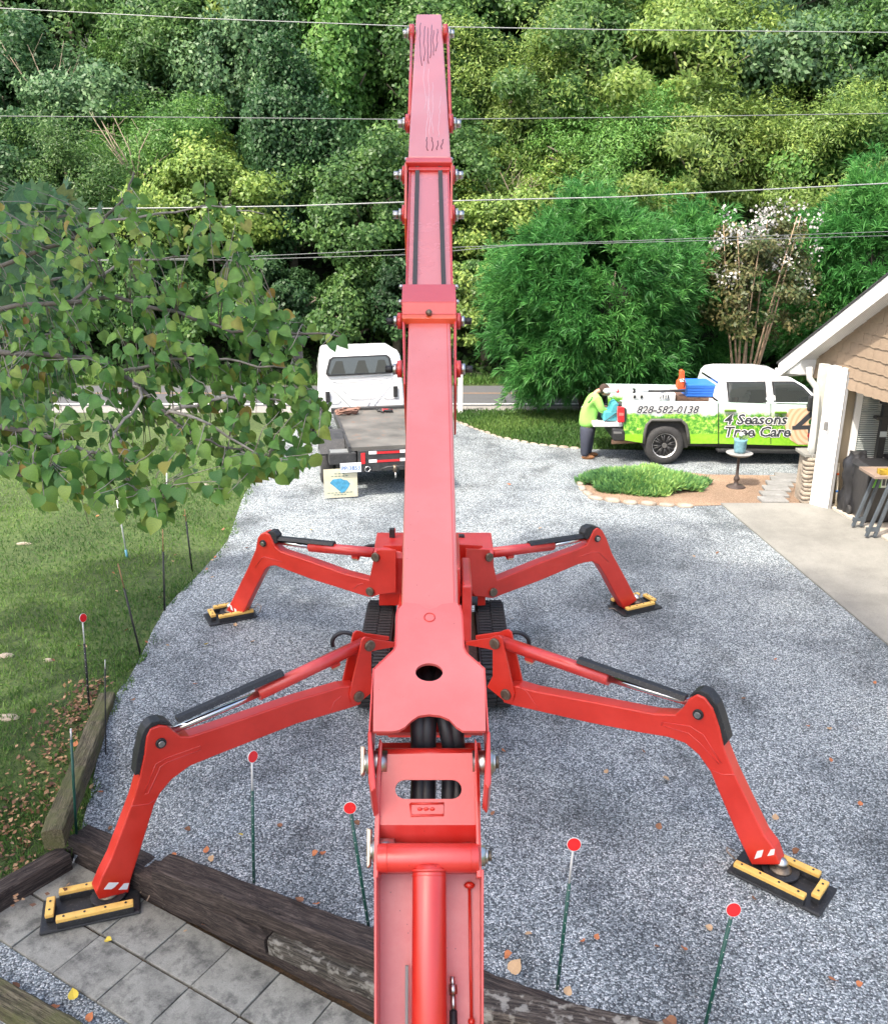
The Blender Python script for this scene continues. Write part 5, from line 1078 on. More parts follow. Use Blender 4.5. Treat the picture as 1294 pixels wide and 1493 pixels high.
MB().prism([Vector((bx_ - .25, 14.82, .06)), Vector((bx_ + .27, 14.82, .06)), Vector((bx_ + .31, 14.78, .98)), Vector((bx_ - .30, 14.78, .98))], (0, .6, 0)).build('bin_body', BAG, bn, bevel=.03)
MB().prism([Vector((bx_ - .34, 14.72, .98)), Vector((bx_ + .34, 14.72, .98)), Vector((bx_ + .30, 14.76, 1.06)), Vector((bx_ - .28, 14.76, 1.08))], (0, .72, 0)).build('bin_lid', BAG, bn, bevel=.03)
stk = MB().bx(bx_ - .22, bx_ + .16, 14.755, 14.765, .72, .92).build('bin_sticker', plain('sticker_white', (.7, .75, .65), .5), bn); MB().bx(bx_ - .22, bx_ - .08, 14.750, 14.754, .72, .92).build('sticker_patch', plain('sticker_green', (.15, .5, .05), .5), stk); MB().bx(bx_ + .08, bx_ + .16, 14.750, 14.754, .72, .92).build('sticker_patch', bpy.data.materials['sticker_green'], stk)
for k_ in range(2): MB().bx(bx_ - .06 + k_ * .07, bx_ - .01 + k_ * .07, 14.748, 14.753, .76, .89).build('dark_print', LD, stk)
for s in (-1, 1): MB().cyl((bx_ + s * .25, 15.38, .10), (bx_ + s * .31, 15.38, .10), .10, 16).build('wheel', RUBBER, bn)
b2 = thing('storage_bin', 'black lidded bin pushed behind the sticker bin at the picture edge', 'bin', (bx_ + .9, 15.5, 0)); MB().bx(bx_ + .40, bx_ + 1.3, 15.0, 15.7, .05, 1.0).build('bin_body', BAG, b2, bevel=.04); MB().bx(bx_ + .36, bx_ + 1.34, 14.96, 15.74, 1.0, 1.08).build('bin_lid', BAG, b2, bevel=.03)
# tripod-like dark stand behind the bins
ts = thing('work_light_stand', 'tall dark stand with a crossbar behind the bins by the window', 'stand', (GB(720, 780, 15.8).x, 15.75, 0)); tx = GB(728, 600, 15.7).x
MB().bx(tx - .06, tx + .06, 15.66, 15.76, .3, 2.0).build('post', BLACK, ts); MB().bx(tx - .17, tx + .17, 15.64, 15.78, 1.72, 1.77).build('crossbar', BLACK, ts); MB().bx(tx - .10, tx + .10, 15.63, 15.79, 1.98, 2.06).build('head', BLACK, ts, bevel=.02)
MB().bx(tx - .062, tx + .062, 15.655, 15.66, 1.40, 1.50).build('pale_band', plain('stand_band', (.45, .5, .5), .4), ts); MB().bx(tx - .3, tx + .3, 15.5, 15.9, .05, .3).build('foot', BLACK, ts)
# pole leaning by the tan wall
br = thing('striped_pole', 'pale pole with orange and blue bands leaning against the tan wall', 'pole', (GB(345, 1240, 15.8).x, 15.8, .05)); p0, p1 = GB(333, 1250, 15.75), GB(356, 890, 15.9); p0.z = .06
MB().cyl(p0, p1, .022, 10).build('pole', plain('pale_wood', (.60, .54, .42), .6), br)
for f, cm, nm in ((.32, (.03, .12, .35), 'blue_band'), (.72, (.75, .13, .03), 'orange_band')): q = p0 + (p1 - p0) * f; MB().cyl(q, q + (p1 - p0) * .05, .026, 10).build(nm, plain(nm, cm, .5), br)
# sawhorse work table
wt = thing('folding_work_table', 'folding work table with dark splayed legs and pale top at the right edge', 'work table', (8.0, 14.2, .05))
Yt = 14.15; tA = GB(650, 995, Yt); GRL = plain('grey_leg_plastic', (.07, .085, .10), .5, var=.15)
MB().bx(tA.x, tA.x + 1.1, Yt - .05, Yt + .55, tA.z - .05, tA.z).build('table_top', plain('pale_board', (.24, .18, .14), .6), wt, bevel=.006)
for yy in (Yt - .02, Yt + .5):
    for xo, xb in ((.30, .03), (.40, .17)):
        a_ = Vector((tA.x + xo, yy, tA.z - .05)); c_ = Vector((tA.x + xb, yy, .05)); d_ = c_ - a_
        MB().box((a_ + c_) / 2, (.05, .05, d_.length), d_.to_track_quat('Z', 'Y')).build('leg', GRL, wt, bevel=.006)
    MB().box((tA.x + .12, yy, .18), (.22, .045, .07)).build('leg_brace', GRL, wt)
MB().bx(tA.x + .12, tA.x + .32, Yt + .02, Yt + .16, tA.z, tA.z + .08).build('tool_case', plain('yellow_black_tool', (.30, .20, .02), .5, var=.7, scale=14), None)
o_ = COL.objects[-1]; tag(o_, 'small yellow and black tool resting on the pale work table', 'tool')

# ---------------------------------------------------------------- plant stand in the bed
pb_ = thing('plant_stand', 'dark iron pedestal stand with a round pale top in the tan bed', 'plant stand', G(1072, 710)); c = G(1072, 710); IR = plain('dark_iron', (.05, .035, .03), .6, var=.3)
hz_ = PY(1075, 662, c.y).z
MB().tube([c + Vector((0, 0, z)) for z in (.0, .03, .05, .12, .16, .20, .24, hz_ - .08, hz_ - .03)], [.20, .16, .06, .035, .06, .055, .032, .025, .07], 20).build('pedestal', IR, pb_)
MB().tube([c + Vector((0, 0, z)) for z in (hz_ - .035, hz_ - .02, hz_ + .015, hz_ + .03)], [.07, .20, .25, .26], 28).build('round_top', plain('pale_top', (.26, .26, .25), .6), pb_)
pt = thing('flower_pot', 'blue glazed pot with small white flowers on the pedestal stand', 'flower pot', c + Vector((0, 0, hz_ + .03))); zt = hz_ + .032
MB().tube([c + Vector((0, 0, z)) for z in (zt, zt + .05, zt + .24, zt + .27)], [.10, .115, .125, .135], 20).build('pot', plain('blue_glaze', (.16, .32, .38), .3, var=.3, scale=12), pt)
pf = MB()
for k in range(30): d_ = Vector((random.uniform(-.08, .08), random.uniform(-.08, .08), 0)); pf.add([c + d_ + Vector((0, 0, zt + .27)), c + d_ * 1.6 + Vector((.02, 0, zt + .33)), c + d_ * 1.7 + Vector((0, .02, zt + .36))], [(0, 1, 2)])
pf.build('sprouts', plain('sprout_green', (.12, .2, .06), .7), pt)['kind'] = 'stuff'
MB().ball(c + Vector((.0, 0, zt + .37)), .045, 8, 6).build('white_bloom', WHITE, pt)
# ================================================================ VEGETATION
def fastmesh(name, V, F, tint, m, parent=None, smooth=False):
    V = np.asarray(V, dtype=np.float32).reshape(-1, 3); F = np.asarray(F, dtype=np.int32); k = F.shape[1]; me = bpy.data.meshes.new(name)
    me.vertices.add(len(V)); me.vertices.foreach_set('co', V.ravel()); me.loops.add(F.size); me.loops.foreach_set('vertex_index', F.ravel())
    me.polygons.add(len(F)); me.polygons.foreach_set('loop_start', np.arange(0, F.size, k, dtype=np.int32)); me.polygons.foreach_set('loop_total', np.full(len(F), k, dtype=np.int32))
    me.update(calc_edges=True); me.validate()
    a = me.attributes.new('tint', 'FLOAT', 'POINT'); a.data.foreach_set('value', np.asarray(tint, dtype=np.float32))
    me.materials.append(m); o = bpy.data.objects.new(name, me); link(o, parent)
    if smooth: me.polygons.foreach_set('use_smooth', np.ones(len(F), dtype=bool))
    return o
def unit(a): return a / np.maximum(1e-9, np.linalg.norm(a, axis=-1, keepdims=True))
def leafcards(P, T, Nn, L, W, tint):
    """diamond leaves: P base, T tip direction, Nn normal, per-leaf L and W"""
    S_ = unit(np.cross(T, Nn)); L = L[:, None]; W = W[:, None]; Nn = unit(np.cross(S_, T))
    v = np.stack([P, P + T * L * .45 + S_ * W * .5 - Nn * W * .12, P + T * L, P + T * L * .45 - S_ * W * .5 - Nn * W * .12], 1)
    return v.reshape(-1, 3), np.arange(len(P) * 4).reshape(-1, 4), np.repeat(tint, 4)
def crown_cloud(n, rx, ry, rz, cz, nclump, leaf, seed, droop=.3, clump_r=.5, flat=.7, elong=1.0):
    g = np.random.default_rng(seed)
    d = unit(g.normal(size=(nclump, 3))); d[:, 2] = np.where(d[:, 2] < -.55, -d[:, 2], d[:, 2])
    lump = 1 + .30 * np.sin(d[:, 0] * 3.1 + seed) + .26 * np.sin(d[:, 1] * 4.3 + seed * 2) + .15 * np.sin(d[:, 2] * 5 + d[:, 0] * 3)
    rad = lump * g.uniform(.62, 1.05, nclump) * .9
    C = d * rad[:, None] * np.array([rx, ry, rz]) + np.array([0, 0, cz])
    per = g.multinomial(n, g.dirichlet(np.full(nclump, 3.0))); idx = np.repeat(np.arange(nclump), per)
    cs = clump_r * g.uniform(.6, 1.4, nclump); o = unit(g.normal(size=(n, 3))) * (g.uniform(0, 1, (n, 1)) ** .45); o[:, 2] *= flat
    P = C[idx] + o * cs[idx][:, None]
    out = unit(d[idx] + o * .9 + np.array([0, 0, .35])); Nn = unit(out + g.normal(size=(n, 3)) * .5)
    T = unit(np.cross(Nn, g.normal(size=(n, 3)))) + np.array([0, 0, -droop]); T = unit(T)
    ct = g.uniform(0, 1, nclump); tint = np.clip(.4 * ct[idx] + .75 * g.uniform(0, 1, n) - .08, 0, 1)
    L = leaf * g.uniform(.7, 1.3, n); return leafcards(P, T, Nn, L, L * .62 / elong, tint)
G1 = leafmat('leaf_mid_green', (0.042, 0.103, 0.029), (0.079, 0.173, 0.046), (0.161, 0.282, 0.070), trans=.4)
G2 = leafmat('leaf_yellow_green', (0.087, 0.153, 0.037), (0.174, 0.281, 0.062), (0.328, 0.424, 0.099), trans=.4)
G3 = leafmat('leaf_dark_green', (0.026, 0.072, 0.029), (0.049, 0.120, 0.044), (0.091, 0.182, 0.065), trans=.4)
G4 = leafmat('leaf_blue_green', (0.047, 0.111, 0.052), (0.091, 0.182, 0.078), (0.182, 0.299, 0.130), trans=.4)
G5 = leafmat('leaf_bright_green', (0.062, 0.160, 0.036), (0.117, 0.268, 0.058), (0.228, 0.397, 0.096), trans=.4)

TREES = {}
def make_tree(kind, rx, ry, rz, cz, n, nclump, leaf, seed, m, **kw):
    t = thing('forest_tree', 'tree', 'tree')
    V_, F_, ti = crown_cloud(n, rx, ry, rz, cz, nclump, leaf, seed, **kw)
    cr = fastmesh('crown', V_, F_, ti, m, t)
    tr = MB(); g = random.Random(seed); tr.tube([(0, 0, -1.5), (g.uniform(-.1, .1), 0, cz * .4), (g.uniform(-.2, .2), g.uniform(-.2, .2), cz * .8), (g.uniform(-.3, .3), 0, cz + rz * .5)], [.20, .17, .13, .05], 8)
    for k in range(9):
        a = g.uniform(0, 6.28); z = cz * g.uniform(.45, 1.1); tr.tube([(0, 0, z), (rx * .4 * math.cos(a), ry * .4 * math.sin(a), z + rz * .15), (rx * .8 * math.cos(a), ry * .8 * math.sin(a), z + rz * .3)], [.08, .05, .02], 6)
    tr.build('trunk', BARK, t); TREES[kind] = t; return t
make_tree('dome', 3.0, 3.0, 2.7, 4.3, 36000, 150, .17, 11, G1, clump_r=.75)
make_tree('tall', 2.6, 2.6, 4.3, 5.0, 42000, 190, .165, 12, G1, clump_r=.7)
make_tree('vine', 2.1, 2.1, 4.6, 4.6, 40000, 130, .16, 13, G1, clump_r=.62, flat=1.5, droop=.9)
make_tree('layer', 3.4, 3.2, 3.0, 4.4, 36000, 120, .20, 14, G1, clump_r=.80, flat=.6, elong=1.6)
make_tree('feather', 2.8, 2.8, 3.2, 4.0, 40000, 150, .15, 15, G2, clump_r=.7, flat=.8, elong=2.0)
make_tree('shrub', 1.9, 1.6, 1.7, 1.5, 20000, 90, .145, 16, G1, clump_r=.42)
def plant_tree(kind, px, Y, sc, m, label, zoff=0, first=set(), rz=None, szz=1):
    src = TREES[kind]; x = PY(px, 300, Y).x
    t = src if kind not in first else copy_tree(src)
    first.add(kind); t.location = (x, Y, hill_z(Y) - .15 + zoff); t.rotation_euler = (0, 0, random.uniform(0, 6.28) if rz is None else rz); t.scale = (sc, sc, sc * szz)
    t['label'] = label; t['group'] = 'forest trees on the bank beyond the road' if kind != 'shrub' else 'shrubs along the foot of the bank'
    if kind == 'shrub': t.name = 'roadside_shrub'; t['category'] = 'shrub'
    for c in t.children:
        if c.name.startswith('crown'): c.material_slots[0].link = 'OBJECT'; c.material_slots[0].material = m
# top row (behind), then the middle and the front
rows = [
 ('tall', -40, 42, 1.25, G3, 'dark tall tree at the top left corner of the picture'), ('layer', 130, 41, 1.2, G1, 'layered tree at the top edge above the bare twigs on the left'),
 ('dome', 300, 42, 1.25, G3, 'dark rounded tree at the top edge left of the vine-hung columns'), ('vine', 440, 40, 1.4, G2, 'vine-hung yellow-green tree reaching the top edge left of the boom tip'),
 ('tall', 570, 43, 1.3, G1, 'tall tree at the top edge directly behind the boom tip'), ('dome', 720, 41, 1.2, G1, 'rounded tree at the top edge just right of the boom tip'),
 ('layer', 870, 42, 1.3, G2, 'sunlit layered tree at the top edge between boom tip and top right corner'), ('layer', 1040, 41, 1.25, G4, 'grey-green layered tree at the top edge above the crepe myrtle'),
 ('tall', 1200, 43, 1.25, G4, 'tall grey-green tree at the top edge near the right corner'), ('layer', 1350, 41, 1.3, G1, 'layered tree cut by the top right corner'),
 ('dome', 30, 37, 1.0, G3, 'dark tree on the upper left slope below the top corner'), ('dome', 165, 36.0, 1.0, G4, 'rounded pale green mound of foliage high on the left slope'),
 ('layer', 285, 37, 1.0, G1, 'spreading tree on the left slope between the two upper wires'), ('vine', 375, 36, 1.0, G4, 'vine-covered column of leaves with grey-green sheen left of centre'),
 ('vine', 500, 36.5, 1.15, G5, 'bright vine-draped column of leaves beside the boom on its left'), ('tall', 620, 37, 1.0, G1, 'tree hidden for the most part behind the upper boom'),
 ('feather', 745, 35.5, 1.05, G2, 'feathery light green tree just right of the upper boom'), ('layer', 850, 37, 1.1, G1, 'spreading tree between the feathery tree and the leafy slope at right'),
 ('layer', 985, 36.5, 1.15, G2, 'broad sunlit tree in the middle of the right slope'), ('dome', 1110, 37, 1.15, G4, 'grey-green rounded tree behind the second wire at right'),
 ('layer', 1235, 36.5, 1.1, G1, 'mid-green spreading tree on the right slope near the picture edge'), ('dome', 1350, 36, 1.2, G3, 'dark tree cut by the right picture edge on the slope'),
 ('dome', -20, 32.5, .9, G3, 'dark tree at the left edge behind the near leafy branch'), ('feather', 110, 32.5, .85, G1, 'loose tree behind the near branch on the left'),
 ('feather', 225, 33, .9, G5, 'light feathery tree with bare twigs behind the near branch'), ('dome', 330, 32, .85, G2, 'yellowish rounded tree peeping over the near leafy branch'),
 ('vine', 425, 32.5, .9, G3, 'dark vine-clad tree above the white truck cab and to its left'), ('dome', 525, 32, .85, G1, 'rounded tree directly above the white truck cab'),
 ('tall', 640, 32.5, .75, G1, 'slim tree behind the middle of the boom'), ('dome', 745, 31.8, .75, G2, 'light green tree between the boom and the big dark bush'),
 ('feather', 880, 33, .95, G5, 'feathery green tree rising behind the big dark bush'), ('layer', 1010, 33, .9, G2, 'yellow-green spreading tree right above the crepe myrtle blossoms'),
 ('feather', 1150, 33, .95, G2, 'pale feathery tree behind the blossoms at right'), ('dome', 1280, 33, .95, G5, 'bright green tree above the garage roof'),
]
for r_ in rows: plant_tree(r_[0], r_[1], r_[2], r_[3], r_[4], r_[5])
sh = [(-10, .9, G3, 'at the far left edge'), (75, 1.0, G1, 'second from the left edge'), (165, .9, G3, 'third from the left edge'), (255, 1.0, G1, 'behind the tip of the near branch'), (345, .95, G5, 'left of the white truck mirror'),
      (420, .9, G3, 'touching the truck mirror'), (500, .95, G1, 'behind the rear window of the white cab'), (575, .9, G3, 'between the white cab and the boom'), (660, .8, G1, 'behind the white post'), (710, .85, G2, 'yellowish, between the boom and the dark bush'), (770, .9, G1, 'at the left flank of the big dark bush'),
      (1020, 1.0, G3, 'just left of the crepe myrtle'), (1110, 1.05, G3, 'behind the crepe myrtle stems'), (1200, 1.0, G1, 'above the hood of the pickup'), (1290, 1.0, G3, 'behind the garage roof')]
for px, sc, m, wh in sh: plant_tree('shrub', px, 30.0 + random.uniform(-.2, .3), sc, m, 'leafy shrub below the bank, ' + wh, szz=1.15)

# bare twiggy saplings poking out of the left slope
for k_, (px_, py_, lab_) in enumerate([(75, 100, 'bare brown twigs of a dead sapling high on the left slope near the top edge'), (200, 205, 'bare pale branching sapling on the slope above the near branch'), (745, 260, 'bare twig leaning out beside the boom over the big bush')]):
    b_ = PY(px_, py_ + 60, 31.5 if k_ else 34.5); q_ = MB(); gg = random.Random(k_)
    for j_ in range(7):
        a_ = Vector((gg.uniform(-1.3, 1.3), gg.uniform(-.6, .1), gg.uniform(.8, 2.2))); m_ = b_ + a_ * .5 + Vector((gg.uniform(-.2, .2), 0, 0)); q_.tube([b_, m_, b_ + a_], [.035, .022, .006], 5)
        for i_ in range(3): d_ = Vector((gg.uniform(-.6, .6), -.1, gg.uniform(0, .7))); q_.tube([m_.lerp(b_ + a_, i_ / 3), m_.lerp(b_ + a_, i_ / 3) + d_], [.012, .004], 5)
    tag(q_.build('bare_sapling', plain('bare_twig', (.30, .24, .18), .9) if k_ == 0 else bpy.data.materials['bare_twig']), lab_, 'sapling')
# ground cover spreading over the bank: one mass
g = np.random.default_rng(5); n = 90000
xs = g.uniform(-34, 34, n); ys = 28.9 + 20 * g.uniform(0, 1, n) ** 1.2
lump = .45 * np.sin(xs * 1.7) * np.sin(ys * 1.3 + xs * .5) + .3 * np.sin(xs * 4.1 + ys * 2)
zs = np.maximum(0, ys - 29.2) * .62 + np.abs(lump) * np.clip((ys - 28.9) * .6, .05, 1.0) * g.uniform(.2, 1.2, n)
P_ = np.stack([xs, ys, zs], 1); Nn = unit(np.array([0, -.6, 1.0]) + g.normal(size=(n, 3)) * .5); T_ = unit(np.cross(Nn, g.normal(size=(n, 3))) + np.array([0, 0, -.3]))
Lf = g.uniform(.14, .28, n); o = fastmesh('bank_undergrowth', *leafcards(P_, T_, Nn, Lf, Lf * .7, np.clip(.5 * (lump + .75) + g.uniform(-.3, .3, n), 0, 1)), G1); o['kind'] = 'stuff'

# ---------------------------------------------------------------- feathery evergreens (fine drooping sprays)
NEED = leafmat('needle_green', (.035, .13, .035), (.07, .25, .055), (.17, .42, .10), trans=.4)
def feathery(name, label, c, rx, ry, rz, cz, nsp, seed, m=NEED, spray=.42, parent=None, blades=13, bw=.028):
    t = thing(name, label, 'bush', c); g = np.random.default_rng(seed)
    ncl = 240; d = unit(g.normal(size=(ncl, 3))); d[:, 2] = np.abs(d[:, 2]) * np.where(g.uniform(size=ncl) < .68, 1, -.75)
    rad = g.uniform(.78, 1.12, ncl) + .14 * np.sin(d[:, 0] * 5 + seed) * np.cos(d[:, 2] * 6)
    C = d * rad[:, None] * np.array([rx, ry, rz]) + np.array([0, 0, cz])
    idx = g.integers(0, ncl, nsp); o_ = g.normal(size=(nsp, 3)) * np.array([.27, .27, .20]); B = C[idx] * np.array([.93, .93, 1]) + o_ ; B[:, 2] = np.maximum(B[:, 2], .15)
    od = unit(d[idx] * np.array([1, 1, .5]) + g.normal(size=(nsp, 3)) * .3 + np.array([0, 0, .15]))
    ct = g.uniform(0, 1, ncl)[idx]
    b = blades; Pn = np.repeat(B, b, 0); T0 = unit(np.repeat(od, b, 0) + g.normal(size=(nsp * b, 3)) * .5 + np.array([0, 0, .02]))
    L_ = spray * g.uniform(.55, 1.15, nsp * b); S_ = unit(np.cross(T0, g.normal(size=(nsp * b, 3))))
    mid = Pn + T0 * L_[:, None] * .55; tip = Pn + T0 * L_[:, None] + np.array([0, 0, -1]) * (L_ * .16)[:, None]; w = bw * g.uniform(.7, 1.3, nsp * b)[:, None]
    V_ = np.stack([Pn, mid + S_ * w * .5, tip, mid - S_ * w * .5], 1).reshape(-1, 3); ti = np.clip(.6 * np.repeat(ct, b) + .4 * g.uniform(0, 1, nsp * b), 0, 1)
    fastmesh('foliage', V_ + np.array(c), np.arange(len(V_)).reshape(-1, 4), np.repeat(ti, 4), m, t)
    q = MB()
    for k in range(9):
        a = 2 * math.pi * k / 9; q.tube([Vector(c) + Vector((.2 * math.cos(a), .2 * math.sin(a), -.05)), Vector(c) + Vector((rx * .3 * math.cos(a), ry * .3 * math.sin(a), cz * .8)), Vector(c) + Vector((rx * .6 * math.cos(a), ry * .6 * math.sin(a), cz + rz * .5))], [.07, .05, .015], 6)
    q.build('stems', BARK, t)
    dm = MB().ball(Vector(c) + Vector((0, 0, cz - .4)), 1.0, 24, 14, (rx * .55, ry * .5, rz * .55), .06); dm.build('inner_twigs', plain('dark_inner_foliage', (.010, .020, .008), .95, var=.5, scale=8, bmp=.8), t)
    return t
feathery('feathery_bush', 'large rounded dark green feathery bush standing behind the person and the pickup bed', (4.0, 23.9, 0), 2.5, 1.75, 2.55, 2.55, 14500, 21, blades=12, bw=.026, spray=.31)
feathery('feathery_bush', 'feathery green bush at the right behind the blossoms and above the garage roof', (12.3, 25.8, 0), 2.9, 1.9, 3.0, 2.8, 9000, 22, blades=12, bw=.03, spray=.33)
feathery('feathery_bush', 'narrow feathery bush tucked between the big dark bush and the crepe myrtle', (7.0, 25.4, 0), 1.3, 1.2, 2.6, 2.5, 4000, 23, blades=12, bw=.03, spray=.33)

# ---------------------------------------------------------------- crepe myrtle
cm = thing('crepe_myrtle', 'crepe myrtle with several bare stems and white blossom heads behind the pickup cab', 'tree', (7.85, 23.2, 0)); cc = Vector((7.85, 23.2, 0)); g = random.Random(3); tips = []
for k in range(9):
    a = 2 * math.pi * k / 9 + g.uniform(-.2, .2); r1, r2 = g.uniform(.3, .5), g.uniform(.7, 1.15); H_ = g.uniform(4.2, 5.2)
    p = [cc + Vector((.12 * math.cos(a), .12 * math.sin(a), 0)), cc + Vector((r1 * .7 * math.cos(a), r1 * .7 * math.sin(a), 1.4)), cc + Vector((r1 * 1.3 * math.cos(a + .2), r1 * math.sin(a + .2), 2.8)), cc + Vector((r2 * math.cos(a + .3), r2 * math.sin(a + .3), H_))]
    MB().tube(p, [.045, .036, .022, .008], 7).build('stem', plain('myrtle_bark', (.34, .24, .16), .8, var=.3, scale=14) if k == 0 else bpy.data.materials['myrtle_bark'], cm); tips += [(p[2], p[3])] * 3
V_, F_, ti = crown_cloud(9500, 1.45, 1.2, 2.1, 3.3, 120, .13, 31, clump_r=.34, elong=1.3); fastmesh('foliage', V_ + np.array(cc), F_, ti, leafmat('myrtle_leaf', (.05, .085, .03), (.11, .13, .045), (.26, .21, .09)), cm)
WB = leafmat('white_petals', (.38, .36, .33), (.52, .50, .47), (.64, .62, .60), trans=.2, vary=.03)
for k in range(36):
    a = g.uniform(0, 6.28); rr = g.uniform(.2, 1.55); z = 5.3 - .35 * rr + g.uniform(-1.3, .25); c_ = cc + Vector((rr * math.cos(a), -abs(rr * math.sin(a)) * .9, z)); gg = np.random.default_rng(k); n = 26
    o_ = gg.normal(size=(n, 3)) * np.array([.10, .10, .13]); P_ = np.array(c_) + o_; Nn = unit(gg.normal(size=(n, 3))); T_ = unit(np.cross(Nn, gg.normal(size=(n, 3)))); Lf = gg.uniform(.05, .09, n); fastmesh('blossom_head', *leafcards(P_, T_, Nn, Lf, Lf, gg.uniform(0, 1, n)), WB, cm)['kind'] = 'stuff'

# ---------------------------------------------------------------- ground plants in the bed
g_ = np.random.default_rng(8); n = 17000; c = G(935, 708); rx, ry = 1.22, .66
a = g_.uniform(0, 2 * np.pi, n); r = np.sqrt(g_.uniform(0, 1, n)) * (1 + .10 * np.sin(3 * a + 1) + .08 * np.sin(7 * a)); hx = np.cos(a) * r * rx; hy = np.sin(a) * r * ry
hz = .22 * np.clip(1 - r ** 2.4, 0, 1) * (1 + .3 * np.sin(hx * 6) * np.sin(hy * 7)); P_ = np.stack([c.x + hx + hy * -.25, c.y + hy, hz + g_.uniform(-.02, .03, n)], 1)
T_ = unit(np.stack([np.cos(a) * .5, np.sin(a) * .5, np.full(n, .9)], 1) + g_.normal(size=(n, 3)) * .45); Nn = unit(g_.normal(size=(n, 3))); Lf = g_.uniform(.07, .19, n)
o = fastmesh('ground_cover', *leafcards(P_, T_, Nn, Lf, np.full(n, .034), np.clip(.45 + .3 * np.sin(hx * 2.2 + 1) + .2 * np.sin(hx * 9) * np.sin(hy * 8) + g_.uniform(-.45, .45, n), 0, 1)), leafmat('juniper', (.08, .20, .08), (.18, .38, .12), (.40, .58, .18))); o['kind'] = 'stuff'

# lawn blades and fallen-leaf litter: masses
def blades(name, pts, L0, w0, m, kz=-.02, lean=.45):
    n = len(pts); P_ = np.array([[x, y, kz + z] for x, y, z in pts]); T_ = unit(np.array([0, 0, 1.0]) + g_.normal(size=(n, 3)) * lean); Nn = unit(g_.normal(size=(n, 3)) + np.array([0, -.8, .3])); Lf = g_.uniform(.5, 1.6, n) * L0
    ti = np.clip(.5 + .35 * np.sin(P_[:, 0] * 1.1 + 2 * np.sin(P_[:, 1] * .7)) + g_.uniform(-.35, .35, n), 0, 1); o = fastmesh(name, *leafcards(P_, T_, Nn, Lf, np.full(n, w0) * g_.uniform(.7, 1.4, n), ti), m); o['kind'] = 'stuff'; return o
GRASS = leafmat('grass_blade', (.036, .095, .02), (.072, .165, .032), (.15, .25, .055), trans=.3, rough=.55)
bx_at = lambda y: np.interp(y, [p.y for p in gL[::-1]], [p.x for p in gL[::-1]])
pts = []
while len(pts) < 95000:
    y = 4.4 + 16.5 * random.random() ** 1.5; xb = float(bx_at(y)) if y > gL[-1].y else -3.3 - (gL[-1].y - y) * 1.2
    x = xb + .05 + .07 * math.sin(y * 3.1 + 2 * math.sin(y * 1.3)) + .05 * math.sin(y * 11) - random.random() ** 1.3 * (2.0 + y * .55)
    if y < 6.7 and (x > (-3.95 + (y - 6.2) * .9)): continue
    if random.random() < .35 * (1 + math.sin(x * 2.1 + 3 * math.sin(y * 1.3))) * (1 if x > xb - .8 else .4): continue
    pts.append((x, y, sink(x, y)))
blades('grass', pts, .065, .012, GRASS)
pts = []
xg_, yg_ = [p.x for p in gR], [p.y for p in gR]
while len(pts) < 30000:
    x = random.uniform(.3, 8); y = float(np.interp(x, xg_, yg_)) + .06 + random.random() * 4.2
    if y < 24.3: pts.append((x, y, 0))
blades('grass_verge', pts, .085, .022, GRASS)
pts = [(random.uniform(-26, 26), 28.05 + random.random() * 1.2, .02) for _ in range(26000)]
blades('roadside_grass', pts, .22, .03, GRASS)

# ---------------------------------------------------------------- overhanging tree at the left with real leaves
def heart_leaf(L, W, droop, fold, m):
    """one modelled leaf: heart outline, folded along the midrib and curling down to the tip (tip along +x)"""
    us = [0, .08, .25, .45, .65, .84, 1.0]; ws = [0, .40, .54, .53, .40, .17, 0]; V_ = []; F_ = []
    for i, u in enumerate(us):
        x = u * L - (.10 * L if i == 1 else 0) * 0; z = -droop * L * u * u
        V_.append((x, 0, z)); V_.append((x - (.05 * L if i == 1 else 0), ws[i] * W, z + fold * ws[i] * W)); V_.append((x - (.05 * L if i == 1 else 0), -ws[i] * W, z + fold * ws[i] * W))
    for i in range(len(us) - 1):
        a, b = 3 * i, 3 * i + 3; F_ += [(a, b, b + 1, a + 1), (a, a + 2, b + 2, b)]
    return V_, F_
def lobed_leaf(L, W, droop, fold, m):
    half = [(0, .03), (.04, .46), (.26, .30), (.46, .60), (.56, .28), (.82, .36), (.78, .16), (1.0, 0)]
    loop = half + [(u, -w) for u, w in half[::-1][1:]]
    V_ = [(.38 * L, 0, -.03)] + [(u * L, w * W, -droop * L * u * u + fold * abs(w) * W) for u, w in loop]; n = len(loop)
    return V_, [(0, 1 + (i + 1) % n, 1 + i) for i in range(n)]
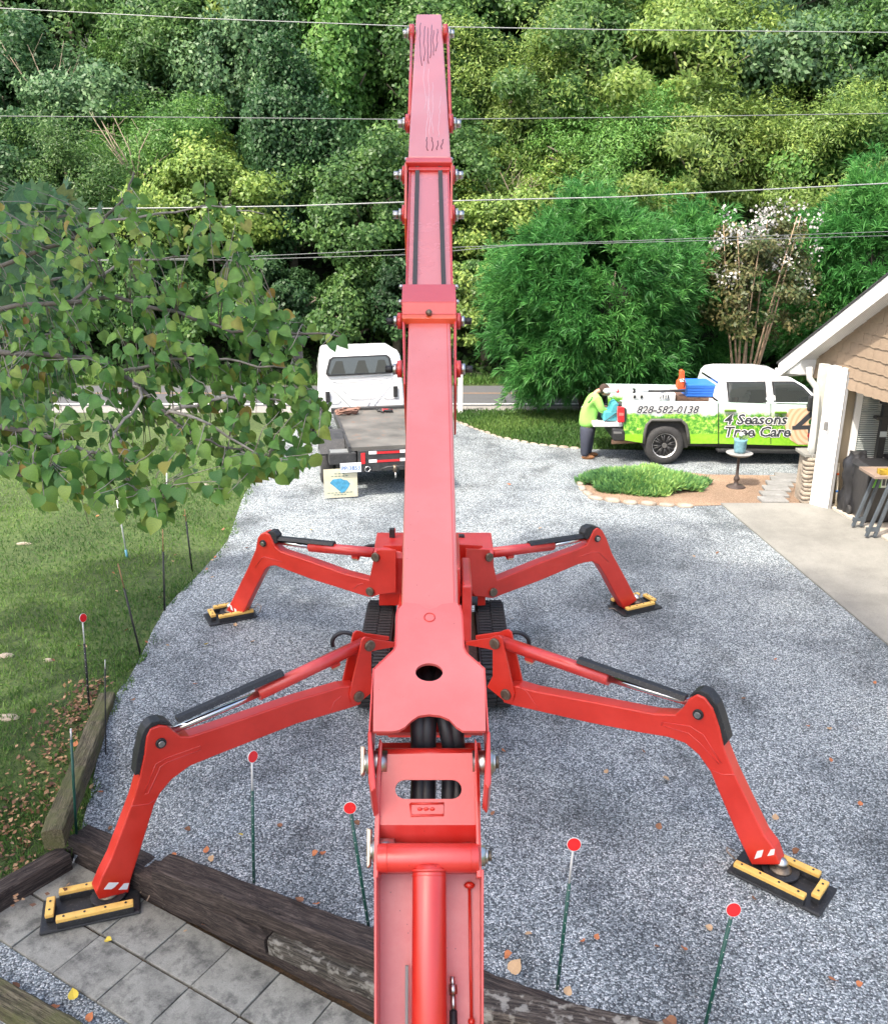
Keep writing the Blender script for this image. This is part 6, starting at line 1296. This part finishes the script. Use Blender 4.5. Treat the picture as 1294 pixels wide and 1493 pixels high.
def real_leafmat(name, cols, back):
    m, t, b = nt(name); a = N(t, 'ShaderNodeAttribute'); a.attribute_name = 'tint'; oi = N(t, 'ShaderNodeObjectInfo')
    ad = N(t, 'ShaderNodeMath', operation='ADD'); t.links.new(a.outputs['Fac'], ad.inputs[0]); t.links.new(oi.outputs['Random'], ad.inputs[1]); fr = N(t, 'ShaderNodeMath', operation='FRACT'); t.links.new(ad.outputs[0], fr.inputs[0])
    r = ramp(t, fr.outputs[0], cols); tc = N(t, 'ShaderNodeUVMap'); n = N(t, 'ShaderNodeTexNoise', Scale=35.0, Detail=5.0); t.links.new(coords(t), n.inputs[0])
    rr = ramp(t, n.outputs[0], [(.35, (.75, .75, .75)), (.65, (1.12, 1.12, 1.1))]); c = mixc(t, 1.0, r.outputs[0], rr.outputs[0], 'MULTIPLY')
    uv = N(t, 'ShaderNodeAttribute'); uv.attribute_name = 'vein'; w = N(t, 'ShaderNodeMath', operation='SINE'); t.links.new(uv.outputs['Fac'], w.inputs[0])
    vr = ramp(t, w.outputs[0], [(.80, (0, 0, 0)), (.98, (.35, .35, .35))]); c = mixc(t, vr.outputs[0], c, (.16, .24, .10))
    geo = N(t, 'ShaderNodeNewGeometry'); c = mixc(t, geo.outputs['Backfacing'], c, back)
    t.links.new(c, b.inputs['Base Color']); b.inputs['Roughness'].default_value = .5; b.inputs['Specular IOR Level'].default_value = .4
    tr = N(t, 'ShaderNodeBsdfTranslucent'); t.links.new(c, tr.inputs[0]); mx = N(t, 'ShaderNodeMixShader'); mx.inputs[0].default_value = .28; t.links.new(b.outputs[0], mx.inputs[1]); t.links.new(tr.outputs[0], mx.inputs[2]); t.links.new(mx.outputs[0], t.nodes['Material Output'].inputs[0]); return m
LEAF = real_leafmat('linden_leaf', [(0, (.07, .20, .05)), (.45, (.13, .30, .06)), (.80, (.23, .40, .08)), (.965, (.32, .42, .09)), (.996, (.38, .27, .06)), (1, (.25, .12, .03))], (.16, .29, .11))
TULIP = real_leafmat('lobed_leaf', [(0, (.06, .16, .07)), (.6, (.11, .25, .10)), (.95, (.20, .34, .14)), (1, (.30, .28, .08))], (.09, .15, .09))

LT = thing('shade_tree', 'near tree reaching in from the left with long leafy drooping branches of heart-shaped leaves', 'tree', (-6.6, 3.6, -.02))
limbs = [  # (px, py, depth)
 [(-420, 470, 4.9), (0, 512, 4.2), (130, 525, 4.1), (195, 556, 4.0), (240, 600, 3.9), (290, 640, 3.9), (350, 655, 3.9)],
 [(-420, 430, 5.2), (-40, 452, 4.6), (100, 440, 4.4), (165, 435, 4.3), (260, 458, 4.2), (340, 480, 4.15), (430, 486, 4.1), (500, 492, 4.05)],
 [(-420, 400, 5.6), (-20, 395, 5.0), (95, 352, 4.7), (150, 322, 4.6), (185, 285, 4.5), (195, 250, 4.5)],
 [(100, 440, 4.4), (180, 380, 4.5), (280, 372, 4.5), (345, 380, 4.5)],
 [(130, 325, 4.6), (215, 315, 4.6), (300, 300, 4.6), (385, 312, 4.6)],
 [(165, 545, 4.0), (250, 525, 4.1), (330, 527, 4.1), (420, 540, 4.1), (440, 570, 4.1)],
 [(240, 600, 3.9), (330, 580, 4.0), (400, 580, 4.0), (470, 600, 4.0)],
 [(195, 556, 4.0), (205, 580, 3.9), (170, 625, 3.8), (162, 660, 3.7), (190, 705, 3.6), (225, 735, 3.55)],
 [(-420, 560, 4.4), (0, 620, 3.9), (80, 640, 3.8), (140, 660, 3.7), (180, 690, 3.6)],
 [(240, 600, 3.9), (290, 610, 3.8), (370, 660, 3.8), (400, 690, 3.75)],
 [(-420, 600, 4.2), (-30, 640, 3.7), (30, 690, 3.5), (70, 690, 3.5)],
]
TWG = []; bmb = MB()
for lb in limbs:
    P = [PD(*q) for q in lb]; n = len(P); r0 = .013 if lb[0][0] < -100 else .006
    fine = []
    for i in range(n - 1):
        for k in range(4): fine.append(P[i].lerp(P[i + 1], k / 4) + Vector([random.uniform(-.012, .012) for _ in range(3)]))
    fine.append(P[-1]); rs = [r0 * (1 - .85 * i / (len(fine) - 1)) + .002 for i in range(len(fine))]
    MB().tube(fine, rs, 7).build('branch', PBARK if r0 < .01 else plain('branch_bark', (.15, .135, .115), .85, var=.35, scale=25, bmp=.4), LT); TWG.append(fine)
# twigs carrying leaves
leafs = []                                              # (pos, dir, normal, size)
TGT = [(-20, 300), (40, 290), (100, 300), (170, 285), (230, 290), (290, 270), (350, 300), (400, 330), (330, 330), (380, 400), (300, 380), (240, 350), (180, 360), (90, 380), (20, 400), (30, 480), (110, 480), (190, 470), (270, 440), (350, 450), (430, 470), (490, 495), (410, 500), (330, 520), (250, 500), (160, 540), (80, 560), (10, 560), (30, 640), (100, 620), (180, 600), (250, 570), (330, 580), (400, 560), (445, 580), (470, 620), (480, 655), (430, 640), (455, 610), (465, 640), (400, 560), (370, 640), (400, 700), (340, 660), (300, 660), (240, 650), (200, 670), (150, 690), (180, 730), (230, 740), (255, 760), (100, 690), (40, 690), (10, 660), (80, 720), (290, 620), (220, 620), (130, 650), (60, 610), (350, 600)]
def near_pt(p):
    best = None
    for tw_ in TWG:
        for q in tw_:
            d = (q - p).length
            if best is None or d < best[0]: best = (d, q)
    return best[1]
def spray(p1, nl, size):
    q = near_pt(p1); v = p1 - q; L_ = v.length
    if L_ < .05: v = Vector((.12, 0, -.05)); L_ = .13
    sag = Vector((0, 0, -.12 * L_)); pts_ = [q, q + v * .35 + Vector((0, 0, .03)), q + v * .7 + sag * .2, q + v + sag]
    bmb.tube(pts_, [.0026, .0022, .0017, .0012], 5)
    side = v.cross(Vector((0, 0, 1))); side = side.normalized() if side.length > 1e-4 else Vector((1, 0, 0))
    for k in range(nl):
        f = .12 + .88 * (k + random.uniform(0, .6)) / nl; f = min(1, f); i = min(2, int(f * 3)); b_ = pts_[i].lerp(pts_[i + 1], f * 3 - i); s_ = 1 if k % 2 else -1
        d_ = (side * s_ * random.uniform(.3, .9) + v.normalized() * .45 + Vector((0, 0, -random.uniform(.45, 1.15)))).normalized()
        leafs.append((b_ + d_ * .015, d_, size * random.uniform(.65, 1.25)))
for (x, y) in TGT:
    for rep in range(10):
        xx = x + random.gauss(0, 34); yy = y + random.gauss(0, 24)
        lim = np.interp(yy, [270, 330, 400, 450, 500, 560, 620, 660, 700, 740, 775], [330, 385, 370, 430, 485, 445, 470, 470, 385, 270, 240])
        if (yy < 400 and random.random() < .25) or xx > lim or yy > 765 - max(0, 120 - xx) * .5 or yy < 255: continue
        spray(PD(xx, yy, random.uniform(3.7, 4.7) - (.4 if yy > 640 else 0)), random.randint(3, 6), .056)
tw_o = bmb.build('twigs', PBARK, LT); tw_o['kind'] = 'stuff'
hv, hf = heart_leaf(1, 1, .38, .30, None); hv = np.array(hv); hf = np.array(hf)
lv, lf = lobed_leaf(1, 1, .18, .15, None); lv = np.array(lv); lf = np.array(lf)
def orient(d, roll):
    x = d.normalized(); up_ = Vector((-.25, -.85, .55)); z = (up_ - x * up_.dot(x)); z = z.normalized() if z.length > 1e-3 else Vector((0, -1, 0)); y = z.cross(x)
    return Matrix((x, y, z)).transposed() @ Matrix.Rotation(roll, 3, 'X')
def leaf_mesh(name, v, f, m):
    me = bpy.data.meshes.new(name); me.from_pydata([tuple(q) for q in v], [], [tuple(q) for q in f]); 
    a = me.attributes.new('vein', 'FLOAT', 'POINT'); a.data.foreach_set('value', np.array([(q[0] * 1.0 - abs(q[1]) * .8) * 34 for q in v], dtype=np.float32)); a = me.attributes.new('tint', 'FLOAT', 'POINT')
    for p in me.polygons: p.use_smooth = True
    me.materials.append(m); return me
def put_leaves(items, v, f, m, parent, limit, aspect, pname, restname):
    me = leaf_mesh(pname, v, f, m); items = sorted(items, key=lambda q: q[0].y - 2 * q[2]); rest_v = []; rest_t = []; rest_vn = []
    for i, (p, d, s) in enumerate(items):
        Mx = orient(d, random.uniform(-.6, .6)); S_ = Matrix.Diagonal((s, s * aspect, s))
        if i < limit:
            o_ = bpy.data.objects.new(pname, me); COL.objects.link(o_); o_.parent = parent; M4 = (Mx @ S_).to_4x4(); M4.translation = p - WL[parent.name]; o_.matrix_local = M4
        else:
            A = np.array(Mx @ S_); rest_v.append(v @ A.T + np.array(p)); rest_t.append(np.full(len(v), random.random())); rest_vn.append((v[:, 0] - np.abs(v[:, 1]) * .8) * 34)
    if rest_v:
        K = len(v); F_ = np.concatenate([f + k * K for k in range(len(rest_v))]); o_ = fastmesh(restname, np.concatenate(rest_v), F_, np.concatenate(rest_t), m, parent, True)
        a = o_.data.attributes.new('vein', 'FLOAT', 'POINT'); a.data.foreach_set('value', np.concatenate(rest_vn).astype(np.float32)); o_['kind'] = 'stuff'
print('leaves', len(leafs)); put_leaves(leafs, hv, hf, LEAF, LT, 290, .86, 'leaf', 'further_leaves')
trk = MB(); trk.tube([(-6.6, 3.6, -.3), (-6.5, 3.6, 1.5), (-6.6, 3.5, 4.0), (-6.4, 3.4, 7), (-6.5, 3.5, 10)], [.26, .2, .17, .12, .05], 12)
for lb in limbs:
    if lb[0][0] < -100: a_ = PD(*lb[0]); trk.tube([a_, a_.lerp(Vector((-6.55, 3.5, a_.z)), .5), Vector((-6.55, 3.55, a_.z - .5))], [.03, .045, .06], 8)
trk.build('trunk', BARK, LT)
V_, F_, ti = crown_cloud(6000, 3.0, 3.0, 2.2, 9.6, 120, .20, 41, clump_r=.5); o_ = fastmesh('crown', V_ + np.array([-6.3, 3.2, 0]), F_, ti, G1, LT)

# second, lobed-leaved tree further left
T2 = thing('maple_tree', 'second tree at the far left edge with paler blue-green lobed leaves', 'tree', (-7.6, 6.4, -.02)); it = []; bmb2 = MB()
for k in range(240):
    x = random.gauss(10, 70); y = random.uniform(275, 640)
    if x > np.interp(y, [270, 420, 640], [190, 120, 60]) or x < -120: continue
    p = PD(x, y, random.uniform(5.0, 6.2)); q = p + Vector((-.10, random.uniform(-.05, .05), .05)); bmb2.tube([q, p], [.002, .0015], 5)
    for _ in range(3): d_ = Vector((random.uniform(-.3, 1), random.uniform(-.7, .3), random.uniform(-.9, .1))).normalized(); it.append((p + Vector([random.uniform(-.07, .07) for _ in range(3)]), d_, random.uniform(.10, .16)))
put_leaves(it, lv, lf, TULIP, T2, 150, 1.0, 'leaf', 'further_leaves')
for y0 in (330, 420, 500, 590): bmb2.tube([PD(-300, y0 + 40, 6.2), PD(-40, y0 + 10, 5.6), PD(60, y0 - 10, 5.5), PD(120, y0 - 20, 5.5)], [.03, .02, .012, .004], 7)
bt = bmb2.build('branches', PBARK, T2); bt['kind'] = 'stuff'
MB().tube([(-7.6, 6.4, -.3), (-7.5, 6.4, 3), (-7.5, 6.5, 8)], [.2, .15, .06], 10).build('trunk', BARK, T2)
V_, F_, ti = crown_cloud(7000, 2.4, 2.4, 2.2, 9.2, 120, .2, 42, clump_r=.5); fastmesh('crown', V_ + np.array([-8.2, 7.2, 0]), F_, ti, G1, T2)

# unseen tall tree inferred from the light, placed to shade the near drive
TT = thing('tall_shade_tree', 'very tall leafy tree outside the left of the picture whose canopy shades the drive', 'tree', (-9.5, -4.5, -.02))
for k, (x, y, z, r_, n_, sd_) in enumerate([(-7.0, 1.6, 17, 5.4, 24000, 51), (-10.5, -3, 18, 4.4, 15000, 52), (-4.6, -2.9, 16.5, 3.2, 11000, 53)]):
    V_, F_, ti = crown_cloud(n_, r_, r_, 2.6, 0, 170, .30, sd_, clump_r=.9); fastmesh('crown', V_ + np.array([x, y, z]), F_, ti, G1, TT)
MB().tube([(-9.5, -4.5, -.5), (-9.3, -4.4, 5), (-9.2, -3.8, 11), (-8.8, -2.8, 15), (-8.5, -2, 18)], [.42, .34, .27, .18, .06], 14).build('trunk', BARK, TT)
for e_ in ((-7.2, 1.2, 16.5), (-11, -3, 17.5), (-4.6, -2.9, 16)): MB().tube([(-9.2, -3.9, 10), Vector((-9.2, -3.9, 10)).lerp(Vector(e_), .5) + Vector((0, 0, 1)), e_], [.2, .13, .05], 10).build('limb', BARK, TT)
# ================================================================ STAKES, WIRES, FALLEN LEAVES
GT = plain('green_tube', (.012, .075, .055), .35, var=.2, scale=20); DISK = plain('red_reflector', (.80, .02, .025), .25, var=.05, coat=.6); BRN = plain('worn_wood_stake', (.33, .20, .10), .8, var=.3, scale=30)
REFW = plain('white_rod', (.72, .72, .70), .4, var=.05)
def stake(b_, t_, style, label, group='driveway marker stakes', frac=.6, lower=GT, yaw=0, Ydep=0, r=.013, bz=0):
    B = G(*b_, bz); T_ = PY(*t_, B.y + Ydep); t = thing('marker_stake', label, 'marker stake', B, group); v = T_ - B
    MB().cyl(B - v.normalized() * .06, B + v * frac, r, 10).build('lower_tube', lower, t)
    MB().cyl(B + v * frac, T_, r * .62, 8).build('upper_rod', REFW if style != 'wood' else BRN, t)
    if 'disk' in style or style == 'wood' and 0:
        d = Vector((math.sin(yaw), -math.cos(yaw), .18)).normalized(); c = T_ + d * .014
        MB().cyl(c, c - d * .006, .049, 24).build('disc_rim', REFW, t); MB().cyl(c + d * .003, c, .045, 24).build('red_disc', DISK, t)
    if style == 'disk':
        dots = MB()
        for k in range(10): dots.ball(B + v * (frac * (k + .5) / 10) + Vector((0, -r, 0)), .0035, 6, 4)
        o_ = dots.build('tube_holes', REFW, t); o_['kind'] = 'stuff'
    return t
stake((370, 1287), (367, 1103), 'disk', 'green stake with red disc on a white rod behind the left timber', frac=.74, yaw=.9)
stake((537, 1350), (510, 1177), 'disk', 'leaning green stake with red disc just left of the red arm', frac=.96, yaw=.1)
stake((812, 1443), (836, 1230), 'disk', 'green stake with red disc on a long white rod, right of the red arm', frac=.74)
stake((1022, 1520), (1068, 1325), 'disk', 'green marker stake with a red disc nearest the bottom right corner', frac=.93)
stake((130, 1030), (120, 901), 'disk', 'dark stake with a side-turned red disc at the far end of the mossy timber', frac=.72, yaw=1.15, lower=BLACK)
stake((154, 1092), (153, 962), 'rod', 'thin plain dark rod beside the mossy timber', frac=.9, lower=BLACK, r=.007)
stake((111, 1208), (103, 1063), 'rod', 'green stake with a short white tip at the near end of the mossy timber', frac=.9, bz=-.1)
stake((205, 955), (172, 822), 'wood', 'leaning dark stake with a worn wooden top at the lawn edge', frac=.74, lower=BLACK)
stake((240, 890), (237, 772), 'wood', 'upright dark stake with a worn wooden top, middle one of the lawn edge', frac=.73, lower=BLACK)
stake((280, 832), (269, 742), 'wood', 'farthest dark stake with a worn wooden top on the lawn edge', frac=.8, lower=BLACK)
stake((185, 812), (170, 725), 'rod', 'white leaning rod standing in the lawn below the near branch', frac=.12, lower=plain('blue_tip', (.10, .3, .4), .5), r=.02)
stake((243, 760), (243, 690), 'rod', 'white upright rod in the lawn half hidden by hanging leaves', frac=.05, r=.016)

# overhead wires
WIRE = plain('aluminium_cable', (.30, .31, .31), .5, .3, var=.05); WIRE2 = plain('dark_cable', (.16, .17, .17), .6)
def wire(pts, Y, r, m, label):
    P = [PY(x, y, Y) for x, y in pts]; a, b = P[0], P[-1]; d = (b - a) / (b.x - a.x)
    P = [a - d * 14] + P + [b + d * 14]; o_ = MB().tube(P, r, 6).build('overhead_wire', m); tag(o_, label, 'wire', 'overhead utility wires')
wire([(-10, 11), (280, 26), (600, 38), (900, 43), (1300, 47)], 22.2, .010, WIRE, 'topmost overhead wire passing just below the tip of the boom')
wire([(-10, 169), (300, 171), (600, 174), (900, 171), (1300, 165)], 22.6, .010, WIRE2, 'thin second overhead wire from the top, crossing the upper boom')
wire([(-10, 305), (250, 303), (430, 300), (600, 294), (900, 287), (1294, 267)], 21.2, .014, WIRE, 'thick bright overhead wire crossing in front of the dark bush top')
wire([(-10, 384), (330, 375), (600, 363), (745, 357)], 21.4, .008, WIRE2, 'upper one of the two faint low wires left of the boom')
wire([(-10, 378), (330, 379), (600, 371), (745, 358)], 21.6, .008, WIRE2, 'lower sagging one of the two faint low wires left of the boom')

# fallen leaves, each its own object
FLM = [plain('fallen_leaf_' + n_, c_, .75, var=.3, scale=40) for n_, c_ in (('brown', (.22, .10, .05)), ('rust', (.42, .15, .06)), ('tan', (.45, .30, .17)), ('yellow', (.62, .47, .06)))]
fv, ff = heart_leaf(1, .9, -.35, .35, None); fm = None
def fallen(x, y, z, s, m, label, group='fallen leaves'):
    global fm
    if fm is None:
        fm = bpy.data.meshes.new('fallen_leaf'); fm.from_pydata([tuple(v) for v in fv], [], [tuple(f) for f in ff]); fm.materials.append(FLM[0])
    o_ = bpy.data.objects.new('fallen_leaf', fm); COL.objects.link(o_); o_.location = (x, y, z); o_.rotation_euler = (random.uniform(-.4, .4), random.uniform(-.4, .2), random.uniform(0, 6.28)); o_.scale = (s, s, s)
    o_.material_slots[0].link = 'OBJECT'; o_.material_slots[0].material = m; tag(o_, label, 'leaf', group)
LMK = [((1138, 1286), 'the right front pad'), ((134, 1325), 'the paver path pad'), ((336, 899), 'the rear left pad'), ((925, 886), 'the rear right pad'), ((820, 1350), 'the white-rod stake'), ((1045, 1400), 'the bottom right stake'), ((370, 1200), 'the left gravel stake'), ((523, 1260), 'the leaning stake'), ((1018, 1041), 'the right front knee'), ((232, 1083), 'the left front knee'), ((900, 1005), 'the right front cylinder'), ((120, 1110), 'the mossy timber'), ((205, 900), 'the lawn edge stakes'), ((545, 712), 'the truck tail'), ((800, 700), 'the planting bed'), ((1200, 830), 'the concrete apron'), ((700, 900), 'the right track'), ((1250, 1200), 'the right picture edge'), ((545, 812), 'the rear left housing'), ((290, 706), 'the stump remains')]
USED = {}
def where(px, py, head):
    d, q, nm = min((math.hypot(px - q[0], py - q[1]), q, nm) for q, nm in LMK); dx, dy = px - q[0], py - q[1]
    side = ('right of ' if dx > 0 else 'left of ') if abs(dx) > abs(dy) else ('in front of ' if dy > 0 else 'beyond ')
    base = head + ' ' + side + nm; k = USED.get(base, 0); USED[base] = k + 1
    return base + ('' if k == 0 else ', ' + ['farther off', 'farther still', 'farthest of these', 'beyond the others', 'outermost', 'alone', 'apart', 'by itself', 'past the rest'][min(k - 1, 8)])
gl = 'dry brown or rust coloured leaf lying on the blue-grey gravel'
for x, y, s, k in [(975, 1137, 1.5, 2), (735, 1394, 1.4, 1), (765, 1362, 1.2, 2), (1218, 1430, 1.5, 1), (1248, 1436, .9, 1), (868, 1370, .9, 1), (848, 1371, .9, 1), (1038, 1355, 1.1, 2), (996, 1381, 1.1, 1), (960, 1380, .8, 0), (1080, 1019, 1.1, 0), (1208, 1061, 1.1, 2), (1176, 1058, .9, 1), (940, 1098, 1.0, 0), (882, 1128, 1.0, 2), (735, 1094, 1.0, 1), (958, 1209, 1.2, 0), (716, 1189, 1.0, 0), (1212, 1111, .9, 1), (1274, 997, .8, 1), (1128, 962, .9, 1), (1155, 1243, 1.3, 0), (1130, 1196, 1.2, 2), (365, 936, 1.3, 2), (300, 940, 1.3, 3), (247, 941, 1.2, 2), (285, 997, 1.2, 1), (342, 913, 1.0, 2), (276, 1195, 1.1, 0), (252, 1237, 1.2, 1), (300, 1240, 1.2, 1), (305, 1254, 1.1, 2), (455, 1246, 1.2, 1), (471, 1242, 1.1, 1), (524, 1201, 1.1, 0), (411, 1205, 1.0, 0), (354, 1218, .9, 3), (146, 1124, 1.2, 1), (152, 1170, 1.0, 0), (785, 771, 1.3, 2), (1043, 807, 1.2, 0), (1013, 812, 1.0, 2), (744, 707, 1.6, 1), (965, 709, .9, 1), (455, 773, 1.2, 3), (360, 799, 1.2, 1), (548, 812, 1, 0), (745, 903, 1.3, 2), (1254, 1175, 1, 1), (1100, 1310, .9, 0)]:
    p = G(x, y, .012); fallen(p.x, p.y, .014 + sink(p.x, p.y), .05 * s, FLM[k], where(x, y, ['brown', 'rust coloured', 'tan', 'yellow'][k] + ' leaf on gravel'))
for x, y, s, k, lab in [(297, 1349, 1.1, 1, 'rust leaf on the pavers near the foot of the timber wall'), (154, 1372, 1.2, 3, 'pale yellow leaf on the pavers below the yellow-railed pad'), (108, 1460, 1.6, 3, 'bright yellow leaf on the lower gravel strip'), (84, 1468, 1.4, 1, 'rust leaf beside the bright yellow leaf on the lower gravel strip'), (26, 1445, 1.3, 0, 'dark brown leaf on the lower gravel strip at the left'), (128, 1492, 1.3, 1, 'rust leaf cut by the bottom edge on the lower gravel strip'), (268, 1361, .6, 2, 'tiny pale leaf on the second paver row')]:
    p = G(x, y, PZ); fallen(p.x, p.y, PZ + .016, .05 * s, FLM[k], lab)
for x, y, s, k, lab in [(442, 1315, 1.4, 0, 'brown leaf on the back edge of the dark top timber'), (460, 1318, 1.2, 1, 'rust leaf beside the brown one on the dark top timber'), (745, 1420, 2.2, 2, 'broad tan leaf at the end of the lichen-covered timber'), (825, 1452, 1.3, 2, 'tan leaf at the foot of the white-rod stake'), (970, 1486, 2.0, 0, 'reddish brown leaf at the bottom edge by the lichened timber')]:
    p = G(x, y, .07); fallen(p.x, p.y, .075, .05 * s, FLM[k], lab)
n = 0
while n < 36:
    y = random.uniform(6.0, 16); xb = float(bx_at(y)); x = xb + random.gauss(-.3, .35) if random.random() < .7 else xb - random.uniform(0, 4)
    k = random.randrange(3); pz = Vector((x, y, 0)) - EYE; dz = pz.dot(FW); fallen(x, y, .03 + sink(x, y), .05 * random.uniform(.7, 1.3), FLM[k], where(647 + FPX * pz.x / dz, 746.5 - FPX * pz.dot(UP) / dz, ['brown', 'rust coloured', 'tan'][k] + ' leaf in the grass'), 'leaves in the lawn edge'); n += 1
# leaf litter band along the mossy timber: an uncountable mass
n = 900; g_ = np.random.default_rng(77); yy = g_.uniform(6.0, 9.4, n); xx = np.interp(yy, [6, 9.4], [-4.0, -4.15]) + g_.normal(size=n) * np.interp(yy, [6, 9.4], [.26, .10])
P_ = np.stack([xx, yy, np.array([sink(a, b) for a, b in zip(xx, yy)]) + g_.uniform(0, .03, n)], 1); Nn = unit(np.array([0, 0, 1.0]) + g_.normal(size=(n, 3)) * .35); T_ = unit(np.cross(Nn, g_.normal(size=(n, 3)))); Lf = g_.uniform(.03, .07, n)
o = fastmesh('leaf_litter', *leafcards(P_, T_, Nn, Lf, Lf * .7, g_.uniform(0, 1, n)), leafmat('litter', (.10, .05, .03), (.24, .12, .06), (.45, .28, .15), trans=.05)); o['kind'] = 'stuff'
# stone slabs and chips in the lawn
for x, y, sx, sy, lab in [(35, 792, .26, .07, 'pale flat stone in the lawn near the left edge'), (290, 706, .45, .16, 'broken pale stump remains in the lawn under the branch'), (8, 955, .22, .12, 'grey flat stone at the left picture edge in the lawn'), (70, 962, .13, .07, 'half buried grey stone beside the lawn stone at left edge'), (10, 1045, .30, .14, 'dark flat stone low in the lawn at the left edge')]:
    p = G(x, y); o_ = MB().ball((0, 0, 0), .5, 12, 7, (1, 1, 1), .08).build('lawn_stone', STONE, None); o_.location = (p.x, p.y, -.015); o_.scale = (sx, sy, .07); tag(o_, lab, 'stone')
